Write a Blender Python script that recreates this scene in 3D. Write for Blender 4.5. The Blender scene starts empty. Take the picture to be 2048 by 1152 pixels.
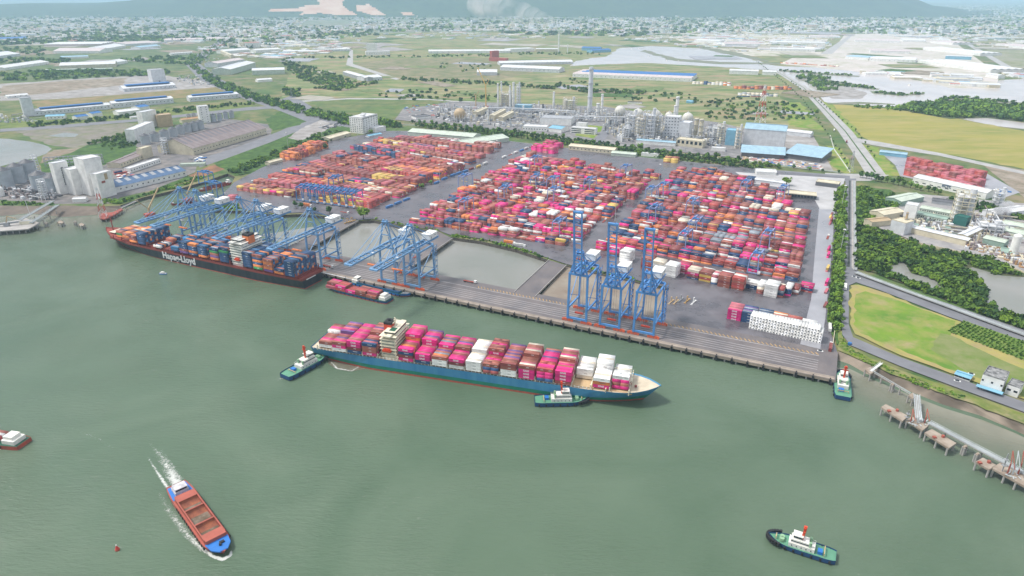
import bpy, math, random
import numpy as np
from mathutils import Vector, Matrix
from mathutils.geometry import tessellate_polygon
R = math.radians
random.seed(7)
sc = bpy.context.scene
col = sc.collection

# ---------------------------------------------------------------- camera
CAMH = 275.0          # metres above the quay deck
FPX = 1340.0          # focal length in photo pixels (2048 wide)
PITCH = math.atan(586.0 / FPX)
cam = bpy.data.cameras.new("camera"); camo = bpy.data.objects.new("camera", cam); col.objects.link(camo)
cam.sensor_width = 36.0; cam.lens = 36.0 * FPX / 2048.0
cam.clip_start = 1.0; cam.clip_end = 90000.0
camo.location = (0, 0, CAMH); camo.rotation_euler = (math.pi / 2 - PITCH, 0, 0)
sc.camera = camo
CP, SP = math.cos(PITCH), math.sin(PITCH)

def P(x, y, z=0.0):
    """ground point (height z) seen at photo pixel x, y"""
    a = (x - 1024) / FPX; b = (576 - y) / FPX
    dy = CP + b * SP; dz = -SP + b * CP
    t = (CAMH - z) / (-dz)
    return (a * t, dy * t)

# ---------------------------------------------------------------- world and sun
SUN_EL, SUN_AZ = 58.0, 272.0      # azimuth clockwise from +Y (north)
w = bpy.data.worlds.new("World"); sc.world = w; w.use_nodes = True
nt = w.node_tree; nt.nodes.clear()
out = nt.nodes.new('ShaderNodeOutputWorld'); bg = nt.nodes.new('ShaderNodeBackground')
sky = nt.nodes.new('ShaderNodeTexSky'); sky.sky_type = 'NISHITA'; sky.sun_disc = False
sky.sun_elevation = R(SUN_EL); sky.sun_rotation = R(SUN_AZ)
sky.air_density = 1.0; sky.dust_density = 3.0; sky.ozone_density = 1.0; sky.altitude = 100
tc = nt.nodes.new('ShaderNodeTexCoord'); nz = nt.nodes.new('ShaderNodeTexNoise')
nz.inputs['Scale'].default_value = 3.0; nz.inputs['Detail'].default_value = 4.0
rmp = nt.nodes.new('ShaderNodeMapRange'); rmp.inputs['From Min'].default_value = 0.3; rmp.inputs['From Max'].default_value = 0.7
rmp.inputs['To Min'].default_value = 0.55; rmp.inputs['To Max'].default_value = 1.0
mix = nt.nodes.new('ShaderNodeMixRGB')
mix.inputs['Color2'].default_value = (9.0, 9.3, 9.9, 1)      # thin bright overcast
nt.links.new(tc.outputs['Generated'], nz.inputs['Vector']); nt.links.new(nz.outputs['Fac'], rmp.inputs['Value'])
nt.links.new(rmp.outputs['Result'], mix.inputs['Fac']); nt.links.new(sky.outputs[0], mix.inputs['Color1'])
sx_ = nt.nodes.new('ShaderNodeSeparateXYZ'); zr = nt.nodes.new('ShaderNodeMapRange'); zm = nt.nodes.new('ShaderNodeVectorMath'); zm.operation = 'SCALE'
zr.inputs['From Min'].default_value = 0.0; zr.inputs['From Max'].default_value = 0.9; zr.inputs['To Min'].default_value = 0.7; zr.inputs['To Max'].default_value = 1.35   # overcast: brighter overhead
nt.links.new(tc.outputs['Generated'], sx_.inputs[0]); nt.links.new(sx_.outputs['Z'], zr.inputs['Value'])
nt.links.new(mix.outputs[0], zm.inputs[0]); nt.links.new(zr.outputs[0], zm.inputs['Scale'])
nt.links.new(zm.outputs[0], bg.inputs['Color']); bg.inputs['Strength'].default_value = 0.075
nt.links.new(bg.outputs[0], out.inputs['Surface'])
sd = bpy.data.lights.new("sun", 'SUN'); sd.energy = 2.9; sd.angle = R(10); sd.color = (1.0, 0.96, 0.9)
so = bpy.data.objects.new("sun", sd); col.objects.link(so)
so.rotation_euler = (R(90 - SUN_EL), 0, R(180 - SUN_AZ))
sc.view_settings.view_transform = 'Standard'; sc.view_settings.look = 'None'
sc.view_settings.gamma = 1.0; sc.view_settings.exposure = 0.42
try:
    sc.cycles.volume_bounces = 1; sc.cycles.max_bounces = 6; sc.cycles.transparent_max_bounces = 6
    sc.cycles.diffuse_bounces = 3; sc.cycles.glossy_bounces = 2
except Exception: pass

# ---------------------------------------------------------------- materials
MATS = {}
def mat(name, c, rough=0.6, var=0.18, scale=0.15, metal=0.0, spec=0.5, c2=None, detail=3.0, bump=0.0, stretch=None, patch=(0.35, 0.65), rough2=None):
    """principled with a noise that varies the colour (c .. c2) in object space"""
    if name in MATS: return MATS[name]
    m = bpy.data.materials.new(name); m.use_nodes = True; n = m.node_tree; b = n.nodes['Principled BSDF']
    b.inputs['Roughness'].default_value = rough; b.inputs['Metallic'].default_value = metal
    b.inputs['Specular IOR Level'].default_value = spec
    if c2 is None: c2 = tuple(min(1, x * (1 + var)) for x in c); c1 = tuple(x * (1 - var) for x in c)
    else: c1 = c
    t = n.nodes.new('ShaderNodeTexCoord'); z = n.nodes.new('ShaderNodeTexNoise')
    z.inputs['Scale'].default_value = scale; z.inputs['Detail'].default_value = detail; z.inputs['Roughness'].default_value = 0.62
    if stretch:
        mp = n.nodes.new('ShaderNodeMapping'); mp.inputs['Scale'].default_value = stretch[:3]
        if len(stretch) > 3: mp.inputs['Rotation'].default_value = (0, 0, stretch[3])
        n.links.new(t.outputs['Object'], mp.inputs['Vector']); n.links.new(mp.outputs[0], z.inputs['Vector'])
    else: n.links.new(t.outputs['Object'], z.inputs['Vector'])
    r = n.nodes.new('ShaderNodeMapRange'); r.inputs['From Min'].default_value = patch[0]; r.inputs['From Max'].default_value = patch[1]
    mx = n.nodes.new('ShaderNodeMixRGB'); mx.inputs['Color1'].default_value = (*c1, 1); mx.inputs['Color2'].default_value = (*c2, 1)
    n.links.new(z.outputs['Fac'], r.inputs['Value']); n.links.new(r.outputs[0], mx.inputs['Fac']); n.links.new(mx.outputs[0], b.inputs['Base Color'])
    if rough2 is not None:
        rr = n.nodes.new('ShaderNodeMapRange'); rr.inputs['From Min'].default_value = patch[0]; rr.inputs['From Max'].default_value = patch[1]
        rr.inputs['To Min'].default_value = rough; rr.inputs['To Max'].default_value = rough2
        n.links.new(z.outputs['Fac'], rr.inputs['Value']); n.links.new(rr.outputs[0], b.inputs['Roughness'])
    if bump:
        bp = n.nodes.new('ShaderNodeBump'); bp.inputs['Strength'].default_value = bump; bp.inputs['Distance'].default_value = 1.0
        n.links.new(z.outputs['Fac'], bp.inputs['Height']); n.links.new(bp.outputs[0], b.inputs['Normal'])
    MATS[name] = m
    return m

def mat3(name, ca, cb, cc, s1, s2, rough=0.9, cd=None, s3=None, spec=0.2, band=None):
    """ground cover: three or four colours mixed by noises of two sizes"""
    if name in MATS: return MATS[name]
    m = bpy.data.materials.new(name); m.use_nodes = True; n = m.node_tree; b = n.nodes['Principled BSDF']
    b.inputs['Roughness'].default_value = rough; b.inputs['Specular IOR Level'].default_value = spec
    t = n.nodes.new('ShaderNodeTexCoord')
    def noise(s, lo, hi, det, off):
        mp = n.nodes.new('ShaderNodeMapping'); mp.inputs['Location'].default_value = (off, off * .7, 0)
        if band: mp.inputs['Scale'].default_value = (band[0], band[1], 1); mp.inputs['Rotation'].default_value = (0, 0, band[2])
        z = n.nodes.new('ShaderNodeTexNoise'); z.inputs['Scale'].default_value = s; z.inputs['Detail'].default_value = det; z.inputs['Roughness'].default_value = .65
        r = n.nodes.new('ShaderNodeMapRange'); r.inputs['From Min'].default_value = lo; r.inputs['From Max'].default_value = hi
        n.links.new(t.outputs['Object'], mp.inputs['Vector']); n.links.new(mp.outputs[0], z.inputs['Vector']); n.links.new(z.outputs['Fac'], r.inputs['Value'])
        return r.outputs[0]
    cur = None
    def rgb(c):
        q = n.nodes.new('ShaderNodeRGB'); q.outputs[0].default_value = (*c, 1); return q.outputs[0]
    cur = rgb(ca)
    for k, (c, s, lo, hi) in enumerate([(cb, s1, .38, .62), (cc, s2, .42, .66)] + ([(cd, s3, .52, .68)] if cd else [])):
        mx = n.nodes.new('ShaderNodeMixRGB'); n.links.new(noise(s, lo, hi, 6.0, 31.0 * k + 5), mx.inputs['Fac'])
        n.links.new(cur, mx.inputs['Color1']); mx.inputs['Color2'].default_value = (*c, 1); cur = mx.outputs[0]
    n.links.new(cur, b.inputs['Base Color'])
    MATS[name] = m
    return m

# ---------------------------------------------------------------- mesh helpers
class MB:
    def __init__(s): s.v = []; s.f = []; s.m = []
    def add(s, vs, fs, mi=0):
        o = len(s.v); s.v += [tuple(p) for p in vs]
        for q in fs: s.f.append(tuple(i + o for i in q)); s.m.append(mi)
    def box(s, cx, cy, z0, sx, sy, h, rz=0.0, mi=0, top=None):
        c, q = math.cos(rz), math.sin(rz); pts = []
        for z in (z0, z0 + h):
            for x, y in ((-sx / 2, -sy / 2), (sx / 2, -sy / 2), (sx / 2, sy / 2), (-sx / 2, sy / 2)):
                pts.append((cx + x * c - y * q, cy + x * q + y * c, z))
        s.add(pts, [(0, 1, 5, 4), (1, 2, 6, 5), (2, 3, 7, 6), (3, 0, 4, 7), (3, 2, 1, 0)], mi)
        s.add(pts[4:], [(0, 1, 2, 3)], mi if top is None else top)
        return s
    def bar(s, p, q, w, h=None, mi=0):
        h = h or w; p = Vector(p); q = Vector(q); d = (q - p)
        if d.length < 1e-6: return s
        d.normalize(); up = Vector((0, 0, 1)) if abs(d.z) < 0.95 else Vector((0, 1, 0))
        a = d.cross(up).normalized() * (w / 2); b = a.cross(d).normalized() * (h / 2)
        pts = [p - a - b, p + a - b, p + a + b, p - a + b, q - a - b, q + a - b, q + a + b, q - a + b]
        s.add(pts, [(0, 1, 2, 3), (7, 6, 5, 4), (0, 4, 5, 1), (1, 5, 6, 2), (2, 6, 7, 3), (3, 7, 4, 0)], mi)
        return s
    def cyl(s, cx, cy, z0, r, h, n=12, mi=0, r2=None, cap=None):
        r2 = r if r2 is None else r2
        a = [(math.cos(2 * math.pi * i / n), math.sin(2 * math.pi * i / n)) for i in range(n)]
        pts = [(cx + r * x, cy + r * y, z0) for x, y in a] + [(cx + r2 * x, cy + r2 * y, z0 + h) for x, y in a]
        s.add(pts, [(i, (i + 1) % n, n + (i + 1) % n, n + i) for i in range(n)] + [tuple(range(n - 1, -1, -1))], mi)
        if r2 > 0.01: s.add(pts[n:], [tuple(range(n))], mi if cap is None else cap)
        return s
    def cone(s, cx, cy, z0, r, h, n=12, mi=0):
        pts = [(cx + r * math.cos(2 * math.pi * i / n), cy + r * math.sin(2 * math.pi * i / n), z0) for i in range(n)] + [(cx, cy, z0 + h)]
        s.add(pts, [(i, (i + 1) % n, n) for i in range(n)], mi); return s
    def sphere(s, cx, cy, cz, r, nu=14, nv=8, mi=0, sz=1.0):
        pts = []; fs = []
        for j in range(nv + 1):
            th = math.pi * j / nv
            for i in range(nu):
                ph = 2 * math.pi * i / nu
                pts.append((cx + r * math.sin(th) * math.cos(ph), cy + r * math.sin(th) * math.sin(ph), cz + r * sz * math.cos(th)))
        for j in range(nv):
            for i in range(nu):
                fs.append((j * nu + i, (j + 1) * nu + i, (j + 1) * nu + (i + 1) % nu, j * nu + (i + 1) % nu))
        s.add(pts, fs, mi); return s
    def prism(s, pts, z0, z1, mi=0, side=None, bottom=False):
        pts = list(pts)
        if sum(a[0] * b[1] - b[0] * a[1] for a, b in zip(pts, pts[1:] + pts[:1])) < 0: pts.reverse()
        n = len(pts); tri = tessellate_polygon([[Vector((p[0], p[1], 0)) for p in pts]])
        up = [(p[0], p[1], z1) for p in pts]
        def ccw(t):
            a, b, c = [pts[i] for i in t]
            return t if (b[0] - a[0]) * (c[1] - a[1]) - (b[1] - a[1]) * (c[0] - a[0]) > 0 else t[::-1]
        s.add(up, [ccw(tuple(t)) for t in tri], mi)
        if z0 is not None:
            lo = [(p[0], p[1], z0) for p in pts]
            s.add(lo + up, [(i, (i + 1) % n, n + (i + 1) % n, n + i) for i in range(n)], mi if side is None else side)
        return s
    def strip(s, a, b, mi=0):
        """quads between two polylines of 3-D points"""
        n = len(a); s.add(list(a) + list(b), [(i, i + 1, n + i + 1, n + i) for i in range(n - 1)], mi); return s
    def mesh(s, name, mats):
        me = bpy.data.meshes.new(name); me.from_pydata(s.v, [], s.f)
        for m in (mats if isinstance(mats, (list, tuple)) else [mats]): me.materials.append(m)
        if len(me.polygons): me.polygons.foreach_set('material_index', s.m)
        me.update(); return me
    def build(s, name, mats, parent=None, loc=(0, 0, 0), rz=0.0, **tags):
        return put(name, s.mesh(name, mats), parent, loc, rz, **tags)

def tag(o, label=None, cat=None, group=None, kind=None):
    if label: o['label'] = label
    if cat: o['category'] = cat
    if group: o['group'] = group
    if kind: o['kind'] = kind
    return o
def put(name, me, parent=None, loc=(0, 0, 0), rz=0.0, **tags):
    o = bpy.data.objects.new(name, me); col.objects.link(o)
    o.location = (loc[0], loc[1], loc[2] if len(loc) > 2 else 0.0); o.rotation_euler = (0, 0, rz)
    if parent is not None: o.parent = parent
    return tag(o, **tags)
def thing(name, loc, rz=0.0, **tags): return put(name, None, None, loc, rz, **tags)
def copy_tree(o, parent=None, loc=None, rz=None, **tags):
    c = o.copy(); col.objects.link(c)
    if parent is not None: c.parent = parent
    if loc is not None: c.location = (loc[0], loc[1], loc[2] if len(loc) > 2 else 0.0)
    if rz is not None: c.rotation_euler = (0, 0, rz)
    for ch in CH.get(o.name, None) or [k for k in o.children]: copy_tree(ch, c)
    tag(c, **tags); return c
CH = {}
def PL(pts, z=0.0): return [P(x, y, z) for x, y in pts]
def ang(a, b): return math.atan2(b[1] - a[1], b[0] - a[0])
# ================================================================ ground, water, quay
WZ = -4.2
m_water = bpy.data.materials.new('river_water'); m_water.use_nodes = True
def water_nodes(m, deep, tint, rough, bs=1.0, s2=0.22):
    n = m.node_tree; b = n.nodes['Principled BSDF']
    b.inputs['Roughness'].default_value = rough; b.inputs['IOR'].default_value = 1.333
    t = n.nodes.new('ShaderNodeTexCoord')
    z = n.nodes.new('ShaderNodeTexNoise'); z.inputs['Scale'].default_value = 0.007; z.inputs['Detail'].default_value = 7; z.inputs['Distortion'].default_value = 1.2
    mx = n.nodes.new('ShaderNodeMixRGB'); mx.inputs['Color1'].default_value = (*deep, 1); mx.inputs['Color2'].default_value = (*tint, 1)
    r = n.nodes.new('ShaderNodeMapRange'); r.inputs['From Min'].default_value = .35; r.inputs['From Max'].default_value = .65
    n.links.new(t.outputs['Object'], z.inputs['Vector']); n.links.new(z.outputs['Fac'], r.inputs['Value']); n.links.new(r.outputs[0], mx.inputs['Fac'])
    n.links.new(mx.outputs[0], b.inputs['Base Color'])
    z2 = n.nodes.new('ShaderNodeTexNoise'); z2.inputs['Scale'].default_value = s2; z2.inputs['Detail'].default_value = 6; z2.inputs['Roughness'].default_value = .7
    mp = n.nodes.new('ShaderNodeMapping'); mp.inputs['Scale'].default_value = (0.6, 2.0, 1); mp.inputs['Rotation'].default_value = (0, 0, .2)
    n.links.new(t.outputs['Object'], mp.inputs['Vector']); n.links.new(mp.outputs[0], z2.inputs['Vector'])
    z3 = n.nodes.new('ShaderNodeTexNoise'); z3.inputs['Scale'].default_value = 0.02; z3.inputs['Detail'].default_value = 3
    n.links.new(t.outputs['Object'], z3.inputs['Vector'])
    mu = n.nodes.new('ShaderNodeMath'); mu.operation = 'MULTIPLY'
    n.links.new(z2.outputs['Fac'], mu.inputs[0]); n.links.new(z3.outputs['Fac'], mu.inputs[1])
    bp = n.nodes.new('ShaderNodeBump'); bp.inputs['Strength'].default_value = bs; bp.inputs['Distance'].default_value = 1.6
    n.links.new(mu.outputs[0], bp.inputs['Height']); n.links.new(bp.outputs[0], b.inputs['Normal'])
water_nodes(m_water, (0.082, 0.130, 0.080), (0.110, 0.158, 0.104), 0.07)
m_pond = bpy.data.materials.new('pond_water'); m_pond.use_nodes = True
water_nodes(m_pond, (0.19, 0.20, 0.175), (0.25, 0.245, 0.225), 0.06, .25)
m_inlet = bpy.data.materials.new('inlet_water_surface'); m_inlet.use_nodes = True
water_nodes(m_inlet, (0.50, 0.46, 0.455), (0.60, 0.55, 0.54), 0.15, .1)  # pale base colour carries the bright sky reflected at low angle

MB().prism([(-3000, -600), (3000, -600), (3000, 1150), (-3000, 1400)], None, WZ).build('river', m_water, kind='structure')

m_land = mat3('scrub_ground', (0.09, 0.15, 0.045), (0.22, 0.19, 0.09), (0.05, 0.105, 0.03), 0.006, 0.02, cd=(0.24, 0.19, 0.13), s3=0.012)
m_mud = mat('mud_bank', (0.13, 0.10, 0.075), rough=0.7, var=.25, scale=.05)
m_conc = mat('concrete', (0.36, 0.34, 0.32), rough=.8, var=.15, scale=.08)
m_rip = mat('riprap', (0.10, 0.085, 0.07), rough=.95, var=.5, scale=.6)
coast = [(-500, 440), (-200, 425), (0, 411), (60, 412), (130, 411), (200, 413), (240, 411), (282, 396), (350, 380), (412, 362), (455, 347), (470, 354),
         (458, 376), (440, 396), (425, 405), (428, 420), (488, 422), (555, 430), (600, 428), (650, 432), (690, 438), (717, 441.5), (748, 440), (800, 452),
         (877, 463), (900, 474), (960, 482), (1030, 498), (1098, 520), (1133, 530), (1200, 547), (1270, 562), (1338, 578), (1316, 642)]
Q0 = P(1671.5, 762.5); Q1 = P(648, 548); QA = ang(Q1, Q0)       # quay frame: u along the quay to the right, v inland
UX, UY = math.cos(QA), math.sin(QA); VX, VY = -UY, UX
def Q(u, v): return (Q0[0] + UX * u + VX * v, Q0[1] + UY * u + VY * v)
def toQ(p): dx, dy = p[0] - Q0[0], p[1] - Q0[1]; return (dx * UX + dy * UY, dx * VX + dy * VY)
QW = 50.0
QL = toQ(P(352, 478))[0]
bank_r = [(1676, 702), (1700, 712), (1740, 730), (1800, 756), (1860, 779), (1930, 804), (2000, 830), (2060, 855), (2300, 960)]
land_poly = PL(coast) + [Q(0, QW)] + PL(bank_r) + [(3000, 300), (60000, 300), (60000, 80000), (-60000, 80000), (-60000, 900), (-2500, 900)]
MB().prism(land_poly, -7, 0.0, 0, 1).build('ground', [m_land, m_rip], kind='structure')
mb = MB()
out_r = [(1676, 722), (1700, 730), (1735, 750), (1822, 785), (1890, 812), (1965, 834), (2030, 862), (2120, 905), (2400, 1040)]
mb.strip([(*p, 0.0) for p in PL(bank_r)], [(*P(x, y, WZ - .3), WZ - .3) for x, y in out_r])
mb.build('mud_bank_right', mat('mud_bank_light', (0.27, 0.22, 0.17), c2=(0.10, 0.08, 0.06), rough=.9, scale=.03, patch=(.4, .6)), kind='structure')
mb = MB(); inn = [(-500, 440), (-200, 425), (0, 411), (60, 412), (130, 411), (200, 413), (240, 411)]
outl = [(-500, 478), (-200, 452), (0, 434), (60, 428), (130, 436), (190, 432), (246, 418)]
mb.strip([(*p, 0.0) for p in PL(inn)], [(*P(x, y, WZ - .3), WZ - .3) for x, y in outl])
mb.build('mud_bank_left', m_mud, kind='structure')
# dry mud basin behind the right cranes
MB().prism(PL([(1078, 594), (1133, 531), (1200, 548), (1270, 563), (1338, 579), (1316, 641)], -2.2), -5, -2.2).build('mud_basin', mat('basin_mud', (0.20, 0.15, 0.11), c2=(0.27, 0.23, 0.18), rough=.55, scale=.03), kind='structure')
MB().prism(PL([(520, 470), (700, 442), (717, 443), (748, 441), (800, 453), (877, 464), (900, 475), (960, 483), (1030, 499), (1098, 521), (1030, 590), (600, 500)], WZ + .15), None, WZ + .15).build('basin_water', m_pond, kind='structure')

# ---- sheets laid on the ground: fields, dirt, yards, roads (each a few centimetres over the one below)
m_asph = mat('yard_asphalt', (0.075, 0.07, 0.08), c2=(0.15, 0.14, 0.155), rough=.16, rough2=.6, scale=.03, detail=5, patch=(.38, .62))
m_pale = mat('pale_pavement', (0.30, 0.30, 0.325), rough=.25, rough2=.7, var=.18, scale=.02)
m_road = mat('road_asphalt', (0.17, 0.17, 0.185), rough=.7, var=.12, scale=.05)
m_croad = mat('concrete_road', (0.36, 0.35, 0.34), rough=.8, var=.12, scale=.05)
m_dirt = mat3('brown_dirt', (0.26, 0.20, 0.15), (0.34, 0.29, 0.24), (0.16, 0.14, 0.09), .01, .04)
m_gdirt = mat3('grey_dirt', (0.30, 0.28, 0.27), (0.40, 0.38, 0.37), (0.22, 0.20, 0.18), .01, .04)
m_green = mat3('green_scrub', (0.055, 0.11, 0.025), (0.09, 0.16, 0.035), (0.035, 0.075, 0.02), .03, .08)
m_lawn = mat3('bright_grass', (0.16, 0.26, 0.03), (0.10, 0.20, 0.025), (0.27, 0.26, 0.08), .02, .045, cd=(0.30, 0.26, 0.12), s3=.03)
m_ygrass = mat3('yellow_grass', (0.30, 0.27, 0.06), (0.20, 0.22, 0.05), (0.34, 0.28, 0.10), .006, .02, band=(.5, 1.6, -.45))
m_dry = mat3('dry_grass', (0.17, 0.21, 0.07), (0.34, 0.28, 0.165), (0.07, 0.14, 0.04), .007, .018, cd=(0.32, 0.22, 0.14), s3=.011, band=(.6, 1.4, 0))
m_wpond = m_pond
m_mangr = mat3('mangrove_floor', (0.04, 0.075, 0.02), (0.06, 0.10, 0.03), (0.10, 0.08, 0.05), .03, .06)
m_indus = mat3('plant_ground', (0.30, 0.29, 0.29), (0.22, 0.21, 0.22), (0.38, 0.36, 0.34), .02, .06)
NS = [0]
NAT = ('field', 'meadow', 'scrub', 'grass', 'green', 'lawn', 'marsh', 'dirt', 'mangrove', 'mudflat', 'plot', 'embank', 'pond', 'verge', 'inlet', 'islet', 'gravel')
def ragged(pts, seed):
    rr = random.Random(seed); out = []
    for a, b in zip(pts, pts[1:] + pts[:1]):
        L = math.dist(a, b); d = math.hypot(*a); n = max(1, min(14, int(L / (d * .012)))); out.append(a)
        if d > 9000 or L < 8: continue
        for k in range(1, n):
            f = k / n; w_ = rr.gauss(0, 1) * min(L * .02, d * .0022); out.append((a[0] + (b[0] - a[0]) * f - (b[1] - a[1]) / L * w_, a[1] + (b[1] - a[1]) * f + (b[0] - a[0]) / L * w_))
    return out
def sheet(name, px, m, lift=0.0, world=None):
    pts = world or PL(px)
    if any(k in name for k in NAT): pts = ragged(pts, len(px or world) * 7 + NS[0])
    d = min(math.hypot(*p) for p in pts)
    NS[0] += 1
    z = 0.03 + NS[0] * (0.004 + max(0, (d - 900)) * 2.0e-6) + lift
    return MB().prism(pts, None, z).build(name, m, kind='structure'), z
# far plains first
sheet('far_plain', [(-900, 22), (3000, 22), (3000, 62), (-900, 62)], mat3('far_green', (0.14, 0.20, 0.12), (0.22, 0.24, 0.16), (0.08, 0.14, 0.09), .0012, .004))
sheet('town_ground', [(-900, 32), (2900, 34), (2900, 62), (2048, 66), (1300, 66), (1000, 62), (450, 72), (0, 78), (-900, 85)], mat3('town_floor', (0.17, 0.21, 0.14), (0.28, 0.26, 0.22), (0.10, 0.15, 0.09), .003, .008))
sheet('field_mid', [(640, 66), (1400, 64), (1700, 66), (1690, 100), (1560, 190), (1690, 345), (1250, 296), (830, 240), (560, 200), (590, 120), (520, 92)], m_dry)
sheet('field_left', [(0, 82), (430, 88), (560, 200), (500, 232), (0, 255)], m_land)
sheet('field_green_left', [(90, 105), (470, 92), (400, 130), (300, 150), (0, 165), (0, 150)], mat3('meadow', (0.11, 0.16, 0.06), (0.16, 0.18, 0.08), (0.06, 0.10, 0.04), .006, .02))
sheet('dirt_site', [(0, 168), (300, 148), (340, 152), (430, 165), (470, 188), (370, 188), (0, 202)], m_gdirt)
sheet('dirt_site', [(0, 172), (150, 160), (250, 156), (245, 170), (60, 190), (0, 192)], m_dirt)
sheet('brown_field', [(64, 203), (460, 172), (480, 186), (380, 195), (210, 210), (75, 218)], mat3('brown_grass', (0.22, 0.18, 0.08), (0.28, 0.20, 0.11), (0.14, 0.15, 0.05), .01, .03))
sheet('lawn_left', [(0, 246), (55, 240), (130, 236), (300, 220), (500, 204), (510, 212), (300, 238), (60, 256), (0, 258)], mat3('lawn', (0.15, 0.19, 0.05), (0.20, 0.22, 0.07), (0.09, 0.13, 0.03), .01, .04))
sheet('grey_marsh', [(30, 262), (270, 246), (262, 280), (170, 298), (110, 292), (60, 276)], mat3('marsh_grey', (0.19, 0.17, 0.15), (0.15, 0.17, 0.08), (0.25, 0.22, 0.19), .02, .05))
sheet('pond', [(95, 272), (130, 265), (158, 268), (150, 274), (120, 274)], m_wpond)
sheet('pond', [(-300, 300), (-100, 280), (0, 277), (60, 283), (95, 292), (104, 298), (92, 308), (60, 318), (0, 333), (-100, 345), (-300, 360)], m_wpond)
sheet('pond_bank', [(86, 312), (108, 300), (160, 296), (150, 304), (112, 320), (96, 330), (80, 326)], m_dirt)
sheet('green_bank', [(80, 328), (150, 302), (175, 290), (270, 270), (275, 300), (210, 330), (120, 345), (85, 345)], m_green)
sheet('silo_yard', [(-50, 350), (90, 338), (220, 305), (345, 262), (400, 252), (440, 235), (545, 250), (540, 280), (395, 325), (390, 350), (340, 372), (240, 395), (225, 407), (110, 408), (0, 400)], mat3('silo_yard_floor', (0.17, 0.16, 0.17), (0.25, 0.22, 0.20), (0.12, 0.12, 0.12), .02, .06))
sheet('green_strip', [(232, 409), (226, 400), (300, 384), (372, 352), (430, 330), (440, 345), (350, 378), (282, 394), (250, 406)], m_green)
sheet('rail_dirt', [(375, 352), (420, 332), (455, 325), (520, 300), (500, 318), (440, 342), (400, 356)], mat('rust_dirt', (0.22, 0.11, 0.055), rough=.95, var=.3, scale=.05))
sheet('green_field', [(415, 318), (560, 268), (640, 256), (710, 250), (690, 275), (560, 320), (500, 348), (470, 352), (455, 340), (440, 335)], m_green)
sheet('green_field', [(530, 238), (560, 222), (620, 226), (600, 250), (545, 262)], m_green)
sheet('gravel_lot', [(575, 276), (600, 258), (640, 240), (680, 244), (650, 262), (600, 282)], m_gdirt)
sheet('truck_road', [(385, 322), (470, 296), (560, 262), (640, 226), (655, 228), (625, 250), (540, 285), (450, 318), (400, 335)], m_road)
sheet('meadow', [(600, 200), (880, 195), (960, 205), (800, 228), (780, 240), (690, 228), (640, 215)], mat3('meadow2', (0.11, 0.17, 0.05), (0.19, 0.18, 0.08), (0.07, 0.12, 0.04), .008, .03))
sheet('brown_grassland', [(700, 130), (770, 118), (1000, 116), (1130, 128), (1000, 160), (800, 160), (745, 148)], mat3('brown_grassland_floor', (0.20, 0.19, 0.10), (0.27, 0.22, 0.14), (0.12, 0.15, 0.06), .006, .02))
sheet('grass_lane', [(590, 202), (700, 196), (860, 198), (1000, 208), (1000, 210), (860, 200), (700, 198.5), (592, 204)], m_croad)
# inlets of water on the right and their banks
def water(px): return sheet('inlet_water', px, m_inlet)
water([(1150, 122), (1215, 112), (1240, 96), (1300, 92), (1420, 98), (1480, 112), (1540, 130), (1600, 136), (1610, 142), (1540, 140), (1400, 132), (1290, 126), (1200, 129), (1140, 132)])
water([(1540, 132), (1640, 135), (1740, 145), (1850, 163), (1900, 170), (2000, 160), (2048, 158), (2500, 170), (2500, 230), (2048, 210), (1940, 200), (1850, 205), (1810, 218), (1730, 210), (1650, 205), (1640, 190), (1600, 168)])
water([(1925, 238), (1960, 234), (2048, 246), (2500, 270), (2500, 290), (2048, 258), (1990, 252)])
sheet('mangrove_ground', [(1780, 215), (1850, 204), (1910, 200), (2048, 212), (2500, 235), (2500, 268), (2048, 244), (1970, 236), (1900, 238), (1830, 226)], m_mangr)
sheet('mudflat', [(1640, 178), (1700, 176), (1735, 186), (1720, 198), (1665, 198)], m_gdirt)
sheet('industrial_ground', [(1690, 68), (1860, 66), (1900, 78), (2000, 150), (1990, 178), (1900, 176), (1840, 160), (1700, 142), (1560, 128), (1600, 108), (1660, 108)], mat3('industrial_floor', (0.50, 0.45, 0.42), (0.36, 0.36, 0.26), (0.58, 0.52, 0.50), .006, .02))
sheet('industrial_ground', [(1330, 70), (1660, 70), (1640, 112), (1480, 112), (1380, 90)], mat3('industrial_floor_b', (0.50, 0.45, 0.40), (0.30, 0.31, 0.18), (0.58, 0.53, 0.49), .006, .02))
sheet('field_far_right', [(1950, 80), (2600, 80), (2600, 150), (2048, 150), (1990, 120)], mat3('ffr', (0.24, 0.24, 0.13), (0.32, 0.29, 0.24), (0.15, 0.18, 0.08), .004, .012))
sheet('yellow_field', [(1665, 209), (1720, 212), (1850, 226), (2048, 262), (2500, 340), (2500, 420), (2048, 338), (1900, 310), (1760, 290), (1722, 272)], m_ygrass)
sheet('green_verge', [(1640, 200), (1665, 209), (1724, 274), (1700, 276)], m_lawn)
sheet('green_verge', [(1600, 205), (1640, 250), (1652, 262), (1580, 252), (1560, 205)], m_lawn)
sheet('green_verge', [(1650, 290), (1680, 296), (1715, 345), (1690, 348), (1662, 330)], m_lawn)
sheet('green_verge', [(1702, 284), (1760, 296), (1800, 352), (1770, 352)], m_lawn)
sheet('brown_lot', [(1960, 325), (2048, 340), (2400, 400), (2400, 470), (2048, 395), (1990, 350)], m_dirt)
sheet('depot_floor', [(1762, 306), (1808, 312), (1975, 348), (2040, 385), (2000, 398), (1800, 352), (1790, 330)], m_pale)
sheet('service_road', [(1700, 274), (1760, 284), (1880, 306), (2048, 343), (2300, 398), (2300, 404), (2048, 349), (1880, 312), (1750, 291), (1700, 281)], m_croad)
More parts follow.
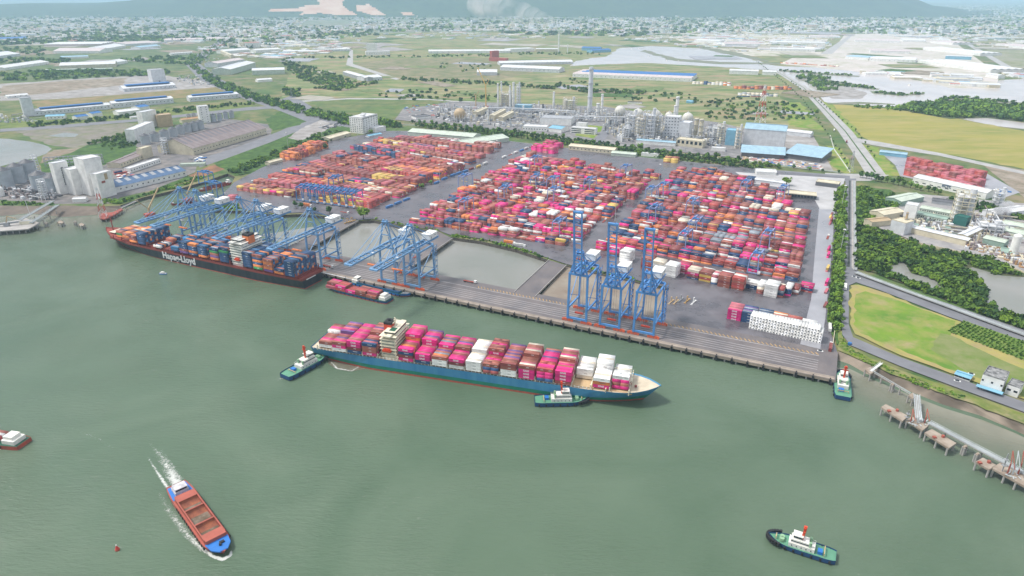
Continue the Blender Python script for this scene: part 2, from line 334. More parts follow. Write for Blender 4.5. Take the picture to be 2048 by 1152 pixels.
# highway, four lanes with a planted middle
hw = [(1510, 120), (1560, 150), (1600, 176), (1640, 220), (1676, 262), (1702, 300), (1730, 345)]
hw2 = [(1516, 120), (1572, 150), (1616, 176), (1662, 220), (1704, 262), (1734, 300), (1772, 350)]
sheet('highway', hw + hw2[::-1], m_croad)
mid = [((a[0] + b[0]) / 2 - .045 * (b[0] - a[0]), a[1]) for a, b in zip(hw, hw2)]; mid2 = [((a[0] + b[0]) / 2 + .045 * (b[0] - a[0]), a[1]) for a, b in zip(hw, hw2)]
sheet('highway_median', mid + mid2[::-1], m_green)
sheet('highway', [(1650, 346), (1780, 350), (1740, 362), (1650, 362)], m_croad)
sheet('access_road', [(560, 200), (585, 190), (650, 230), (760, 262), (860, 262), (1050, 286), (1300, 316), (1500, 336), (1700, 352), (1700, 362), (1500, 346), (1300, 326), (1050, 296), (800, 268), (690, 254), (620, 234)], m_road)
sheet('boulevard', [(440, 80), (452, 80), (430, 100), (400, 128), (440, 158), (520, 196), (600, 222), (640, 240), (620, 246), (560, 222), (470, 192), (400, 160), (372, 130), (400, 104)], m_road)
sheet('side_road', [(0, 258), (120, 250), (300, 236), (500, 214), (560, 212), (560, 216), (480, 222), (300, 241), (120, 256), (0, 264)], m_road)
sheet('far_road', [(1640, 108), (1700, 70), (1706, 70), (1664, 108)], m_croad)
sheet('far_road', [(1905, 72), (2048, 160), (2070, 160), (1912, 72)], m_croad)
sheet('far_road', [(692, 130), (700, 100), (706, 100), (706, 128), (800, 158), (792, 160)], m_croad)
MUD = mat('mud_islet', (.20, .19, .15), c2=(.13, .16, .08), scale=.02, rough=.9)
for px in ([(1560, 139), (1640, 146), (1720, 152), (1718, 154), (1640, 150), (1560, 143)], [(1600, 160), (1640, 158), (1700, 166), (1760, 178), (1756, 180), (1690, 172), (1620, 168)], [(1740, 182), (1800, 188), (1850, 186), (1848, 189), (1800, 192), (1745, 187)],
           [(1880, 196), (1930, 194), (2048, 206), (2048, 209), (1930, 199), (1885, 200)], [(1290, 100), (1360, 118), (1440, 124), (1560, 126), (1560, 129), (1430, 128), (1350, 122), (1280, 103)], [(1655, 206), (1720, 204), (1790, 208), (1790, 210), (1720, 208), (1655, 209)], [(1400, 92), (1470, 104), (1540, 122), (1534, 124), (1462, 110), (1396, 96)]):
    sheet('mud_islet', px, MUD)
# small plots and cleared lots breaking up the far plain
rp = random.Random(17); PM = [m_gdirt, m_dirt, m_green, m_dry, mat3('plot_meadow', (0.15, 0.20, 0.07), (0.22, 0.22, 0.10), (0.09, 0.14, 0.05), .006, .02), m_pale, mat3('plot_sand', (0.36, 0.33, 0.28), (0.44, 0.41, 0.38), (0.28, 0.27, 0.20), .006, .02)]
for (x0, y0, x1, y1, n) in ((0, 84, 440, 130, 16), (600, 68, 1350, 100, 34), (560, 120, 1000, 200, 14), (1130, 170, 1640, 230, 12), (1340, 66, 1690, 118, 14), (1700, 70, 2040, 150, 12), (0, 40, 2048, 64, 40)):
    for k in range(n):
        c = P(rp.uniform(x0, x1), rp.uniform(y0, y1)); d = math.hypot(*c); w_, h_ = rp.uniform(.02, .07) * d, rp.uniform(.015, .05) * d; a_ = QA + rp.choice((0, .0, .4, -.5)); ca, sa = math.cos(a_), math.sin(a_)
        sheet('plot', None, rp.choice(PM), world=[(c[0] + ca * u * w_ - sa * v * h_, c[1] + sa * u * w_ + ca * v * h_) for u, v in ((-.5, -.5), (.5, -.5 + rp.uniform(-.2, .2)), (.5, .5), (-.5, .5 + rp.uniform(-.2, .2)))])
sheet('plant_paving', [(806, 218), (856, 212), (900, 204), (1000, 206), (1210, 214), (1330, 232), (1440, 246), (1490, 258), (1484, 318), (1410, 310), (1200, 288), (1050, 266), (860, 247), (790, 240)], mat3('plant_paving_floor', (0.20, 0.19, 0.195), (0.29, 0.275, 0.27), (0.14, 0.14, 0.14), .02, .07))
sheet('plant_paving', [(1484, 296), (1560, 268), (1625, 270), (1668, 345), (1600, 338), (1484, 320)], m_gdirt)
sheet('plant_lawn', [(1168, 250), (1208, 254), (1188, 278), (1150, 272)], m_lawn)
sheet('plant_road', [(1210, 256), (1226, 258), (1202, 290), (1184, 286)], m_road)
# mangrove and ponds by the right quay road
sheet('mangrove_ground', [(1708, 372), (1780, 380), (1800, 400), (1720, 452), (1712, 452)], m_green)
sheet('mangrove_ground', [(1712, 446), (1760, 462), (1860, 498), (1980, 520), (2048, 548), (2500, 720), (2500, 860), (2048, 660), (1712, 534)], m_mangr)
sheet('plant_ground', [(1745, 442), (1830, 388), (2048, 408), (2500, 470), (2500, 680), (2048, 545), (1980, 516), (1860, 494), (1760, 458)], m_indus)
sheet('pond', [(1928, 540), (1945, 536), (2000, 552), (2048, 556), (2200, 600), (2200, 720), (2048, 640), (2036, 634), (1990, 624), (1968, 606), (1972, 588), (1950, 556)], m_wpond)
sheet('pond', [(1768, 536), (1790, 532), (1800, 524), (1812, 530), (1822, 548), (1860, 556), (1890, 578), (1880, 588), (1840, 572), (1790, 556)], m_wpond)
# road along the east fence, then the L-shaped pipe track
sheet('verge_strip', [(1666, 380), (1690, 380), (1688, 420), (1684, 600), (1680, 690), (1672, 690), (1652, 640), (1656, 600), (1668, 470)], m_green)
sheet('embankment', [(1676, 660), (1684, 664), (1692, 690), (1740, 718), (1800, 742), (1900, 776), (2000, 812), (2048, 830), (2300, 930), (2300, 960), (2060, 855), (1930, 804), (1800, 756), (1700, 712), (1676, 702)], mat3('embankment_grass', (0.17, 0.20, 0.04), (0.30, 0.24, 0.15), (0.10, 0.15, 0.03), .03, .08))
sheet('quay_road', [(1691, 358), (1712, 358), (1710, 540), (1760, 566), (1900, 610), (2048, 662), (2300, 760), (2300, 800), (2048, 686), (1900, 636), (1760, 582), (1712, 566), (1698, 572), (1697, 650), (1706, 676), (1800, 716), (1900, 752), (2048, 806), (2300, 900), (2300, 935), (2048, 826), (1900, 772), (1800, 734), (1700, 692), (1684, 670), (1682, 640), (1685, 560)], m_road)
sheet('road_kerb_line', [(1703, 362), (1712, 362), (1710, 534), (1714, 540), (1708, 542), (1703, 536)], m_conc)
sheet('road_median', [(1697.5, 362), (1701, 362), (1699.5, 535), (1694.5, 535)], mat('dark_median', (.05, .06, .05), rough=.9))
sheet('grass_field', [(1701, 572), (1716, 571), (1760, 584), (1900, 638), (2048, 688), (2300, 790), (2300, 880), (2048, 800), (1900, 748), (1800, 712), (1710, 670), (1700, 650)], mat3('field_dry_edge', (0.36, 0.30, 0.10), (0.26, 0.27, 0.07), (0.30, 0.24, 0.12), .03, .08))
sheet('grass_field', [(1712, 590), (1730, 584), (1790, 600), (1880, 634), (1910, 644), (1900, 690), (1960, 740), (1930, 752), (1850, 722), (1720, 668), (1706, 650)], m_lawn)
sheet('grass_field', [(1880, 668), (1900, 672), (1990, 716), (2048, 740), (2300, 840), (2300, 880), (2048, 796), (1950, 756), (1860, 700)], mat3('olive_grass', (0.16, 0.20, 0.06), (0.22, 0.23, 0.10), (0.13, 0.19, 0.04), .02, .06))
sheet('plantation_ground', [(1895, 664), (1928, 643), (2048, 684), (2300, 780), (2300, 840), (2048, 722)], mat3('plantation_floor', (0.13, 0.21, 0.03), (0.09, 0.16, 0.03), (0.18, 0.22, 0.06), .05, .1))
# silty shallows: the river itself is paler and browner over the mud by the banks
m_silt = bpy.data.materials.new('silty_shallow_water'); m_silt.use_nodes = True; n = m_silt.node_tree; b = n.nodes['Principled BSDF']; b.inputs['Base Color'].default_value = (.27, .26, .20, 1); b.inputs['Roughness'].default_value = .12; b.inputs['IOR'].default_value = 1.33
at = n.nodes.new('ShaderNodeAttribute'); at.attribute_name = 'silt'; t_ = n.nodes.new('ShaderNodeTexCoord'); z_ = n.nodes.new('ShaderNodeTexNoise'); z_.inputs['Scale'].default_value = .02; z_.inputs['Detail'].default_value = 5
mu = n.nodes.new('ShaderNodeMath'); mu.operation = 'MULTIPLY'; ml = n.nodes.new('ShaderNodeMath'); ml.operation = 'MULTIPLY'; ml.inputs[1].default_value = 1.5; ml.use_clamp = True
n.links.new(t_.outputs['Object'], z_.inputs['Vector']); n.links.new(z_.outputs['Fac'], mu.inputs[0]); n.links.new(at.outputs['Fac'], mu.inputs[1]); n.links.new(mu.outputs[0], ml.inputs[0]); n.links.new(ml.outputs[0], b.inputs['Alpha'])
for i_, (a_, b_) in enumerate((([(1674, 735), (1700, 738), (1740, 757), (1822, 791), (1890, 817), (1965, 840), (2030, 866), (2120, 910), (2300, 1000)], [(1690, 800), (1715, 815), (1760, 850), (1800, 880), (1860, 910), (1930, 945), (2000, 985), (2070, 1030), (2180, 1120)]),
        ([(-400, 476), (-200, 452), (0, 434), (60, 428), (130, 436), (190, 432), (246, 418), (300, 398)], [(-400, 560), (-200, 520), (0, 490), (60, 486), (130, 482), (190, 470), (246, 452), (310, 420)]))):
    A_ = PL(a_, WZ); B_ = PL(b_, WZ); vs = []; av = []; nn_ = len(A_); z_w = WZ + .03
    for k in range(7):
        for p_, q_ in zip(A_, B_): vs.append((p_[0] + (q_[0] - p_[0]) * k / 6, p_[1] + (q_[1] - p_[1]) * k / 6, z_w)); av.append((1 - k / 6) ** 1.3)
    me = bpy.data.meshes.new('silty_shallows'); me.from_pydata(vs, [], [(k * nn_ + j, k * nn_ + j + 1, (k + 1) * nn_ + j + 1, (k + 1) * nn_ + j) for k in range(6) for j in range(nn_ - 1)]); me.materials.append(m_silt)
    me.attributes.new('silt', 'FLOAT', 'POINT').data.foreach_set('value', av); put('silty_shallows', me, None, kind='structure')
# ---- container yard paving
yard_px = [(440, 396), (468, 366), (520, 338), (560, 320), (640, 288), (660, 282), (760, 264), (870, 262), (1050, 288), (1300, 318), (1500, 338), (1690, 356), (1676, 420), (1664, 540), (1653, 640), (1674, 706)]
yw = PL(yard_px) + [Q(0, QW)] + PL([(1318, 641), (1338, 578), (1270, 561), (1200, 546), (1133, 529.5), (1098, 518), (1030, 494), (960, 478), (900, 471), (877, 462), (800, 451), (748, 439), (717, 441), (690, 437), (650, 430), (600, 426), (555, 428), (488, 420)])
sheet('yard_pavement', None, m_asph, world=yw)
sheet('yard_lane', [(1640, 395), (1672, 396), (1660, 540), (1650, 640), (1640, 700), (1600, 690), (1622, 600), (1630, 500)], m_pale)
sheet('yard_lane', [(1470, 345), (1690, 358), (1672, 420), (1640, 420), (1620, 385), (1505, 368)], mat('pale_pavement_b', (0.42, 0.41, 0.41), rough=.7, var=.15, scale=.03))

# ---- quay deck on piles
m_deck = mat('deck_asphalt', (0.105, 0.092, 0.095), c2=(0.18, 0.155, 0.15), rough=.35, rough2=.7, scale=.04, detail=5)
m_edge = mat('deck_edge', (0.31, 0.255, 0.205), rough=.85, var=.2, scale=.1)
m_white = mat('white_paint', (0.72, 0.71, 0.70), rough=.5, var=.08)
m_rail = mat('rail_strip', (0.36, 0.34, 0.335), rough=.6, var=.15, scale=.1)
m_yel = mat('yellow_paint', (0.45, 0.28, 0.10), rough=.8, var=.35, scale=.3)
m_black = mat('black_rubber', (0.02, 0.02, 0.022), rough=.8)
def quayobj(name, cs, m, z=0.0, th=1.4, **t): return MB().prism(cs, z - th, z, 0, 1).build(name, m, **t)
quay = thing('quay', (*Q(QL / 2, 0), 0), label='long concrete quay deck on piles with pale crane rails along the river', cat='quay')
iq = lambda u, v: (Q(u, v)[0] - Q(QL / 2, 0)[0], Q(u, v)[1] - Q(QL / 2, 0)[1])
MB().prism([iq(QL, 0), iq(0, 0), iq(0, QW), iq(QL, QW)], -1.5, 0.9, 0, 1).build('deck', [m_deck, m_edge], quay)
mb = MB()
for v0, v1, mi in ((0.6, 3.4, 0), (4.0, 5.2, 0), (11.0, 11.7, 1), (15.0, 15.7, 1), (19.0, 19.7, 1), (23, 23.7, 1), (27, 27.7, 1), (35.5, 36.3, 1)):
    mb.prism([iq(QL + 2, v0), iq(-14 if v0 > 4 else -1, v0), iq(-14 if v0 > 4 else -1, v1), iq(QL + 2, v1)], None, 0.915, mi)
mb.build('rail_strip', [m_edge, m_rail], quay)
mb = MB()
for k in range(90):
    u = -14 - k * 3.6
    mb.prism([iq(u, 37.4), iq(u - .9, 37.4), iq(u - 3.4, 41), iq(u - 2.5, 41)], None, 0.918)
mb.build('hatching', m_yel, quay)
ME_PILE = MB().box(0, 0, WZ - 2, 1.2, 1.2, -WZ + .6).mesh('pile', m_conc)
k = -3.0
while k > QL: put('pile', ME_PILE, quay, iq(k, 1.6), QA); k -= 9
k = -4.0; i = 0
while k > QL:
    x, y = iq(k, -0.5); mb = MB(); mb.box(x, y, -3.4, 1.6, 1.0, 4.1, QA); mb.box(*iq(k, .6), .9, .8, .8, .7, QA)
    mb.build('fender', m_black, quay); k -= 12.4 if i < 60 else 40; i += 1
def trestle(px, lab):
    c = PL(px, .8); cx = sum(p[0] for p in c) / len(c); cy = sum(p[1] for p in c) / len(c)
    t = thing('trestle', (cx, cy, 0), label=lab, cat='access trestle', group='trestles between yard and quay')
    c = [(p[0] - cx, p[1] - cy) for p in c]
    MB().prism(c, -.6, .8, 0, 1).build('deck', [m_deck, m_edge], t)
    for a in np.linspace(0.05, .95, 7):
        for b in (.1, .9):
            x = (c[0][0] * (1 - b) + c[1][0] * b) * (1 - a) + (c[3][0] * (1 - b) + c[2][0] * b) * a
            y = (c[0][1] * (1 - b) + c[1][1] * b) * (1 - a) + (c[3][1] * (1 - b) + c[2][1] * b) * a
            put('pile', ME_PILE, t, (x, y, 0), QA)
    mb = MB()
    for a, b in ((c[0], c[3]), (c[1], c[2])): mb.bar((*a, 1.2), (*b, 1.2), .5, .8)
    mb.build('kerb', m_conc, t)
trestle([(694, 436), (717, 441.5), (612, 499.5), (578, 493)], 'leftmost access trestle, behind the dark container ship')
trestle([(877, 463), (905, 477), (812, 542), (765, 531)], 'access trestle behind the two cranes with lowered booms')
trestle([(1098, 520), (1133, 530.5), (1070, 594), (1028, 585)], 'rightmost access trestle, left of the three raised-boom cranes')
# ================================================================ vessels
def cm(name, c, rough=.5, var=.12, scale=.12): return mat(name, c, rough=rough, var=var, scale=scale)
m_shipwhite = cm('ship_white', (.76, .74, .68)); m_cream = cm('ship_cream', (.70, .65, .50)); m_glass = cm('dark_glass', (.02, .03, .04), .2)
m_glassg = cm('grey_glass', (.16, .17, .17), .3)
m_oneblue = mat('hull_blue', (.035, .19, .37), c2=(.07, .26, .42), rough=.5, scale=.12, stretch=(1, 1, .15), detail=5); m_hgreen = cm('hull_green', (.01, .19, .12)); m_hred = mat('hull_red', (.50, .08, .045), c2=(.30, .07, .045), scale=.25, stretch=(1, 1, .2), detail=5)
m_hblack = mat('hull_black', (.010, .016, .026), c2=(.04, .042, .048), rough=.45, scale=.2, stretch=(1, 1, .12), detail=6); m_deckred = cm('deck_oxide', (.26, .05, .035), .7); m_orange = cm('funnel_orange', (.72, .20, .06))
m_redorg = cm('signal_red', (.62, .06, .02)); m_navy = cm('hull_navy', (.015, .06, .16)); m_tdeck = cm('tug_deck_green', (.10, .27, .17), .6)
m_dkgreen = cm('dark_green', (.01, .09, .05)); m_winch = cm('winch_green', (.25, .42, .25)); m_steel = cm('grey_steel', (.30, .31, .32)); m_tan = cm('tan_steel', (.50, .36, .20), .7)
m_brown = cm('barge_oxide', (.36, .09, .06), .7); m_bblue = cm('bright_blue', (.02, .16, .50)); m_cargo = mat('hold_floor', (.22, .15, .07), c2=(.32, .25, .20), scale=.2, rough=.8)
m_foam = mat('foam', (.42, .46, .42), c2=(.72, .75, .72), scale=.5, rough=.8)

def hull(L, B, zs, mats, stern=.82, bow0=(.62, .84), rake=.05, sheer=0.0, p=2.0, deck=None, bul=1.0, ns=30, name='hull', parent=None, sternk=None):
    """zs: (z, material index of the band above). Local x from -L/2 (stern) to L/2 (bow), symmetric in y."""
    mb = MB(); nz_ = len(zs); rows = []
    zt = zs[-1][0]; zb = zs[0][0]
    for (z, mi) in zs:
        k = (z - zb) / (zt - zb); t0 = bow0[0] * (1 - k) + bow0[1] * k; Lk = L * (1 - rake * (1 - k)); st = []
        for i in range(ns + 1):
            t = i / ns; t = t if t < .6 else .6 + .4 * (1 - (1 - (t - .6) / .4) ** 1.4)
            a = stern + (1 - stern) * min(1, t / .14) ** .6
            if sternk is not None: a *= 1 - sternk * (1 - k) * max(0, 1 - t / .2)
            b = 1.0 if t < t0 else max(0.0, 1 - ((t - t0) / (1 - t0)) ** p)
            zz = z + sheer * (k ** 1.5) * max(0, (t - .8) / .2) ** 1.6
            st.append((-L / 2 + Lk * t, B / 2 * a * b, zz))
        rows.append(st)
    for j in range(nz_ - 1):
        for sgn in (1, -1):
            a = [(x, y * sgn, z) for x, y, z in rows[j]]; b = [(x, y * sgn, z) for x, y, z in rows[j + 1]]
            if sgn > 0: a, b = b, a
            mb.strip(a, b, zs[j][1])
        a = rows[j][0]; b = rows[j + 1][0]
        mb.add([(a[0], -a[1], a[2]), (a[0], a[1], a[2]), (b[0], b[1], b[2]), (b[0], -b[1], b[2])], [(3, 2, 1, 0)], zs[j][1])
    top = rows[-1]; dk = [(x, y * .985, z - bul) for x, y, z in top]
    mb.strip([(x, y, z) for x, y, z in dk], [(x, -y, z) for x, y, z in dk], len(mats) - 1 if deck is None else deck)
    for sgn in (1, -1):
        mb.strip([(x, y * sgn, z) for x, y, z in top], [(x, y * sgn, z) for x, y, z in dk], zs[-1][1])
    return mb.build(name, mats, parent)

def text_mesh(s, size, name, depth=.15, bold=.02, align='CENTER'):
    cu = bpy.data.curves.new(name + '_curve', 'FONT'); cu.body = s; cu.size = size; cu.extrude = depth; cu.offset = bold * size; cu.align_x = align; cu.resolution_u = 2
    o = bpy.data.objects.new(name + '_tmp', cu); col.objects.link(o)
    dg = bpy.context.evaluated_depsgraph_get(); dg.update()
    me = bpy.data.meshes.new_from_object(o.evaluated_get(dg)); me.name = name
    bpy.data.objects.remove(o); bpy.data.curves.remove(cu); me.materials.clear(); return me
def lettering(s, size, m, parent, loc, rot, name='lettering', **k):
    me = text_mesh(s, size, name, **k); me.materials.append(m)
    o = bpy.data.objects.new(name, me); col.objects.link(o); o.parent = parent; o.location = loc; o.rotation_euler = rot; return o

def superstructure(parent, x, B, z0, decks, lenx, white, fun, wing, green=False, near=1):
    """accommodation block across the beam; name bridge, funnel, windows, lifeboat"""
    mb = MB()
    for i in range(decks):
        mb.box(x, 0, z0 + i * 2.9, lenx, B * .80 if i < decks - 1 else B * .6, 2.75, 0, 0)
        mb.box(x, 0, z0 + i * 2.9 + 2.75, lenx + 1.6, B * .84, .15, 0, 0)
    mb.build('accommodation', white, parent)
    for i in range(1, decks):
        mb = MB()
        bw = B * .80 if i < decks - 1 else B * .6
        for sg in (1, -1):
            mb.box(x, sg * (bw / 2 + .01), z0 + i * 2.9 + 1.1, lenx - 2.5, .1, .6)
            mb.box(x + sg * (lenx / 2 + .01), 0, z0 + i * 2.9 + 1.1, .1, bw - 4, .6)
        mb.build('window_band', m_glassg, parent)
    zb = z0 + decks * 2.9
    br = MB().box(x + 1, 0, zb, lenx * .7, B * .66, 3.0).box(x + 1.5, 0, zb + .2, 4, wing, 1.3).box(x + 1, 0, zb + 3.0, lenx * .75, B * .7, .2).build('bridge', white, parent)
    MB().box(x + 1, 0, zb + 1.3, lenx * .72, B * .67, 1.1).build('window_band', m_glass, br)
    f = MB().box(x - lenx * .3, 0, zb - 2.9, lenx * .5, B * .24, 8.5, 0, 0).build('funnel', fun, parent)
    MB().box(x - lenx * .3, 0, zb + 5.6, lenx * .5 + .2, B * .24 + .2, 2.0).cyl(x - lenx * .3, 0, zb + 7.4, 1.2, 1.8, 8).build('funnel_cap', m_black, f)
    ms = MB().bar((x + 1, 0, zb + 3), (x + 1, 0, zb + 11), .8).bar((x + 1, -4, zb + 7.5), (x + 1, 4, zb + 7.5), .5).box(x + 1, 0, zb + 9, .6, 3.4, .5)
    ms.build('radar_mast', white, parent)
    if green: MB().box(x + 2, -B * .18, zb + 3.22, 5, 6, .12).build('bridge_roof_patch', m_dkgreen, parent)
    for sg in (1, -1):
        lb = MB().box(x - 1, sg * (B * .43), z0 + 7, 7.5, 2.6, 1.6).box(x - 1, sg * (B * .43), z0 + 8.6, 5.5, 1.8, 1.0)
        lb.build('lifeboat', m_redorg, parent)

# ---- the blue hulled ship in mid river
S1 = P(640, 678, 7); A1 = ang(S1, P(1322, 776, 12)) + R(1.6); L1 = 285.0
c1_, s1_ = math.cos(A1), math.sin(A1); S1 = (S1[0] + s1_ * 1.2, S1[1] - c1_ * 1.2)
O1 = (S1[0] + c1_ * L1 / 2, S1[1] + s1_ * L1 / 2)
ship1 = thing('container_ship', (*O1, WZ), A1, label='blue hulled container ship with pink and white containers under way in mid river', cat='container ship')
hull(L1, 32.2, [(-2, 2), (1.5, 1), (4.6, 0), (11.6, 0)], [m_oneblue, m_hgreen, m_hred, cm('foredeck_beige', (.56, .48, .36), .7)], stern=.86, bow0=(.64, .865), p=2.9, sheer=3.0, parent=ship1, bul=.9, sternk=.45)
SX1 = lambda s: s - L1 / 2
superstructure(ship1, SX1(71), 32.2, 10.6, 7, 13, m_cream, m_redorg, 31, green=True)
mb = MB()
for s in [8 + 13.6 * k for k in range(5)] + [80 + 14.1 * k for k in range(14)]:
    for y in (-15, -5, 5, 15): mb.box(SX1(s) - .5, y, 10.7, .7, .7, 4.6)
    mb.box(SX1(s) - .5, 0, 13.2, .6, 31, .5)
mb.build('lashing_bridges', m_cream, ship1)
MB().box(SX1(37), 0, 10.7, 58, 27, 1.3).box(SX1(172), 0, 10.7, 186, 27, 1.3, 0, 0).build('hatch_covers', m_tan, ship1)
mb = MB()
for sg in (1, -1):
    mb.bar((SX1(3), sg * 15.6, 12.6), (SX1(236), sg * 15.6, 12.6), .12)
    for k in range(78): mb.box(SX1(4 + k * 3), sg * 15.5, 11.5, .5, .5, 1.5)
mb.build('side_rail', m_shipwhite, ship1)
mb = MB()
mb.bar((SX1(262), 0, 12), (SX1(262), 0, 25), .9).box(SX1(262), 0, 21, .7, 4, .5).box(SX1(262), 0, 13, 3.5, 5, 3)
mb.build('foremast', m_cream, ship1)
mb = MB()
for k in range(9): mb.cyl(SX1(250 + (k % 5) * 4.2), (-5 + 10 * (k // 5)) + (k % 2) * 2, 13, .9, 1.3, 8)
mb.box(SX1(258), -4, 13, 5, 2.2, 1.6).box(SX1(258), 4, 13, 5, 2.2, 1.6); mb.build('windlass', m_deckred, ship1)
MB().bar((SX1(246), -16, 12.5), (SX1(246), 16, 12.5), .6, 3.2).build('breakwater', m_cream, ship1)
MB().box(SX1(272), -3.1, 8.5, 3, .8, 2.2).build('anchor', m_black, ship1)
lettering('ONE  BLUE', 3.2, m_navy, ship1, (SX1(18), -16.0, 6.6), (R(90), 0, 0), 'stern_lettering', bold=.01) if False else None

# ---- the black hulled ship at the quay (bow to the left)
L2 = 326.0; U2 = -501.0
O2 = Q(U2 - L2 / 2, -20.0); A2 = QA + math.pi
ship2 = thing('container_ship', (*O2, WZ), A2, label='long black hulled container ship moored at the quay, navy and orange containers aboard', cat='container ship')
hull(L2, 37.0, [(-2, 2), (.9, 0), (9.6, 1), (12.2, 1)], [m_hblack, m_deckred, m_hred], deck=1, stern=.9, sheer=4.5, parent=ship2, bul=1.4, bow0=(.6, .84), sternk=.25)
SX2 = lambda s: s - L2 / 2
superstructure(ship2, SX2(89), 37, 11.0, 9, 17, m_shipwhite, m_orange, 37)
mb = MB()
for s in [7 + 14.5 * k for k in range(6)] + [99 + 14.6 * k for k in range(14)]:
    for y in (-17, -6, 6, 17): mb.box(SX2(s) - .5, y, 11, .8, .8, 6)
    mb.box(SX2(s) - .5, 0, 14, .7, 36, .5)
mb.build('lashing_bridges', m_deckred, ship2)
MB().box(SX2(40), 0, 11, 68, 32, 1.5).box(SX2(198), 0, 11, 200, 31, 1.5).build('hatch_covers', m_deckred, ship2)
MB().bar((SX2(312), 0, 14), (SX2(312), 0, 30), .9).box(SX2(312), 0, 26, .7, 4, .5).build('foremast', m_deckred, ship2)
MB().box(SX2(305), 0, 14.5, 10, 14, .5).build('forecastle_plate', m_cream, ship2)
lettering('Hapag-Lloyd', 10.5, m_white, ship2, (SX2(178), 18.62, 3.0), (R(90), 0, math.pi), bold=.035)
mb = MB()
for k in range(3): mb.bar((SX2(1), -15 + k, 9), (SX2(-38), -19, 5.2), .25)
mb.build('mooring_lines', m_white, ship2)
MB().box(SX2(-.3), 3, 9.0, .3, 14, .9).build('stern_lettering', m_white, ship2)

# ---- tugs
ME_BIG = MB().cyl(0, 0, 0, .85, 2.3, 7).mesh('tyre_fender_big', m_black); ME_TYRE = MB().cyl(0, 0, 0, .55, 1.6, 7).mesh('tyre_fender', m_black)
def tug(name, a, b, lab, m_low=None, scale=1.0, red=True):
    L = math.dist(a, b); c = ((a[0] + b[0]) / 2, (a[1] + b[1]) / 2); t = thing(name, (*c, WZ), ang(a, b), label=lab, cat='tugboat', group='harbour tugs')
    B = L * .30; q = L / 35
    hull(L, B, [(-1.2, 1), (.5 * q, 0), (3.2 * q, 0)], [m_navy, m_hblack, m_tdeck], stern=.80, bow0=(.55, .62), rake=.06, sheer=1.4, p=2.3, parent=t, bul=.9, ns=24)
    for k in range(15):
        th = -1.15 + 2.3 * k / 14; x = L / 2 - L * .30 + L * .31 * math.cos(th); y = B * .5 * math.sin(th) / math.sin(1.15); put('tyre_fender', ME_BIG, t, (x, y, 1.6 * q))
    for k in range(6):
        for sg in (1, -1): put('tyre_fender', ME_TYRE, t, (-L * .42 + k * L * .13, sg * (B * .5), .8 * q))
    h = MB().box(0, 0, 2.2 * q, L * .38, B * .62, 2.6 * q).build('deckhouse', m_shipwhite, t)
    mb = MB()
    for sg in (1, -1):
        for k in range(5): mb.cyl(-L * .14 + k * L * .07, sg * B * .312, 3.2 * q, .28, .6, 6)
    mb.build('portholes', m_glass, h)
    h2 = MB().box(L * .03, 0, 4.8 * q, L * .26, B * .50, 2.4 * q).build('upper_house', m_shipwhite, t)
    MB().box(L * .03, 0, 5.6 * q, L * .262, B * .505, .7).build('window_band', m_glass, h2)
    wh = MB().box(L * .07, 0, 7.2 * q, L * .13, B * .40, 2.3 * q).box(L * .07, 0, 9.5 * q, L * .15, B * .44, .25).build('wheelhouse', m_shipwhite, t)
    MB().box(L * .07, 0, 8.1 * q, L * .133, B * .41, .9).build('window_band', m_glass, wh)
    mb = MB().bar((L * .01, 0, 7 * q), (-L * .01, 0, 16 * q), 1.3).bar((-L * .005, -2.2, 13 * q), (-L * .005, 2.2, 13 * q), .6).box(0, 0, 14.2 * q, 1.4, 2.4, 1.2)
    mb.build('mast', m_redorg, t)
    for sg in (1, -1): MB().cyl(-L * .12, sg * B * .2, 4.8 * q, .8, 3.2, 8).build('funnel', m_winch, t)
    MB().cyl(L * .29, -.9, 2.6 * q, 1.3, 1.8, 10).cyl(L * .29, 1.1, 2.6 * q, 1.3, 1.8, 10).box(L * .29, 0, 2.6 * q, 1.4, 4.5, 1.2).build('winch', m_winch, t)
    MB().bar((L * .38, -1.2, 2.6), (L * .38, -1.2, 4.6), .5).bar((L * .38, 1.2, 2.6), (L * .38, 1.2, 4.6), .5).bar((L * .38, -1.6, 4.2), (L * .38, 1.6, 4.2), .4).build('towing_bitt', m_tan, t)
    MB().box(-L * .27, B * .1, 2.4 * q, L * .07, B * .30, 1.9).build('deck_box', m_bblue, t)
    MB().bar((-L * .33, -B * .3, 2.3), (-L * .33, -B * .3, 4.4), .35).bar((-L * .33, B * .3, 2.3), (-L * .33, B * .3, 4.4), .35).bar((-L * .33, -B * .32, 4.4), (-L * .33, B * .32, 4.4), .4).build('tow_bow', m_tan, t)
    mb = MB()
    for sg in (1, -1): mb.bar((-L * .19, sg * B * .31, 5.9 * q), (L * .18, sg * B * .31, 5.9 * q), .1)
    mb.bar((-L * .19, -B * .31, 5.9 * q), (-L * .19, B * .31, 5.9 * q), .1); mb.build('railing', m_white, t)
    return t
TUG = tug('tugboat', P(1672, 1114, -2), P(1536, 1070, -2), 'navy and green tug with tall red mast, alone in open water at the lower right')
TUG = tug('tugboat', P(569, 754, -2), P(654, 708, -2), 'navy tug pushing the stern of the blue hulled ship')
TUG = tug('tugboat', P(1069, 801, -2), P(1176, 799, -2), 'dark green decked tug with red funnel alongside the bow half of the blue hulled ship')
TUG = tug('tugboat', P(1686, 796, -2), P(1683, 744, -2), 'tug moored at the right end of the quay')

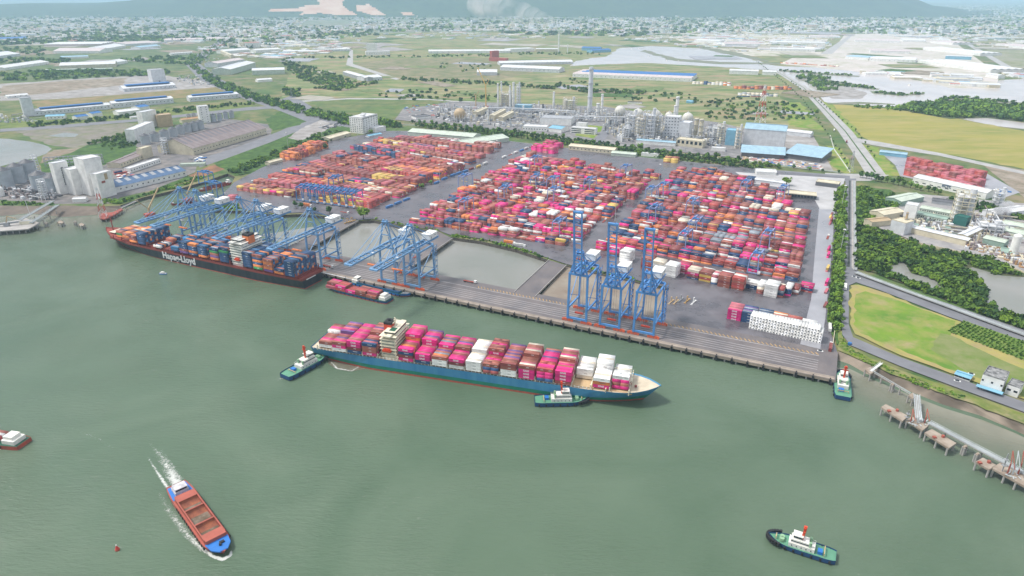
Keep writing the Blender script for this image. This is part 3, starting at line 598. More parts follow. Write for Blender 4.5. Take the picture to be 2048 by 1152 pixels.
# ---- red and blue bulk barge under way
a, b = P(352, 970, -2), P(450, 1106, -2); L = math.dist(a, b) + 1; c = ((a[0] + b[0]) / 2, (a[1] + b[1]) / 2)
bk = thing('bulk_barge', (*c, WZ), ang(a, b), label='red open hold bulk barge with blue bow and white cabin, leaving a foamy wake', cat='barge')
BB = 14.0
hull(L, BB, [(-1, 0), (3.0, 0)], [m_brown, m_brown], deck=0, stern=.78, bow0=(.78, .82), rake=.05, sheer=1.0, parent=bk, bul=.3, sternk=.2)
bs, be = -L * .27, L * .33; seg = (be - bs) / 3
mb = MB()
for sg in (1, -1): mb.box((bs + be) / 2, sg * BB * .40, 2.3, be - bs, .6, 3.6)
for k in range(4): mb.box(bs + k * seg + (1.6 if k == 0 else -1.6 if k == 3 else 0), 0, 2.3, 1.0 if k % 3 else 6.5, BB * .8, 3.55)
mb.build('coaming', m_brown, bk)
m_hold = mat('hold_wall', (.20, .06, .035), c2=(.34, .11, .05), scale=.3, rough=.8); m_hfloor = mat('hold_floor_dark', (.09, .06, .03), c2=(.20, .16, .12), scale=.25, rough=.8)
for k in range(3):
    x0, x1 = bs + k * seg + (4.9 if k == 0 else .5), bs + (k + 1) * seg - (4.9 if k == 2 else .5); y = BB * .375; mb = MB()
    mb.add([(x0, -y, 2.75), (x1, -y, 2.75), (x1, y, 2.75), (x0, y, 2.75)], [(0, 1, 2, 3)], 1)
    cv = [(x0 + 4.2 * (1 - math.cos(t * math.pi / 10)), 2.78 + 3.0 * (1 - math.sin(t * math.pi / 10))) for t in range(6)]
    mb.strip([(a_, -y, b_) for a_, b_ in cv], [(a_, y, b_) for a_, b_ in cv], 0)
    mb.build('hold', [m_hold, m_hfloor], bk)
mb = MB().box(-L * .39, 0, 2.7, L * .10, BB * .56, 2.2).box(-L * .385, 0, 4.9, L * .075, BB * .5, 2.0).box(-L * .38, 0, 6.9, L * .08, BB * .52, .2)
cb = mb.build('cabin', cm('weathered_white', (.52, .50, .52), var=.25, scale=.4), bk); MB().box(-L * .347, 0, 5.4, .3, BB * .44, .9).build('windows', m_glass, cb)
mb = MB(); mb.prism([(L * .345, -BB * .44), (L * .43, -BB * .38), (L * .48, -BB * .16), (L * .48, BB * .16), (L * .43, BB * .38), (L * .345, BB * .44)], 3.0, 3.75); mb.build('bow_deck', m_bblue, bk)
MB().prism([(-L * .3, -BB * .46), (-L * .48, -BB * .38), (-L * .48, BB * .38), (-L * .3, BB * .46)], 2.2, 2.85).build('stern_deck', m_bblue, bk)
MB().cyl(L * .42, 0, 3.7, .7, 1.2, 8).box(L * .40, 1.5, 3.7, 1.5, 2.5, .9).build('windlass', m_black, bk)
for k in range(14):
    for sg in (1, -1): put('tyre_fender', ME_TYRE, bk, (-L * .2 + k * L * .042, sg * BB * .5, 1.0))
# foam: thin sheets on the water, broken up by noise and fading at their edges
m_foam = bpy.data.materials.new('foam'); m_foam.use_nodes = True; n = m_foam.node_tree; b = n.nodes['Principled BSDF']; b.inputs['Base Color'].default_value = (.62, .64, .60, 1); b.inputs['Roughness'].default_value = .8
at = n.nodes.new('ShaderNodeAttribute'); at.attribute_name = 'foam'; t_ = n.nodes.new('ShaderNodeTexCoord'); z_ = n.nodes.new('ShaderNodeTexNoise'); z_.inputs['Scale'].default_value = .55; z_.inputs['Detail'].default_value = 8; z_.inputs['Roughness'].default_value = .75; z_.inputs['Distortion'].default_value = .6
n.links.new(t_.outputs['Object'], z_.inputs['Vector'])
ad = n.nodes.new('ShaderNodeMath'); ad.operation = 'ADD'; n.links.new(z_.outputs['Fac'], ad.inputs[0]); n.links.new(at.outputs['Fac'], ad.inputs[1])
mr_ = n.nodes.new('ShaderNodeMapRange'); mr_.inputs['From Min'].default_value = .98; mr_.inputs['From Max'].default_value = 1.22; mr_.inputs['To Max'].default_value = .85; n.links.new(ad.outputs[0], mr_.inputs['Value']); n.links.new(mr_.outputs[0], b.inputs['Alpha'])
FO = [0]
def foam(name, px, wid, amp, lab):
    c_ = PL(px, WZ); m_ = []
    for i in range(len(c_) - 1):
        for s in range(8): m_.append(((c_[i][0] + (c_[i + 1][0] - c_[i][0]) * s / 8, c_[i][1] + (c_[i + 1][1] - c_[i][1]) * s / 8), wid[i] + (wid[i + 1] - wid[i]) * s / 8, amp[i] + (amp[i + 1] - amp[i]) * s / 8))
    m_.append((c_[-1], wid[-1], amp[-1])); vs = []; av = []; FO[0] += 1
    prof_ = [(-1, 0), (-.75, .35), (-.4, .75), (0, 1), (.4, .75), (.75, .35), (1, 0)]
    for i, (q, w_, a_) in enumerate(m_):
        u = m_[min(i + 1, len(m_) - 1)][0]; v = m_[max(i - 1, 0)][0]; l = math.dist(u, v); nx, ny = -(u[1] - v[1]) / l, (u[0] - v[0]) / l
        for (o_, f_) in prof_: vs.append((q[0] + nx * w_ * o_, q[1] + ny * w_ * o_, WZ + .05 + .01 * FO[0])); av.append(f_ * a_)
    fs = [(i * 7 + j, (i + 1) * 7 + j, (i + 1) * 7 + j + 1, i * 7 + j + 1) for i in range(len(m_) - 1) for j in range(6)]
    me = bpy.data.meshes.new(name); me.from_pydata(vs, [], fs); me.materials.append(m_foam); at_ = me.attributes.new('foam', 'FLOAT', 'POINT'); at_.data.foreach_set('value', av)
    put(name, me, None, label=lab, kind='stuff')
foam('wake_foam', [(356, 972), (342, 945), (322, 912), (298, 886)], [7, 8.5, 8, 5], [.82, .68, .55, .42], 'white wake trailing behind the red and blue barge')
foam('wake_foam', [(345, 990), (318, 950), (296, 915)], [2.4, 2.2, 1.8], [.8, .7, .55], 'thin outer line of the barge wake')
foam('wake_foam', [(318, 985), (338, 1022), (372, 1066), (402, 1096), (422, 1110)], [5, 6, 5, 3.5, 2.5], [.45, .55, .62, .68, .7], 'soft foam sliding along the near side of the barge')
foam('bow_wave', [(408, 1098), (425, 1113), (446, 1119), (461, 1111), (463, 1100)], [1.6, 2.0, 2.4, 2.0, 1.0], [.7, .85, .95, .85, .5], 'white bow wave of the barge')
foam('propeller_wash', [(660, 722), (674, 737), (704, 742), (724, 729)], [3, 1.8, 1.6, 2.5], [.5, .75, .7, .6], 'foam ring behind the stern of the blue hulled ship')
foam('wake_foam', [(570, 756), (550, 760), (532, 757)], [2, 4, 4], [.7, .5, .3], 'small wash at the stern of the pushing tug')
foam('wake_foam', [(240, 905), (200, 880), (150, 858), (60, 842)], [3, 5, 5, 3], [.42, .48, .42, .35], 'faint old wake line across the river')
# churned silt behind the ship
MB().prism(PL([(655, 716), (672, 712), (730, 722), (745, 730), (728, 738), (700, 743), (672, 738), (657, 728)], WZ), None, WZ + .03).build('churned_water', mat('silt_water', (.13, .115, .08), c2=(.17, .16, .12), rough=.3, scale=.25, bump=.5), kind='structure')

# ---- small craft
def barge(name, a, b, B, lab, mt, cargo=None, deckm=None, cabin=m_shipwhite, cat='barge', empty=False):
    L = math.dist(a, b); c = ((a[0] + b[0]) / 2, (a[1] + b[1]) / 2); t = thing(name, (*c, WZ), ang(a, b), label=lab, cat=cat)
    hull(L, B, [(-1, 1), (.8, 0), (3.0, 0)], [mt, m_hred, deckm or m_dkgreen], stern=.8, bow0=(.78, .86), rake=.03, sheer=.9, parent=t, bul=.5, ns=22)
    cb = MB().box(-L * .42, 0, 2.5, L * .10, B * .66, 3.0).box(-L * .415, 0, 5.5, L * .07, B * .5, 2.3).build('cabin', cabin, t)
    MB().box(-L * .415 + L * .036, 0, 6.2, .2, B * .45, 1).build('windows', m_glass, cb)
    MB().prism([(L * .38, -B * .36), (L * .46, -B * .2), (L * .47, 0), (L * .46, B * .2), (L * .38, B * .36)], 2.4, 3.4).build('bow_deck', m_steel, t)
    for k in range(int(L / 6)):
        for sg in (1, -1): put('tyre_fender', ME_TYRE, t, (-L * .38 + k * 5.2, sg * B * .5, .9))
    if empty:
        mb = MB()
        for sg in (1, -1): mb.box(-.02 * L, sg * B * .36, 2.5, L * .72, .4, 1.8)
        for sg in (1, -1): mb.box(-.02 * L + sg * L * .36, 0, 2.5, .4, B * .72, 1.8)
        mb.build('coaming', empty, t); MB().box(-.02 * L, 0, 2.55, L * .70, B * .69, .3).build('hold', m_navy, t)
    return t, L
redb, redL = barge('container_barge', P(780, 602, -3), P(662, 574, -3), 15, 'small navy and red barge loaded with red and pink containers beside the quay', m_navy)
barge('cargo_barge', P(706, 563, -3), P(822, 591, -3), 13, 'empty blue hold barge with white cabin squeezed between loaded barge and quay', m_bblue, empty=cm('hold_blue', (.02, .10, .20)))
leftb, leftL = barge('container_barge', P(49, 888, -3), P(-185, 850, -3), 14, 'barge with red and white containers cut off by the left picture edge', m_hred)
t, L_ = barge('cargo_barge', P(394, 402, -3), P(342, 409, -3), 9, 'small dark barge with tan cabin moored in the slip behind the black ship', m_deckred)
barge('cargo_barge', P(462, 366, -3), P(398, 382, -3), 9, 'dark red barge lying under the blue gantries in the slip', m_hred, empty=m_deckred)
barge('cargo_barge', P(1822, 171, 0), P(1786, 166, 0), 11, 'lone barge far out on the pale inlet', m_navy, empty=m_navy)
for (x, y, l) in ((1296, 113, 12), (1332, 121, 18), (1355, 122, 20), (1262, 98, 14), (1277, 98, 12)):
    p = P(x, y); q = P(x + l, y + 1)
    barge('river_boat', p, q, 7, 'small dark far inlet boat, %s' % {1296: 'its lower middle', 1332: 'left of two in a row', 1355: 'right of two in a row', 1262: 'the left of the upper pair', 1277: 'the right of the upper pair'}[x], m_steel, empty=m_steel, cat='boat')
p = P(327, 548, WZ)
bo = thing('launch', (*p, WZ), R(-10), label='tiny pale blue launch near the black hulled ship', cat='boat')
hull(9, 3, [(-.3, 0), (1.2, 0)], [m_bblue, m_shipwhite], parent=bo, bul=.2, ns=14, bow0=(.5, .5)); MB().box(-.8, 0, 1, 3.4, 2, 1.6).build('cabin', m_shipwhite, bo)
p = P(235, 1100, WZ)
bu = thing('buoy', (*p, WZ), 0, label='red conical navigation buoy in open water at the lower left', cat='buoy')
MB().cyl(0, 0, -.5, 1.25, 1.3, 14, 0).build('float', m_hred, bu)
MB().cyl(0, 0, .8, 1.0, 2.2, 12, 0, .35).build('tower', cm('buoy_red', (.55, .04, .03)), bu); MB().cyl(0, 0, 3.0, .35, .7, 8).build('lantern', m_white, bu)

# ================================================================ ship to shore cranes
m_crane = cm('crane_blue', (.09, .27, .58), .45); m_crane2 = cm('crane_blue_pale', (.15, .30, .50), .5); m_bogie = cm('bogie_orange', (.62, .12, .05)); m_mh = cm('machinery_white', (.75, .75, .73))
def sts(name, Hp, boom, apex, m):
    t = thing(name, (0, 0, 0)); G = 28.5; W = 9.0
    for (x, y) in ((-W, 0), (W, 0), (-W, G), (W, G)):
        xs = 1 if x > 0 else -1
        MB().bar((x, y, 2.6), (x - xs * .6, y, Hp), 1.7 if y == 0 else 1.5).build('leg', m, t)
        mb = MB()
        for k in range(4): mb.box(x - 4.2 + k * 2.8, y, 0, 2.2, 1.1, 1.3)
        mb.box(x - 2.8, y, 1.2, 5, .9, .9).box(x + 2.8, y, 1.2, 5, .9, .9).box(x, y, 1.9, 8, 1.1, .8)
        mb.build('bogie', m_bogie, t)
    mb = MB()
    for y in (0, G):
        mb.bar((-W, y, 3.6), (W, y, 3.6), 1.4, 1.8)
        mb.bar((-W, y, Hp), (W, y, Hp), 1.5, 1.9)
    for x in (-W, W):
        mb.bar((x, 0, 13), (x, G, 13), 1.3, 1.5); mb.bar((x, 0, Hp - .5), (x, G, Hp - .5), 1.3, 1.7)
        mb.bar((x, 0, 14), (x, G, Hp - 3), .7)
        mb.bar((x, G, 14), (x, 2, 26), .5)
    mb.build('portal_beams', m, t)
    mb = MB()
    for x in (-3.4, 3.4): mb.bar((x, -1, Hp + 2.2), (x, G + 19, Hp + 2.2), 1.1, 2.0)
    for k in range(8): mb.bar((-3.4, 1 + k * 6.4, Hp + 2.6), (3.4, 1 + k * 6.4, Hp + 2.6), .6)
    for x in (-5, 5): mb.bar((x, 0, Hp + 1.8), (x, G + 18, Hp + 1.8), .8, .15)
    mb.build('main_girder', m, t)
    mb = MB()
    for xs in (-1, 1):
        mb.bar((xs * 8.2, 0, Hp), (xs * 2.6, 1.5, Hp + apex), 1.1)
        mb.bar((xs * 8.2, 0, Hp), (xs * 3.4, 0, Hp + apex * .45), .6)
        mb.bar((xs * 2.6, 1.5, Hp + apex), (xs * 5, G * .55, Hp + 2), .6)
    mb.bar((-2.8, 1.5, Hp + apex), (2.8, 1.5, Hp + apex), 1.2, 1.6); mb.bar((-5.4, .8, Hp + apex * .5), (5.4, .8, Hp + apex * .5), .8)
    mb.box(0, 1.5, Hp + apex + .8, 7, 4, .3).box(-2, 1.5, Hp + apex + 1, 1.4, 1.8, 1.8).box(2, 1.5, Hp + apex + 1, 1.4, 1.8, 1.8)
    mb.build('apex_frame', m, t)
    mb = MB()
    for x in (-3, 3):
        mb.bar((x * .85, 2, Hp + apex), (x, G + 17, Hp + 3), .45); mb.bar((x * .85, 2, Hp + apex), (x * 2.4, G, Hp), .4)
    mb.build('backstays', m, t)
    BL = 58.0; th = 0 if boom == 'down' else R(84)
    def bp(x, d, h=0): return (x, -2 - d * math.cos(th) + h * math.sin(th), Hp + 2.2 + d * math.sin(th) + h * math.cos(th))
    mb = MB()
    for x in (-3.4, 3.4): mb.bar(bp(x, 0), bp(x, BL), 1.0, 1.5)
    for k in range(11): mb.bar(bp(-3.4, 1 + k * 5.6), bp(3.4, 1 + k * 5.6), .7)
    for x in (-4.6,): mb.bar(bp(x, 0, 1), bp(x, BL, 1), .7, .12)
    for k in (0, 1, 2, 3): mb.bar(bp(-3.4 if k % 2 else 3.4, BL - 14 + 4 * k), bp(3.4 if k % 2 else -3.4, BL - 10 + 4 * k), .4)
    mb.box(*bp(0, BL)[:2], bp(0, BL)[2] - .6, 8.6, 2.4, 1.4)
    mb.build('boom', m, t)
    mb = MB()
    if boom == 'down':
        for x in (-3.2, 3.2):
            mb.bar((x * .8, 1, Hp + apex), bp(x, 29, 1), .4); mb.bar((x * .8, 1, Hp + apex), bp(x, 52, 1), .4)
    else:
        for x in (-3.2, 3.2):
            mb.bar((x * .8, 1, Hp + apex), bp(x, 16, 2), .4); mb.bar(bp(x, 16, 2), bp(x, 40, 1), .35)
    mb.build('forestays', m, t)
    mh = MB().box(0, G + 8, Hp + 3.6, 9.5, 15, 5.2).box(0, G + 8, Hp + 8.8, 10, 15.6, .3).build('machinery_house', m_mh, t)
    MB().box(4.85, G + 4, Hp + 4, .2, 1.4, 2.4).box(4.85, G + 11, Hp + 6, .2, 2, 1).build('louvres', m_steel, mh)
    cy = 6 if boom == 'up' else -24
    MB().box(1.5, cy, Hp - 1.6, 2.6, 3, 2.6).box(0, cy + 2, Hp + .6, 6, 5, .8).build('operator_cab', m_mh if boom == 'down' else m, t)
    mb = MB()
    z = 3.0; k = 0
    while z < Hp - 4:
        s_ = 1 if k % 2 else -1
        mb.bar((W + 1.8, G - 2.5 * s_, z), (W + 1.8, G + 2.5 * s_, z + 3.2), .8, .5); z += 3.2; k += 1
        mb.bar((W + 1.8, G - 3, z), (W + 1.8, G + 3, z), .9, .15)
    mb.bar((W + 2.4, G - 2.8, 3), (W + 2.4, G - 2.8, Hp), .3); mb.bar((W + 2.4, G + 2.8, 3), (W + 2.4, G + 2.8, Hp), .3)
    mb.build('stair_tower', m, t)
    if boom == 'up':
        mb = MB()
        for x in (-3, -1, 1, 3): mb.bar((x, 5.5, 14 if False else 8), (x, 5.5, Hp + 1), .18)
        mb.build('hoist_ropes', m_steel, t)
        MB().box(0, 5.5, 6.5, 8, 2, 1.2).build('spreader', m_redorg, t)
    else:
        mb = MB()
        for x in (-2, 2): mb.bar((x, -24, 30), (x, -24, Hp + 1), .18)
        mb.build('hoist_ropes', m_steel, t); MB().box(0, -24, 29, 12, 2.2, 1.0).build('spreader', m_orange, t)
    return t
bpy.context.view_layer.update()
def place_sts(src, u, lab, first, m=None, v=7.0):
    o = src if first else copy_tree(src)
    x, y = Q(u, v); o.location = (x, y, .92); o.rotation_euler = (0, 0, QA)
    tag(o, lab, 'gantry crane', 'ship to shore gantry cranes'); return o
tall = sts('quay_crane', 47, 'up', 20, m_crane); place_sts(tall, -217, 'tallest blue quay crane, its ladder-like boom raised, left of its two neighbours', True)
up = sts('quay_crane', 41, 'up', 18, m_crane); place_sts(up, -186, 'blue quay crane with raised boom, middle of the raised three', True)
place_sts(up, -155, 'blue quay crane with raised boom, nearest the open apron on the right', False)
dn = sts('quay_crane', 40, 'down', 26, m_crane2); place_sts(dn, -395, 'pale blue crane with lowered boom, right one of the pair beside the barges', True)
place_sts(dn, -424, 'pale blue crane with lowered boom, left one of the pair beside the barges', False)
place_sts(dn, -521, 'pale blue crane with boom lowered over the stern half of the black ship', False)
place_sts(dn, -596, 'pale blue crane just forward of the white house of the black ship, nearer the stern', False)
place_sts(dn, -622, 'pale blue crane just forward of the white house of the black ship, nearer the bow', False)
place_sts(dn, -690, 'pale blue crane over the forward containers of the black ship, second from the bow', False)
place_sts(dn, -716, 'pale blue crane nearest the bow of the black ship', False)
# ================================================================ containers
CC = {'maroon': (.23, .055, .05), 'brown': (.32, .105, .075), 'red': (.40, .07, .06), 'magenta': (.64, .02, .19), 'pink': (.46, .12, .15), 'orange': (.66, .21, .06),
      'navy': (.02, .06, .15), 'white': (.74, .73, .70), 'cream': (.66, .58, .46), 'yellow': (.62, .42, .10), 'grey': (.25, .28, .32), 'teal': (.05, .28, .25), 'green': (.03, .20, .06), 'blue': (.05, .19, .38), 'purple': (.16, .08, .24)}
CN = list(CC)
CMAT = {}
for k_, c_ in CC.items():
    m = mat('container_' + k_, c_, rough=.48, var=.13, scale=.35, spec=.5)
    n = m.node_tree; b = n.nodes['Principled BSDF']
    tcn = n.nodes.new('ShaderNodeTexCoord'); wv = n.nodes.new('ShaderNodeTexWave'); wv.inputs['Scale'].default_value = 1.1; wv.bands_direction = 'X'
    bmp = n.nodes.new('ShaderNodeBump'); bmp.inputs['Strength'].default_value = .5; bmp.inputs['Distance'].default_value = .05
    n.links.new(tcn.outputs['Object'], wv.inputs['Vector']); n.links.new(wv.outputs['Fac'], bmp.inputs['Height']); n.links.new(bmp.outputs[0], b.inputs['Normal'])
    oi = n.nodes.new('ShaderNodeObjectInfo'); hs = n.nodes.new('ShaderNodeHueSaturation'); mr = n.nodes.new('ShaderNodeMapRange')
    mr.inputs['To Min'].default_value = .8; mr.inputs['To Max'].default_value = 1.2; n.links.new(oi.outputs['Random'], mr.inputs['Value']); n.links.new(mr.outputs[0], hs.inputs['Value'])
    lk = b.inputs['Base Color'].links[0]; srcs = lk.from_socket; n.links.new(srcs, hs.inputs['Color']); n.links.new(hs.outputs[0], b.inputs['Base Color'])
    CMAT[k_] = m
m_mark = cm('white_marking', (.80, .79, .78)); m_lock = cm('door_bar_grey', (.35, .33, .32))
TH = 2.72; CW = 2.44
# glyphs of O, N, E as bars in a 4 x 5 grid
GL = {'O': [(0, 0, 1, 5), (3, 0, 1, 5), (1, 0, 2, 1), (1, 4, 2, 1)], 'N': [(0, 0, 1, 5), (3, 0, 1, 5), (1, 3, .6, 1.4), (1.6, 1.8, .7, 1.5), (2.3, .6, .7, 1.4)], 'E': [(0, 0, 1, 5), (1, 0, 2.4, 1), (1, 2, 2, 1), (1, 4, 2.4, 1)]}
def cont_mesh(colr, ln, reefer=False):
    key = (colr, ln, reefer)
    if key in CMESH: return CMESH[key]
    mb = MB(); h = TH - .06
    mb.box(0, 0, 0, ln - .25, CW - .1, h - .03, 0, 0)
    for x in (-ln / 2 + .1, ln / 2 - .1):
        for y in (-CW / 2 + .1, CW / 2 - .1): mb.box(x, y, 0, .2, .2, h, 0, 0)
        mb.box(x, 0, h - .2, .2, CW, .2, 0, 0); mb.box(x, 0, 0, .2, CW, .2, 0, 0)
    for y in (-CW / 2 + .06, CW / 2 - .06): mb.box(0, y, h - .16, ln, .12, .16, 0, 0); mb.box(0, y, 0, ln, .12, .18, 0, 0)
    for x in (-.8, -.3, .3, .8):
        mb.box(-ln / 2 + .04, x, .25, .12, .06, h - .5, 0, 2)
    if colr == 'magenta' and not reefer:
        sc_ = ln / 12.2 * .42
        for sg in (1, -1):
            for gi, g in enumerate('ONE'):
                for (gx, gy, gw, gh) in GL[g]:
                    x0 = (-2.3 + gi * 1.65) * 12.2 / 12.2 * (ln / 12.2 + .25) / 1.25 + gx * .33
                    mb.box(sg * (x0 + gw * .165), sg * -(CW / 2 - .02), .75 + gy * .27, gw * .33, .08, gh * .27, 0, 1)
    elif colr in ('orange', 'navy', 'brown', 'red', 'maroon', 'green', 'white'):
        wl = {'orange': 4.5, 'navy': 4.0, 'white': 2.6}.get(colr, 2.2); mi = 1 if colr != 'white' else 2
        if colr == 'orange': mi = 3
        for sg in (1, -1):
            for q in range(5): mb.box(sg * .9 + (q - 2) * wl / 5, sg * -(CW / 2 - .02), 1.35, wl / 5 * .6, .08, .5, 0, mi)
    me = mb.mesh('shipping_container_' + colr, [CMAT[colr], m_mark, m_lock, m_navy]); CMESH[key] = me; return me
CMESH = {}
# every container is first listed: (x, y, z, rz, length, colour, reefer, label, exposed-top, exposed-side)
CL = []
def addc(x, y, z, rz, ln, c, lab, top, side, reefer=False): CL.append((x, y, z, rz, ln, c, lab, top, side, reefer))
rc = random.Random(11)
ORD = ['first', 'second', 'third', 'fourth', 'fifth', 'sixth', 'seventh', 'eighth', 'ninth', 'tenth', 'eleventh', 'twelfth', 'thirteenth', 'fourteenth', 'fifteenth', 'sixteenth', 'seventeenth', 'eighteenth', 'nineteenth', 'twentieth']
def tiern(k, n): return 'top tier' if k == n - 1 else 'bottom tier' if k == 0 else ORD[k] + ' tier'
def stow(O, A, L, B, rows, s, near, far, pal, z0, nearsign, bayname, vessel, split=None, fill=None, ln=12.19, narrow=0):
    """one bay of deck containers: near / far = colours from the deck up on the near and far half"""
    ca, sa = math.cos(A), math.sin(A)
    for r in range(narrow, rows - narrow):
        rr = r if nearsign < 0 else rows - 1 - r           # 0 = row nearest the camera
        stack = near if rr - narrow < (split or rows // 2) else far
        if rr == rows - 1 - narrow and fill: stack = fill
        n = len(stack)
        for k in range(n):
            c = stack[k]
            if rr > 0 + narrow and not (stack is far and rr == (split or rows // 2)): c = pal[(rr * 7 + k * 3 + int(s)) % len(pal)] if rc.random() < .75 else c
            y = (r - (rows - 1) / 2) * (CW + .06)
            parts = [(0, ln)] if not (isinstance(c, str) and c.startswith('2')) else [(-3.1, 6.06), (3.1, 6.06)]
            cc = c[1:] if c.startswith('2') else c
            for dx, l in parts:
                xl = s - L / 2 + 6.5 + dx
                side_open = (rr == narrow) or (stack is far and rr == (split or rows // 2) and k >= len(near))
                lab = '%s container, %s, %s row, %s, %s' % (cc, tiern(k, n), ORD[rr - narrow], bayname + (' left half' if dx < 0 else ' right half' if dx > 0 else ''), vessel)
                if not (k == n - 1 or side_open or rr in (narrow,) or True): continue
                addc(O[0] + ca * xl - sa * y, O[1] + sa * xl + ca * y, z0 + k * TH, A, l, cc, lab, k == n - 1, side_open)
N1 = 'blue hulled ship'
pp = ['magenta', 'magenta', 'pink', 'maroon', 'brown', 'brown', 'magenta', 'purple', 'red']
bays = [(8, ['white', 'brown'], ['white', 'magenta', 'red'], ['pink', 'maroon', 'magenta', 'white', 'brown']),
        (21.6, ['white', 'magenta', 'brown'], ['maroon', 'red', 'magenta', 'purple'], ['brown', 'pink', 'pink', 'purple', 'magenta']),
        (35.2, ['navy', 'maroon', 'magenta', 'magenta'], ['maroon', 'magenta', 'magenta', 'pink'], ['magenta', 'magenta', 'pink', 'brown']),
        (48.8, ['magenta', 'brown', 'brown', 'navy'], ['magenta', 'red', 'red', 'maroon', 'brown'], ['pink', 'brown', 'maroon', 'purple']),
        (80.5, ['magenta', 'maroon', 'navy', 'magenta'], ['maroon', 'navy', 'brown', 'brown', 'orange', 'magenta'], ['brown', 'magenta', 'pink', 'orange', 'magenta']),
        (94.8, ['navy', 'magenta', 'magenta'], ['maroon', 'white', 'white', 'magenta', 'magenta'], ['magenta', 'magenta', 'purple', 'pink']),
        (109, ['white', 'white', 'brown'], ['magenta', 'white', 'magenta', 'magenta'], ['brown', 'brown', 'orange', 'purple', 'grey']),
        (123, ['white', 'maroon', 'magenta'], ['white', 'white', 'navy', 'brown'], ['magenta', 'pink', 'maroon', 'purple']),
        (137, ['white', 'white', 'white'], ['white', 'white', 'white', 'white'], ['white', 'white', 'cream', 'white']),
        (151, ['2maroon', '2navy', '2brown'], ['red', 'maroon', 'red', 'magenta', '2brown'], ['maroon', 'red', '2magenta', 'brown']),
        (165, ['white', 'white', 'brown', 'maroon'], ['red', 'orange', 'magenta', 'purple'], ['brown', 'brown', 'purple', 'pink']),
        (179.3, ['magenta', 'magenta', 'magenta', 'brown'], ['red', 'red', 'maroon', 'red', 'brown'], ['brown', 'brown', 'pink', 'cream']),
        (193.5, ['2navy', '2magenta', '2magenta', '2red'], ['maroon', 'maroon', 'brown', 'magenta'], ['magenta', 'magenta', 'brown', 'purple']),
        (207.5, ['maroon', 'magenta', 'magenta', 'magenta'], ['brown', 'cream', 'cream', 'red', 'brown'], ['magenta', 'pink', 'brown', 'cream', 'red']),
        (221.5, [], ['cream', 'white', 'white'], ['white', 'white', 'cream']),
        (235.8, ['magenta', 'orange', 'white'], ['brown', 'cream', 'white', 'white', 'white'], ['white', 'white', 'cream', 'white']),
        ]
ordn = ['sternmost bay', 'second bay from stern', 'third bay from stern', 'bay behind bridge', 'first bay ahead of bridge'] + ['%s bay ahead of bridge' % w_ for w_ in ORD[1:11]] + ['last long bay before bow']
for i, (s, nr, fr, pal) in enumerate(bays):
    stow((O1[0], O1[1]), A1, L1, 32.2, 13, s, nr, fr, pal, WZ + 13.0, -1, ordn[i], N1, split=(6 if i not in (14,) else 5), narrow=1 if s > 222 or s < 9 else 0)
stow((O1[0], O1[1]), A1, L1, 32.2, 13, 249.5, ['2magenta', '2brown', '2magenta', '2white'], ['white', 'white', 'white'], ['white', 'white', 'cream'], WZ + 13.0, -1, 'foremost bay', N1, narrow=2, split=3)
N2 = 'black hulled ship'
nn = ['navy', 'navy', 'navy', 'navy', 'orange', 'brown', 'navy', 'grey', 'blue']
b2 = [(8, ['navy'] * 6, ['navy'] * 6), (22.6, ['orange', 'navy'], ['navy', 'brown', 'navy', 'navy']), (37.1, ['purple', 'orange', 'brown', 'orange', 'brown'], ['navy', 'navy', 'navy', 'orange']),
      (51.6, ['green', 'orange', 'navy', 'orange', 'navy', 'brown'], ['navy', 'navy', 'navy', 'navy']), (66.1, ['navy'] * 6, ['navy', 'navy', 'navy', 'navy', 'brown', 'navy']),
      (100, ['navy', 'navy', 'navy', 'navy', 'green', 'navy'], ['navy', 'navy', 'navy', 'brown', 'orange']), (114.6, ['orange', 'purple', 'brown', 'green', 'navy'], ['orange', 'brown', 'orange', 'brown']),
      (133, ['orange', 'navy', 'navy', 'navy', 'navy'], ['navy', 'orange', 'orange', 'orange']), (147.6, ['navy', 'orange', 'navy', 'navy', 'orange'], ['navy', 'cream', 'orange']),
      (162.2, ['purple', 'maroon', 'navy', 'navy', 'navy'], ['navy', 'teal', 'brown']), (177, ['navy', 'blue'], ['orange', 'navy', 'navy', 'blue']), (206, ['white'], ['maroon', 'brown']),
      (232, ['navy'] * 5, ['navy'] * 5), (246.6, ['orange', 'maroon', 'maroon'], ['orange', 'maroon', 'orange', 'cream']), (261.2, ['brown', 'orange', 'brown'], ['orange', 'orange', 'orange']), (275.8, ['orange', 'green', 'brown'], ['blue', 'navy', 'orange'])]
for i, (s, nr, fr) in enumerate(b2):
    pal = nn if i not in (13, 14, 15) else ['orange', 'orange', 'brown', 'navy', 'cream', 'orange']
    stow((O2[0], O2[1]), A2, L2, 37, 14, s, nr, fr, pal, WZ + 13.4, 1, '%s bay from stern' % ORD[i], N2, narrow=2 if s > 270 else 1 if s > 255 else 0)
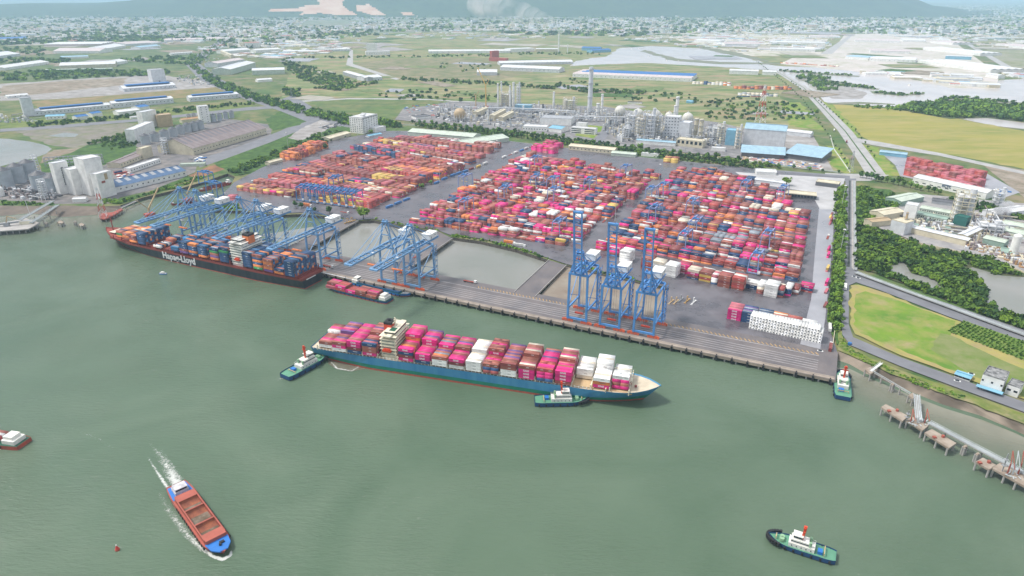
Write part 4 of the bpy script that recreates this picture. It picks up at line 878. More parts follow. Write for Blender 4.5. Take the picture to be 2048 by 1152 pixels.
# barges
def cargo(t, L, B, rows, cols, tiers, pal, z0, lab, s0=-.33):
    A = t.rotation_euler.z
    for j in range(cols):
        for r in range(rows):
            n = tiers[j] if r < rows - 1 or j % 2 else max(1, tiers[j] - 1)
            for k in range(n):
                xl = L * s0 + 6.2 + j * 12.9; y = (r - (rows - 1) / 2) * 2.55; c = pal[(j * 5 + r * 3 + k * 2) % len(pal)]
                addc(t.location.x + math.cos(A) * xl - math.sin(A) * y, t.location.y + math.sin(A) * xl + math.cos(A) * y, z0 + k * TH, A, 12.19, c,
                     '%s container, %s across, %s along, %s, %s' % (c, ORD[r], ORD[j], tiern(k, n), lab), k == n - 1, True)
cargo(redb, redL, 15, 5, 5, [2, 2, 1, 2, 2], ['brown', 'magenta', 'red', 'maroon', 'pink', 'brown', 'red'], WZ + 2.8, 'loaded barge by quay')
cargo(leftb, leftL, 14, 4, 4, [1, 2, 2, 1], ['brown', 'brown', 'red', 'white'], WZ + 2.8, 'barge at left picture edge', s0=-.33)

# ---- the yard: rubber-tyred-crane blocks. Each block is given by pixel corners on the ground
GROUPS = []
def proj(X, Y, Z=0.0):
    Z -= CAMH; d = Y * CP - Z * SP; u = Y * SP + Z * CP
    return (1024 + FPX * X / d, 576 - FPX * u / d)
def yard(fl, fr, bl, br, groups, seed, pal, name, hts=(1, 5), cut=None, run=0.0, rowsn=6, skip=None, pitch=27.0, flat=False):
    rr = random.Random(seed); FLp, FRp, BLp, BRp = P(*fl), P(*fr), P(*bl), P(*br)
    if groups is None: groups = int(round((math.dist(FLp, BLp) + math.dist(FRp, BRp)) / 2 / pitch)) + 1
    for g in range(groups):
        f = g / (groups - 1); a0 = (FLp[0] + (BLp[0] - FLp[0]) * f, FLp[1] + (BLp[1] - FLp[1]) * f); b0 = (FRp[0] + (BRp[0] - FRp[0]) * f, FRp[1] + (BRp[1] - FRp[1]) * f)
        ln = math.dist(a0, b0); ux, uy = (b0[0] - a0[0]) / ln, (b0[1] - a0[1]) / ln; vx, vy = -uy, ux; A = math.atan2(uy, ux)
        GROUPS.append((a0, (ux, uy), ln))
        n = int(ln / 12.85); tc_ = [rr.choice(pal) for _ in range(6)]; lw = rr.random() < run; lead = rr.choice(pal); base = rr.choice([2, 3, 3, 4])
        for s in range(n):
            x0 = a0[0] + ux * (6.4 + s * 12.85); y0 = a0[1] + uy * (6.4 + s * 12.85)
            if cut and cut(*proj(x0, y0)): continue
            if skip and skip(g, s, n): continue
            if rr.random() < (.16 if flat else .24): base = rr.choice([3, 4, 4, 5]) if flat else rr.choice([1, 2, 3, 3, 3, 4, 4, 4])
            if rr.random() < (.3 if flat else .42): lead = rr.choice(pal)
            two = rr.random() < .08; front = base; lead2 = lead; tc_ = [q_ if rr.random() < (.75 if flat else .35) else rr.choice(pal) for q_ in tc_]
            for r in range(rowsn):
                front = max(1, min(5, front + (rr.choice([-1, 1]) if rr.random() < (.04 if flat else .16) else 0))) if hts[0] < 3 else rr.randint(*hts)
                h = front if rr.random() > .02 or hts[0] > 2 else 0
                if rr.random() < (.12 if flat else .3): lead2 = rr.choice(pal)
                for k in range(h):
                    c = lead if lw and rr.random() < .6 else tc_[k] if rr.random() < .7 else rr.choice(pal)
                    px = x0 + vx * (1.3 + r * 2.72); py = y0 + vy * (1.3 + r * 2.72)
                    for dx, l in (((-3.1, 6.06), (3.1, 6.06)) if two else ((0, 12.19),)):
                        addc(px + ux * dx, py + uy * dx, .06 + k * TH, A, l, c, '%s container, %s, %s row group, %s slot%s, %s row, %s' % (c, name, ORD[min(g, 19)], ORD[min(s, 19)], ' left half' if dx < 0 else ' right half' if dx > 0 else '', ORD[r], tiern(k, h)), k == h - 1, r == 0)
PA3 = ['maroon'] * 9 + ['brown'] * 7 + ['red'] * 4 + ['magenta'] * 3 + ['orange'] * 2 + ['navy'] * 6 + ['white'] * 2 + ['cream'] + ['yellow', 'grey', 'pink', 'pink', 'pink', 'magenta', 'magenta']
PA2 = ['maroon'] * 9 + ['brown'] * 7 + ['red'] * 5 + ['magenta'] * 4 + ['orange'] * 2 + ['navy'] * 4 + ['white'] * 2 + ['cream', 'yellow', 'pink', 'pink', 'pink']
PA1 = ['maroon'] * 9 + ['brown'] * 8 + ['red'] * 6 + ['magenta'] * 2 + ['pink'] * 3 + ['orange'] * 2 + ['navy'] * 2 + ['yellow'] * 2 + ['cream', 'pink', 'pink', 'white']
yard((1196, 505), (1604, 588), (1352, 345), (1631, 385), None, 5, PA3, 'right yard block', cut=lambda x, y: (y < 388 and x > 1500) or (y < 437 and x > 1572) or y < 340, skip=lambda g, s, n: g == 0)
# right hand extra columns next to the east lane
for g in range(1, 8):
    pass
yard((818, 446), (1149, 497), (1040, 318), (1318, 362), None, 9, PA2, 'middle yard block')
yard((474, 382), (752, 420), (665, 312), (900, 352), None, 15, PA1, 'left yard block', run=.6, flat=True, pitch=36.0, rowsn=8, skip=lambda g, s, n: g == 0 and .42 < s / n < .62)
yard((700, 299), (920, 343), (790, 281), (1005, 300), None, 8, PA1, 'left block rear', run=.6, flat=True, pitch=34.0, rowsn=7)
# the orange cluster at the far left corner and the pile behind the middle block
yard((560, 318), (600, 324), (615, 296), (655, 300), 5, 4, ['orange', 'orange', 'brown', 'maroon', 'red'], 'orange corner stack', hts=(4, 5), run=1)
yard((1062, 303), (1110, 310), (1085, 294), (1125, 300), 2, 4, ['magenta', 'red', 'brown', 'pink'], 'pile by shed', hts=(4, 5), run=1)
yard((1326, 326), (1368, 329), (1329, 322), (1370, 325), 2, 6, ['yellow', 'yellow', 'brown'], 'yellow pile by trees', hts=(3, 3), rowsn=3)
# front line of block three, stack by stack: (pixel of the left foot, colours bottom up, short?)
A3 = ang(P(1196, 505), P(1600, 588))
front = [((1191, 500), ['red', 'magenta', 'red', 'magenta'], 0, 3), ((1216, 512), ['navy', 'maroon', 'magenta', 'magenta'], 0, 4), ((1238, 524), ['white'] * 5, 0, 6), ((1281, 538), ['brown', 'maroon', 'red', 'brown', 'brown'], 0, 6),
         ((1303, 545), ['red', 'cream', 'cream', 'white', 'cream'], 0, 5), ((1328, 553), ['white'] * 5, 0, 6), ((1354, 546), ['magenta', 'maroon', 'magenta', 'magenta'], 0, 6), ((1373, 557), ['navy', 'maroon', 'magenta', 'cream'], 0, 6),
         ((1397, 562), ['yellow', 'red', 'yellow', 'brown'], 0, 6), ((1421, 569), ['navy', 'white', 'white', 'pink'], 1, 6), ((1434, 574), ['brown', 'brown', 'maroon', 'brown', 'brown'], 0, 6), ((1461, 579), ['brown', 'red', 'red', 'brown', 'red'], 0, 6),
         ((1489, 577), ['navy', 'navy', 'white'], 0, 4), ((1512, 588), ['maroon', 'brown', 'cream', 'white'], 1, 6), ((1526, 593), ['white'] * 5, 0, 6), ((1552, 595), ['brown', 'navy', 'grey', 'red'], 1, 5), ((1567, 592), ['magenta', 'navy', 'navy', 'white'], 1, 5), ((1583, 589), ['brown', 'white', 'maroon'], 1, 5), ((1598, 583), ['red', 'navy', 'magenta'], 0, 4)]
for i, (px, st, sh, nrow) in enumerate(front):
    l = 6.06 if sh else 12.19; p = P(*px); ux, uy = math.cos(A3), math.sin(A3)
    for r in range(nrow):
        for k, c in enumerate(st):
            q = (p[0] + ux * l / 2 - uy * (1.3 + r * 2.6), p[1] + uy * l / 2 + ux * (1.3 + r * 2.6))
            cc = c if r == 0 or c == 'white' or rc.random() < .5 else rc.choice(['brown', 'maroon', 'cream', 'red', 'white'])
            addc(*q, .06 + k * TH, A3, l, cc, '%s container, yard front line facing apron, %s stack from left, %s row, %s' % (cc, ORD[i] if i < 20 else 'last', ORD[r], tiern(k, len(st))), k == len(st) - 1, r == 0)
# column of stacks along the east lane
for sti, (px, st, g) in enumerate((((1586, 436), ['brown', 'yellow', 'yellow', 'cream'], 4), ((1603, 438), ['orange', 'yellow', 'orange', 'cream'], 4),
                    ((1560, 424), ['maroon', 'white', 'white'], 6), ((1582, 412), ['maroon', 'pink'], 5), ((1580, 400), ['maroon', 'brown'], 5))):
    p = P(*px); ux, uy = math.cos(A3), math.sin(A3)
    for r in range(g):
        for k, c in enumerate(st):
            addc(p[0] - ux * 6 - uy * (1.3 + r * 2.7), p[1] - uy * 6 + ux * (1.3 + r * 2.7), .06 + k * TH, A3, 12.19, c, '%s container, %s stack beside east gate, %s row, %s' % (c, ORD[sti], ORD[r], tiern(k, len(st))), k == len(st) - 1, r == 0)
# six stacks on the apron and the wall of white reefers in front of them
A6 = ang(P(1453, 640), P(1630, 683)); A6 = QA - R(1.5)
six = [((1453, 639), ['magenta'] * 4, ['pink']), ((1481, 645), ['navy'] * 4, ['navy', 'grey', 'purple']), ((1511, 652), ['navy', 'navy', 'blue', 'navy'], ['navy', 'grey']), ((1540, 659), ['maroon', 'brown', 'yellow', 'brown'], ['orange', 'brown', 'cream']), ((1568, 666), ['brown', 'brown', 'red', 'red'], ['brown', 'red']), ((1598, 672), ['white'] * 4, ['white'])]
sn = ['pink stack', 'navy stack beside pink one', 'second navy stack', 'tan and brown stack', 'red brown stack', 'plain white stack']
for i, (px, st, tp) in enumerate(six):
    p = P(*px); ux, uy = math.cos(A6), math.sin(A6)
    for r in range(7 if i != 5 else 6):
        for k, c in enumerate(st):
            cc = tp[r % len(tp)] if (k == 3 and r > 0) else c
            addc(p[0] + ux * 6.1 - uy * (1.3 + r * 2.55), p[1] + uy * 6.1 + ux * (1.3 + r * 2.55), .06 + k * TH, A6, 12.19, cc, '%s container, %s on apron, %s row, %s' % (cc, sn[i], ORD[r], tiern(k, 4)), k == 3, r == 0)
p = P(1497, 658); A7 = ang(p, P(1631, 687)); ux, uy = math.cos(A7), math.sin(A7)
for i in range(24):
    for k in range(5):
        if k == 4 and i == 23: continue
        x = p[0] + ux * (1.25 + i * 2.5) - uy * 6.1; y = p[1] + uy * (1.25 + i * 2.5) + ux * 6.1
        addc(x, y, .06 + k * TH, A7 + math.pi / 2, 12.19, 'white', 'white refrigerated container, end-on wall of fans, %s column from left, %s' % (ORD[i] if i < 20 else ['twenty-first', 'twenty-second', 'twenty-third', 'twenty-fourth'][i - 20], tiern(k, 5)), k == 4, True, True)
# depot by the highway, containers in the distance
def pile(px0, px1, rows, tiers, pal, lab, A=None, gap=2.6):
    p, q = P(*px0), P(*px1); ln = math.dist(p, q); ux, uy = (q[0] - p[0]) / ln, (q[1] - p[1]) / ln; n = int(ln / 12.6)
    for s in range(n):
        t_ = rc.choice(tiers); c0 = rc.choice(pal)
        for r in range(rows):
            for k in range(t_):
                c = c0 if rc.random() < .6 else rc.choice(pal)
                addc(p[0] + ux * (6.3 + s * 12.6) - uy * (1.3 + r * gap), p[1] + uy * (6.3 + s * 12.6) + ux * (1.3 + r * gap), .1 + k * TH, math.atan2(uy, ux), 12.19, c, '%s container %s, %s along, %s row, %s' % (c, lab, ORD[min(s, 19)], ORD[r], tiern(k, t_)), k == t_ - 1, r == 0)
RD = ['pink', 'red', 'pink', 'maroon', 'red', 'brown']
pile((1810, 330), (1975, 364), 6, [4, 5, 5], RD, 'in the rear row of the highway depot'); pile((1808, 340), (1968, 377), 6, [4, 4, 5], RD, 'in the second row of the highway depot'); pile((1806, 350), (1960, 388), 5, [3, 4, 4], RD, 'in the front row of the highway depot')
pile((1384, 168), (1468, 172), 4, [3, 4], ['white', 'cream', 'white', 'orange', 'navy'], 'in the distant depot, left part'); pile((1468, 178), (1585, 180), 5, [3, 4], ['orange', 'cream', 'navy', 'maroon', 'orange'], 'in the distant depot, middle part'); pile((1475, 190), (1560, 194), 3, [2, 3], ['white', 'cream', 'grey'], 'in the distant depot, front part')
pile((1474, 194), (1500, 194), 1, [1], ['navy'], 'at the distant depot fence'); pile((1502, 194), (1532, 195), 1, [1], ['maroon'], 'at the right of the distant depot fence')
pile((1560, 126), (1680, 134), 2, [1, 2], ['red', 'orange', 'cream', 'brown'], 'on the far inlet bank')
pile((230, 350), (265, 344), 2, [1, 2], ['magenta', 'red', 'navy'], 'by the blue roofed shed'); pile((457, 402), (488, 402), 3, [3], ['red', 'pink'], 'in the lone red stack behind the black ship')
for y_ in (432, 445, 500, 512, 540, 568, 584, 612): pile((1662 + (460 - y_) * .06 - 2, y_ + 6), (1666 + (460 - y_) * .06, y_ - 6), 1, [1, 2], ['magenta', 'maroon', 'yellow', 'brown', 'pink'], '%s from rear along east fence' % ORD[(432, 445, 500, 512, 540, 568, 584, 612).index(y_)])

# ---- the 300 that show largest become objects, everything else one mass
def vis(c):
    x, y, z, rz, ln, cc, lab, top, side, ref = c; d2 = x * x + y * y + CAMH ** 2; u = abs(x * 1.0) / y
    if u > .80 or (y / CAMH) < 1.0: return -1
    dn = (CAMH - z) / math.sqrt(d2); cs = math.sqrt(max(0, 1 - dn * dn))
    w_ = (CW if ref else ln)
    return ((ln * CW * dn if top else 0) + (w_ * TH * cs if side else 0)) / d2
CL.sort(key=vis, reverse=True)
seen = set(); big = []; rest = []
for c in CL:
    if len(big) < 300 and c[6] not in seen: big.append(c); seen.add(c[6])
    else: rest.append(c)
fan_me = MB().box(-6.12, 0, 1.35, .12, 1.15, .8).mesh('fan_unit', m_black)
for (x, y, z, rz, ln, cc, lab, top, side, ref) in big:
    o = put('shipping_container', cont_mesh(cc, round(ln, 2), ref), None, (x, y, z), rz, label=lab, cat='shipping container', group='shipping containers')
    if ref: put('fan_unit', fan_me, o)
# mass
NB = len(rest); print('containers', len(big), NB)
V = np.zeros((NB, 8, 3), np.float32); MI = np.zeros((NB, 5), np.int32)
arr = np.array([(c[0], c[1], c[2], c[3], c[4]) for c in rest]); ca = np.cos(arr[:, 3]); sa = np.sin(arr[:, 3])
for i, (sx, sy, sz) in enumerate([(-1, -1, 0), (1, -1, 0), (1, 1, 0), (-1, 1, 0), (-1, -1, 1), (1, -1, 1), (1, 1, 1), (-1, 1, 1)]):
    lx = sx * arr[:, 4] / 2; ly = sy * CW / 2
    V[:, i, 0] = arr[:, 0] + lx * ca - ly * sa; V[:, i, 1] = arr[:, 1] + lx * sa + ly * ca; V[:, i, 2] = arr[:, 2] + sz * (TH - .06)
F = np.array([(0, 1, 5, 4), (1, 2, 6, 5), (2, 3, 7, 6), (3, 0, 4, 7), (4, 5, 6, 7)]); loops = (F[None] + (np.arange(NB) * 8)[:, None, None]).reshape(-1)
me = bpy.data.meshes.new('container_mass'); me.vertices.add(NB * 8); me.vertices.foreach_set('co', V.reshape(-1)); me.loops.add(NB * 20); me.loops.foreach_set('vertex_index', loops.astype(np.int32))
me.polygons.add(NB * 5); me.polygons.foreach_set('loop_start', np.arange(NB * 5, dtype=np.int32) * 4); me.polygons.foreach_set('loop_total', np.full(NB * 5, 4, np.int32))
RM = []
for k_ in CN:       # plain and weathered variants so neighbours of one colour differ
    for q_, f_ in enumerate((1.0, .78, 1.25)):
        c_ = CC[k_]; RM.append(mat('box_%s_%d' % (k_, q_), tuple(min(.85, v * f_) for v in c_), rough=.5, var=.12, scale=.3))
idx = np.array([CN.index(c[5]) * 3 + rc.choice((0, 0, 1, 2)) for c in rest], np.int32)
for m in RM: me.materials.append(m)
me.polygons.foreach_set('material_index', np.repeat(idx, 5)); me.update(calc_edges=True); me.validate()
mass = put('container_stacks', me, None, label='dense stacks of red, pink, orange, navy and white containers filling the yard and the ships', kind='stuff')
# logos on side faces of the mass
mb = MB(); rl = random.Random(5)
for c in rest:
    x, y, z, rz, ln, cc, lab, top, side, ref = c
    if ref: continue
    if rl.random() > .4 or ln < 7 or math.hypot(x, y) > 1100: continue
    ca_, sa_ = math.cos(rz), math.sin(rz); sg = -1 if (sa_ * x - ca_ * y) < 0 else -1
    # side facing the camera
    nx, ny = sa_, -ca_
    if nx * x + ny * y > 0: nx, ny = -nx, -ny
    wl = {'magenta': 3.4, 'orange': 1.5}.get(cc, 2.4); dx = rl.uniform(-2, 2); hh = .8 if cc == 'magenta' else .5
    p0 = (x + ca_ * (dx - wl / 2) + nx * 1.25, y + sa_ * (dx - wl / 2) + ny * 1.25); p1 = (x + ca_ * (dx + wl / 2) + nx * 1.25, y + sa_ * (dx + wl / 2) + ny * 1.25)
    mi = 1 if cc in ('orange', 'white', 'cream', 'yellow') else 0
    mb.add([(*p0, z + 1.1), (*p1, z + 1.1), (*p1, z + 1.1 + hh), (*p0, z + 1.1 + hh)], [(0, 1, 2, 3)], mi)
for c in rest:
    if c[9]:
        x, y, z, rz = c[:4]; ca_, sa_ = math.cos(rz), math.sin(rz); mb.box(x - ca_ * 6.12, y - sa_ * 6.12, z + 1.35, .14, 1.15, .8, rz, 2)
mb.build('container_markings', [m_mark, cm('dark_marking', (.12, .05, .05)), m_black], mass)
# ================================================================ yard gantries, masts, trucks
m_rtg = cm('gantry_lavender', (.26, .33, .56)); m_rtgb = cm('gantry_blue', (.07, .20, .45)); m_lamp = cm('galvanised', (.45, .46, .47))
def rtg(name, m):
    t = thing(name, (0, 0, 0)); SP_ = 24.5; W = 5.5; Ht = 20.5
    for y in (0, SP_):
        for x in (-W, W):
            MB().bar((x, y, 1.4), (x * .8, y, Ht), .95).build('leg', m, t)
            MB().cyl(x, y, 0, .75, 1.4, 8).box(x, y, .9, 2.6, .9, .6).build('wheel_set', m_black, t)
        mb = MB().bar((-W, y, 2.2), (W, y, 2.2), .9, 1.1).bar((-W * .8, y, Ht), (W * .8, y, Ht), .8)
        mb.build('sill_beam', m, t)
    for x in (-3.6, 3.6): MB().bar((x, -1.5, Ht + .6), (x, SP_ + 1.5, Ht + .6), 1.1, 1.6).build('girder', m, t)
    MB().box(0, SP_ * .38, Ht + 1.4, 7.6, 5, 1.2).box(-1, SP_ * .38, Ht + 2.6, 3, 3, 1.2).build('trolley', m_rtgb, t)
    MB().box(3.0, SP_ * .38 + 3.2, Ht - 2.2, 1.8, 2, 2.2).build('operator_cab', m_mh, t)
    MB().box(W + 1.2, 0, 2.6, 2.6, 3.4, 2.4).build('power_pack', m_mh, t)
    MB().bar((-1, SP_ * .38, 12), (-1, SP_ * .38, Ht), .15).bar((1, SP_ * .38, 12), (1, SP_ * .38, Ht), .15).box(0, SP_ * .38, 11.4, 11, 1.4, .6).build('spreader', m_tan, t)
    return t
r0 = rtg('yard_gantry', m_rtg); r1 = rtg('yard_gantry', m_rtgb)
bpy.context.view_layer.update()
def snap(px):
    p = P(*px); best = None
    for (a, u, ln) in GROUPS:
        dx, dy = p[0] - a[0], p[1] - a[1]; s = dx * u[0] + dy * u[1]; d = abs(-dx * u[1] + dy * u[0])
        if -8 < s < ln + 8 and (best is None or d < best[0]): best = (d, a, u, s)
    d, a, u, s = best
    return (a[0] + u[0] * s + u[1] * 2.6, a[1] + u[1] * s - u[0] * 2.6), math.atan2(u[1], u[0])
SPOT = [((875, 400), 'left front of the middle block'), ((935, 427), 'second from the left in the front rows of the middle block'), ((1003, 405), 'in the centre of the middle block'), ((1067, 380), 'left of the twin gantries in the middle block'),
        ((1108, 381), 'rear one of the twin gantries in the middle block'), ((1109, 404), 'front one of the twin gantries in the middle block'), ((1070, 338), 'in the rear left of the middle block'), ((1248, 358), 'right rear of the middle block'), ((1180, 383), 'between the twin gantries and the right rear of the middle block'),
        ((1105, 482), 'at the front edge of the middle block'), ((1292, 409), 'at the left edge of the right block, rear one'), ((1325, 395), 'just behind the left edge pair of the right block'), ((1312, 440), 'at the left edge of the right block, front one'), ((1374, 435), 'in the left middle of the right block'),
        ((1387, 472), 'in the centre of the right block'), ((1364, 501), 'left front of the right block'), ((1481, 396), 'in the rear middle of the right block'), ((1561, 403), 'in the rear right of the right block by the gate'), ((1528, 501), 'in the right half of the right block, rear one of two'), ((1509, 543), 'in the front row of the right block, nearest the apron')]
for i, (px, where) in enumerate(SPOT):
    xy, A = snap(px); o = r0 if i == 0 else copy_tree(r0)
    o.location = (*xy, .1); o.rotation_euler = (0, 0, A); tag(o, 'pale blue yard gantry ' + where, 'yard gantry', 'rubber tyred yard gantries')
A_ = ang(P(474, 382), P(752, 420)); base = P(600, 403)
nm = ['first', 'second', 'third', 'fourth', 'fifth', 'sixth', 'seventh', 'eighth']
for i in range(8):
    x = base[0] + math.cos(A_) * i * 12.6 ; y = base[1] + math.sin(A_) * i * 12.6
    o = r1 if i == 0 else copy_tree(r1); o.location = (x, y, .1); o.rotation_euler = (0, 0, A_)
    tag(o, '%s from the left of the eight dark blue gantries parked side by side' % nm[i], 'yard gantry', 'parked dark blue gantries')
for i, px in enumerate([(664, 384), (442, 394), (425, 372)]):
    o = copy_tree(r1); p = P(*px); o.location = (*p, .1); o.rotation_euler = (0, 0, A_ if i == 0 else R(60))
    tag(o, ['lone blue gantry behind the parked row of eight', 'blue gantry over the slip, the nearer of two', 'blue gantry over the slip, the farther of two'][i], 'yard gantry', 'rubber tyred yard gantries' if i == 0 else 'slip gantries')
# light masts
def mast(h):
    t = thing('light_mast', (0, 0, 0)); MB().cyl(0, 0, 0, .42, h, 8, 0, .22).cyl(0, 0, 0, 1.1, .8, 8).build('pole', m_lamp, t)
    MB().cyl(0, 0, h - .3, 1.5, .3, 10).box(1.3, 0, h - .9, .6, .9, .6).box(-1.3, 0, h - .9, .6, .9, .6).box(0, 1.3, h - .9, .9, .6, .6).box(0, -1.3, h - .9, .9, .6, .6).build('lamp_ring', m_mh, t); return t
m0 = mast(34); bpy.context.view_layer.update()
for i, (px, w_) in enumerate([((512, 407), 'by the front of the left block'), ((577, 300), 'beside the orange corner stack'), ((645, 281), 'by the scrub behind the left block'), ((717, 283), 'in front of the white office tower'), ((880, 371), 'at the front right corner of the left block'), ((994, 318), 'on the lane between the left and middle blocks, rear one'),
        ((919, 472), 'on the basin edge before the middle block'), ((1230, 443), 'on the lane between the middle and right blocks, front one'), ((1317, 371), 'on the lane between the middle and right blocks, rear one'), ((1370, 309), 'by the yellow pile at the tree line'), ((1020, 270), 'behind the long pale shed'), ((929, 268), 'behind the left end of the long pale shed'),
        ((1682, 418), 'in the east tree strip, rear one'), ((1678, 515), 'in the east tree strip, front one')]):
    o = m0 if i == 0 else copy_tree(m0); o.location = (*P(*px), 0); tag(o, 'tall slim light mast ' + w_, 'light mast', 'yard light masts')
# trucks
def truck(colr, box, cab=m_mh):
    t = thing('truck', (0, 0, 0)); MB().box(0, 0, .9, 12.4, 2.3, .4).build('trailer', m_deckred if colr is None else colr, t)
    c = MB().box(7.6, 0, .6, 2.6, 2.4, 2.5).build('cab', cab, t); MB().box(8.92, 0, 1.9, .06, 2.1, .8).build('windscreen', m_glass, c)
    for x in (-5, -3.7, 4.2, 7.9):
        for y in (-1.1, 1.1): MB().cyl(x, y, 0, .5, .5, 8).box(x, y, .1, 1.0, .35, .8).build('wheel', m_black, t)
    if box: MB().box(0, 0, 1.32, 12.1, 2.44, 2.55).build('load', box, t)
    return t
TK = [truck(m_rtgb, m_rtgb, m_rtgb), truck(None, CMAT['maroon']), truck(m_orange, CMAT['orange']), truck(None, None), truck(m_steel, CMAT['white']), truck(m_tan, CMAT['yellow'])]
bpy.context.view_layer.update(); used = set()
lane = [('queue lane between left and middle blocks', (x, y), k, None) for (x, y, k) in ((905, 353, 0), (917, 349, 0), (930, 345, 0), (943, 340, 1), (957, 335, 5), (970, 329, 4), (1008, 316, 4), (1020, 311, 3), (1031, 307, 4), (1043, 303, 0), (1052, 299, 4), (1062, 295, 3), (1070, 291, 0), (888, 360, 0), (873, 368, 0), (812, 402, 0), (795, 409, 0), (778, 416, 0))]
others = [('quay beside the middle basin', (938, 566), 3, 0), ('basin road before the middle block', (1017, 487), 2, 0), ('basin road right of the orange one', (1037, 493), 4, 0), ('lane between middle and right blocks, rear', (1273, 390), 5, 1), ('lane between middle and right blocks, front', (1208, 444), 3, 1),
          ('front road by the parked gantries', (614, 412), 2, 0), ('front road right of the parked gantries', (688, 426), 3, 0), ('east lane near the gate', (1655, 477), 3, 1), ('foot of the east fence by the quay', (1660, 699), 1, 1), ('east fence beside the tree strip', (1659, 660), 4, 1), ('deck under the pair of lowered cranes', (655, 535), 3, 0),
          ('highway, upper part', (1668, 262), 4, 1), ('highway at the crossing', (1693, 285), 1, 1), ('highway below the crossing', (1704, 318), 1, 1), ('narrow road by the fence', (1690, 578), 4, 1), ('trestle behind the pair of cranes', (832, 515), 3, 1), ('apron near the mud basin', (1160, 520), 3, 0)]
for j, (w_, px, k, ori) in enumerate(lane + others):
    src = TK[k]; o = src if k not in used else copy_tree(src); used.add(k)
    o.location = (*P(*px), .12 if 'deck' not in w_ and 'quay beside' not in w_ else 1.0); o.rotation_euler = (0, 0, QA + (R(90) if ori in (None, 1) else 0) + R(random.uniform(-4, 4)))
    if ori is None: o.rotation_euler = (0, 0, ang(P(873, 368), P(1062, 295)))
    cname = ['blue', 'maroon', 'orange', 'empty dark', 'white', 'yellow'][k]
    tag(o, ('%s truck, %s in the %s' % (cname, ORD[j], w_)) if j < len(lane) else '%s truck on the %s' % (cname, w_), 'truck', 'container trucks')
# stored spreaders on the apron and on the first trestle
for i, (px, c) in enumerate([((1342, 606), m_tan), ((1352, 606), m_tan), ((1361, 602), m_steel), ((1374, 604), m_yel), ((1387, 607), m_mh), ((696, 447), m_yel), ((704, 445), m_yel), ((664, 462), m_steel)]):
    p = P(*px); t = thing('spreader_frame', (*p, .9 if i > 4 else .1), QA + R(80), label=['leftmost tan', 'second tan', 'grey', 'yellow', 'white', 'left yellow', 'right yellow', 'grey steel'][i] + (' lifting spreader standing on the dark apron' if i < 5 else ' spreader stored on the leftmost trestle'), cat='spreader', group='stored lifting spreaders')
    MB().bar((-6, 0, 1), (6, 0, 1), 1.0).bar((-6, -1.2, 1), (-6, 1.2, 1), .5).bar((6, -1.2, 1), (6, 1.2, 1), .5).build('beam', c, t)
    MB().bar((-2, 0, 1), (-1, 0, 6), .5).bar((2, 0, 1), (1, 0, 6), .5).bar((-1, 0, 6), (1, 0, 6), .8).build('headblock', c, t)
# ---- jetties
m_jet = mat('jetty_concrete', (.24, .185, .14), c2=(.38, .32, .26), rough=.9, scale=.15); m_pipe = cm('pipe_grey', (.50, .54, .55))
def platform(name, px, lab, cat='mooring platform', z=2.4, extra=None, th=1.4, m=m_jet):
    c = PL(px, z); cx = sum(p[0] for p in c) / len(c); cy = sum(p[1] for p in c) / len(c); t = thing(name, (cx, cy, 0), label=lab, cat=cat)
    q = [(p[0] - cx, p[1] - cy) for p in c]; MB().prism(q, z - th, z).build('deck', m, t)
    for i, p in enumerate(q):
        nx = q[(i + 1) % len(q)]; d = math.dist(p, nx); n = max(1, int(d / 7))
        for k in range(n):
            x = (p[0] + (nx[0] - p[0]) * k / n) * .9; y = (p[1] + (nx[1] - p[1]) * k / n) * .9; put('pile', ME_PILE2, t, (x, y, 0))
    if extra: extra(t, q, z)
    return t
ME_PILE2 = MB().cyl(0, 0, WZ - 2, .6, 8.0, 8).mesh('pile_round', m_conc)
def bollards(t, q, z):
    x = (q[0][0] + q[2][0]) / 2; y = (q[0][1] + q[2][1]) / 2
    MB().cyl(x + 2, y + .5, z, 1.0, 1.6, 8).box(x - 4, y, z, 2, 2, 1).build('mooring_hook', m_brown, t)
def arms(hgt, n):
    def f(t, q, z):
        rr = random.Random(4)
        for k in range(n):
            x = -5 + k * 10 / max(1, n - 1); mb = MB().bar((x, 0, z), (x, 0, z + hgt * .55), .6).bar((x, 0, z + hgt * .55), (x + 2, 4, z + hgt), .4).bar((x + 2, 4, z + hgt), (x + 1, -3, z + hgt * .4), .35)
            mb.build('loading_arm', m_pipe if k % 2 else m_brown, t)
        mb = MB()
        for k in range(12): a = (rr.uniform(-7, 7), rr.uniform(-4, 4)); mb.bar((*a, z + .7), (a[0] + rr.uniform(-4, 4), a[1] + rr.uniform(-3, 3), z + .8), .4)
        mb.box(3, 2, z, 3, 2.5, 2.2).build('manifold_pipes', m_pipe, t)
        MB().bar((-6, 3, z), (-6, 3, z + hgt * .9), .5).box(-6, 3, z + hgt * .6, 2.4, 2.4, .3).box(-6, 3, z + hgt * .3, 2.4, 2.4, .3).build('gangway_tower', m_steel, t)
    return f
platform('mooring_platform', [(1762, 814), (1772, 808), (1817, 832), (1805, 842)], 'leftmost long brown concrete platform of the right-hand jetty', extra=bollards)
platform('mooring_platform', [(1812, 840), (1824, 833), (1858, 850), (1845, 861)], 'brown jetty platform crowded with pipes at the end of the pipe bridge', extra=arms(9, 3))
platform('mooring_platform', [(1849, 865), (1864, 858), (1913, 886), (1898, 896)], 'middle long brown concrete platform of the right-hand jetty', extra=bollards)
platform('mooring_platform', [(1951, 923), (1966, 915), (1993, 930), (1979, 939)], 'short brown jetty platform left of the one with tall arms', extra=bollards)
platform('mooring_platform', [(1983, 935), (2005, 923), (2075, 962), (2060, 978)], 'jetty platform with tall loading arms at the right picture edge', extra=arms(15, 4))
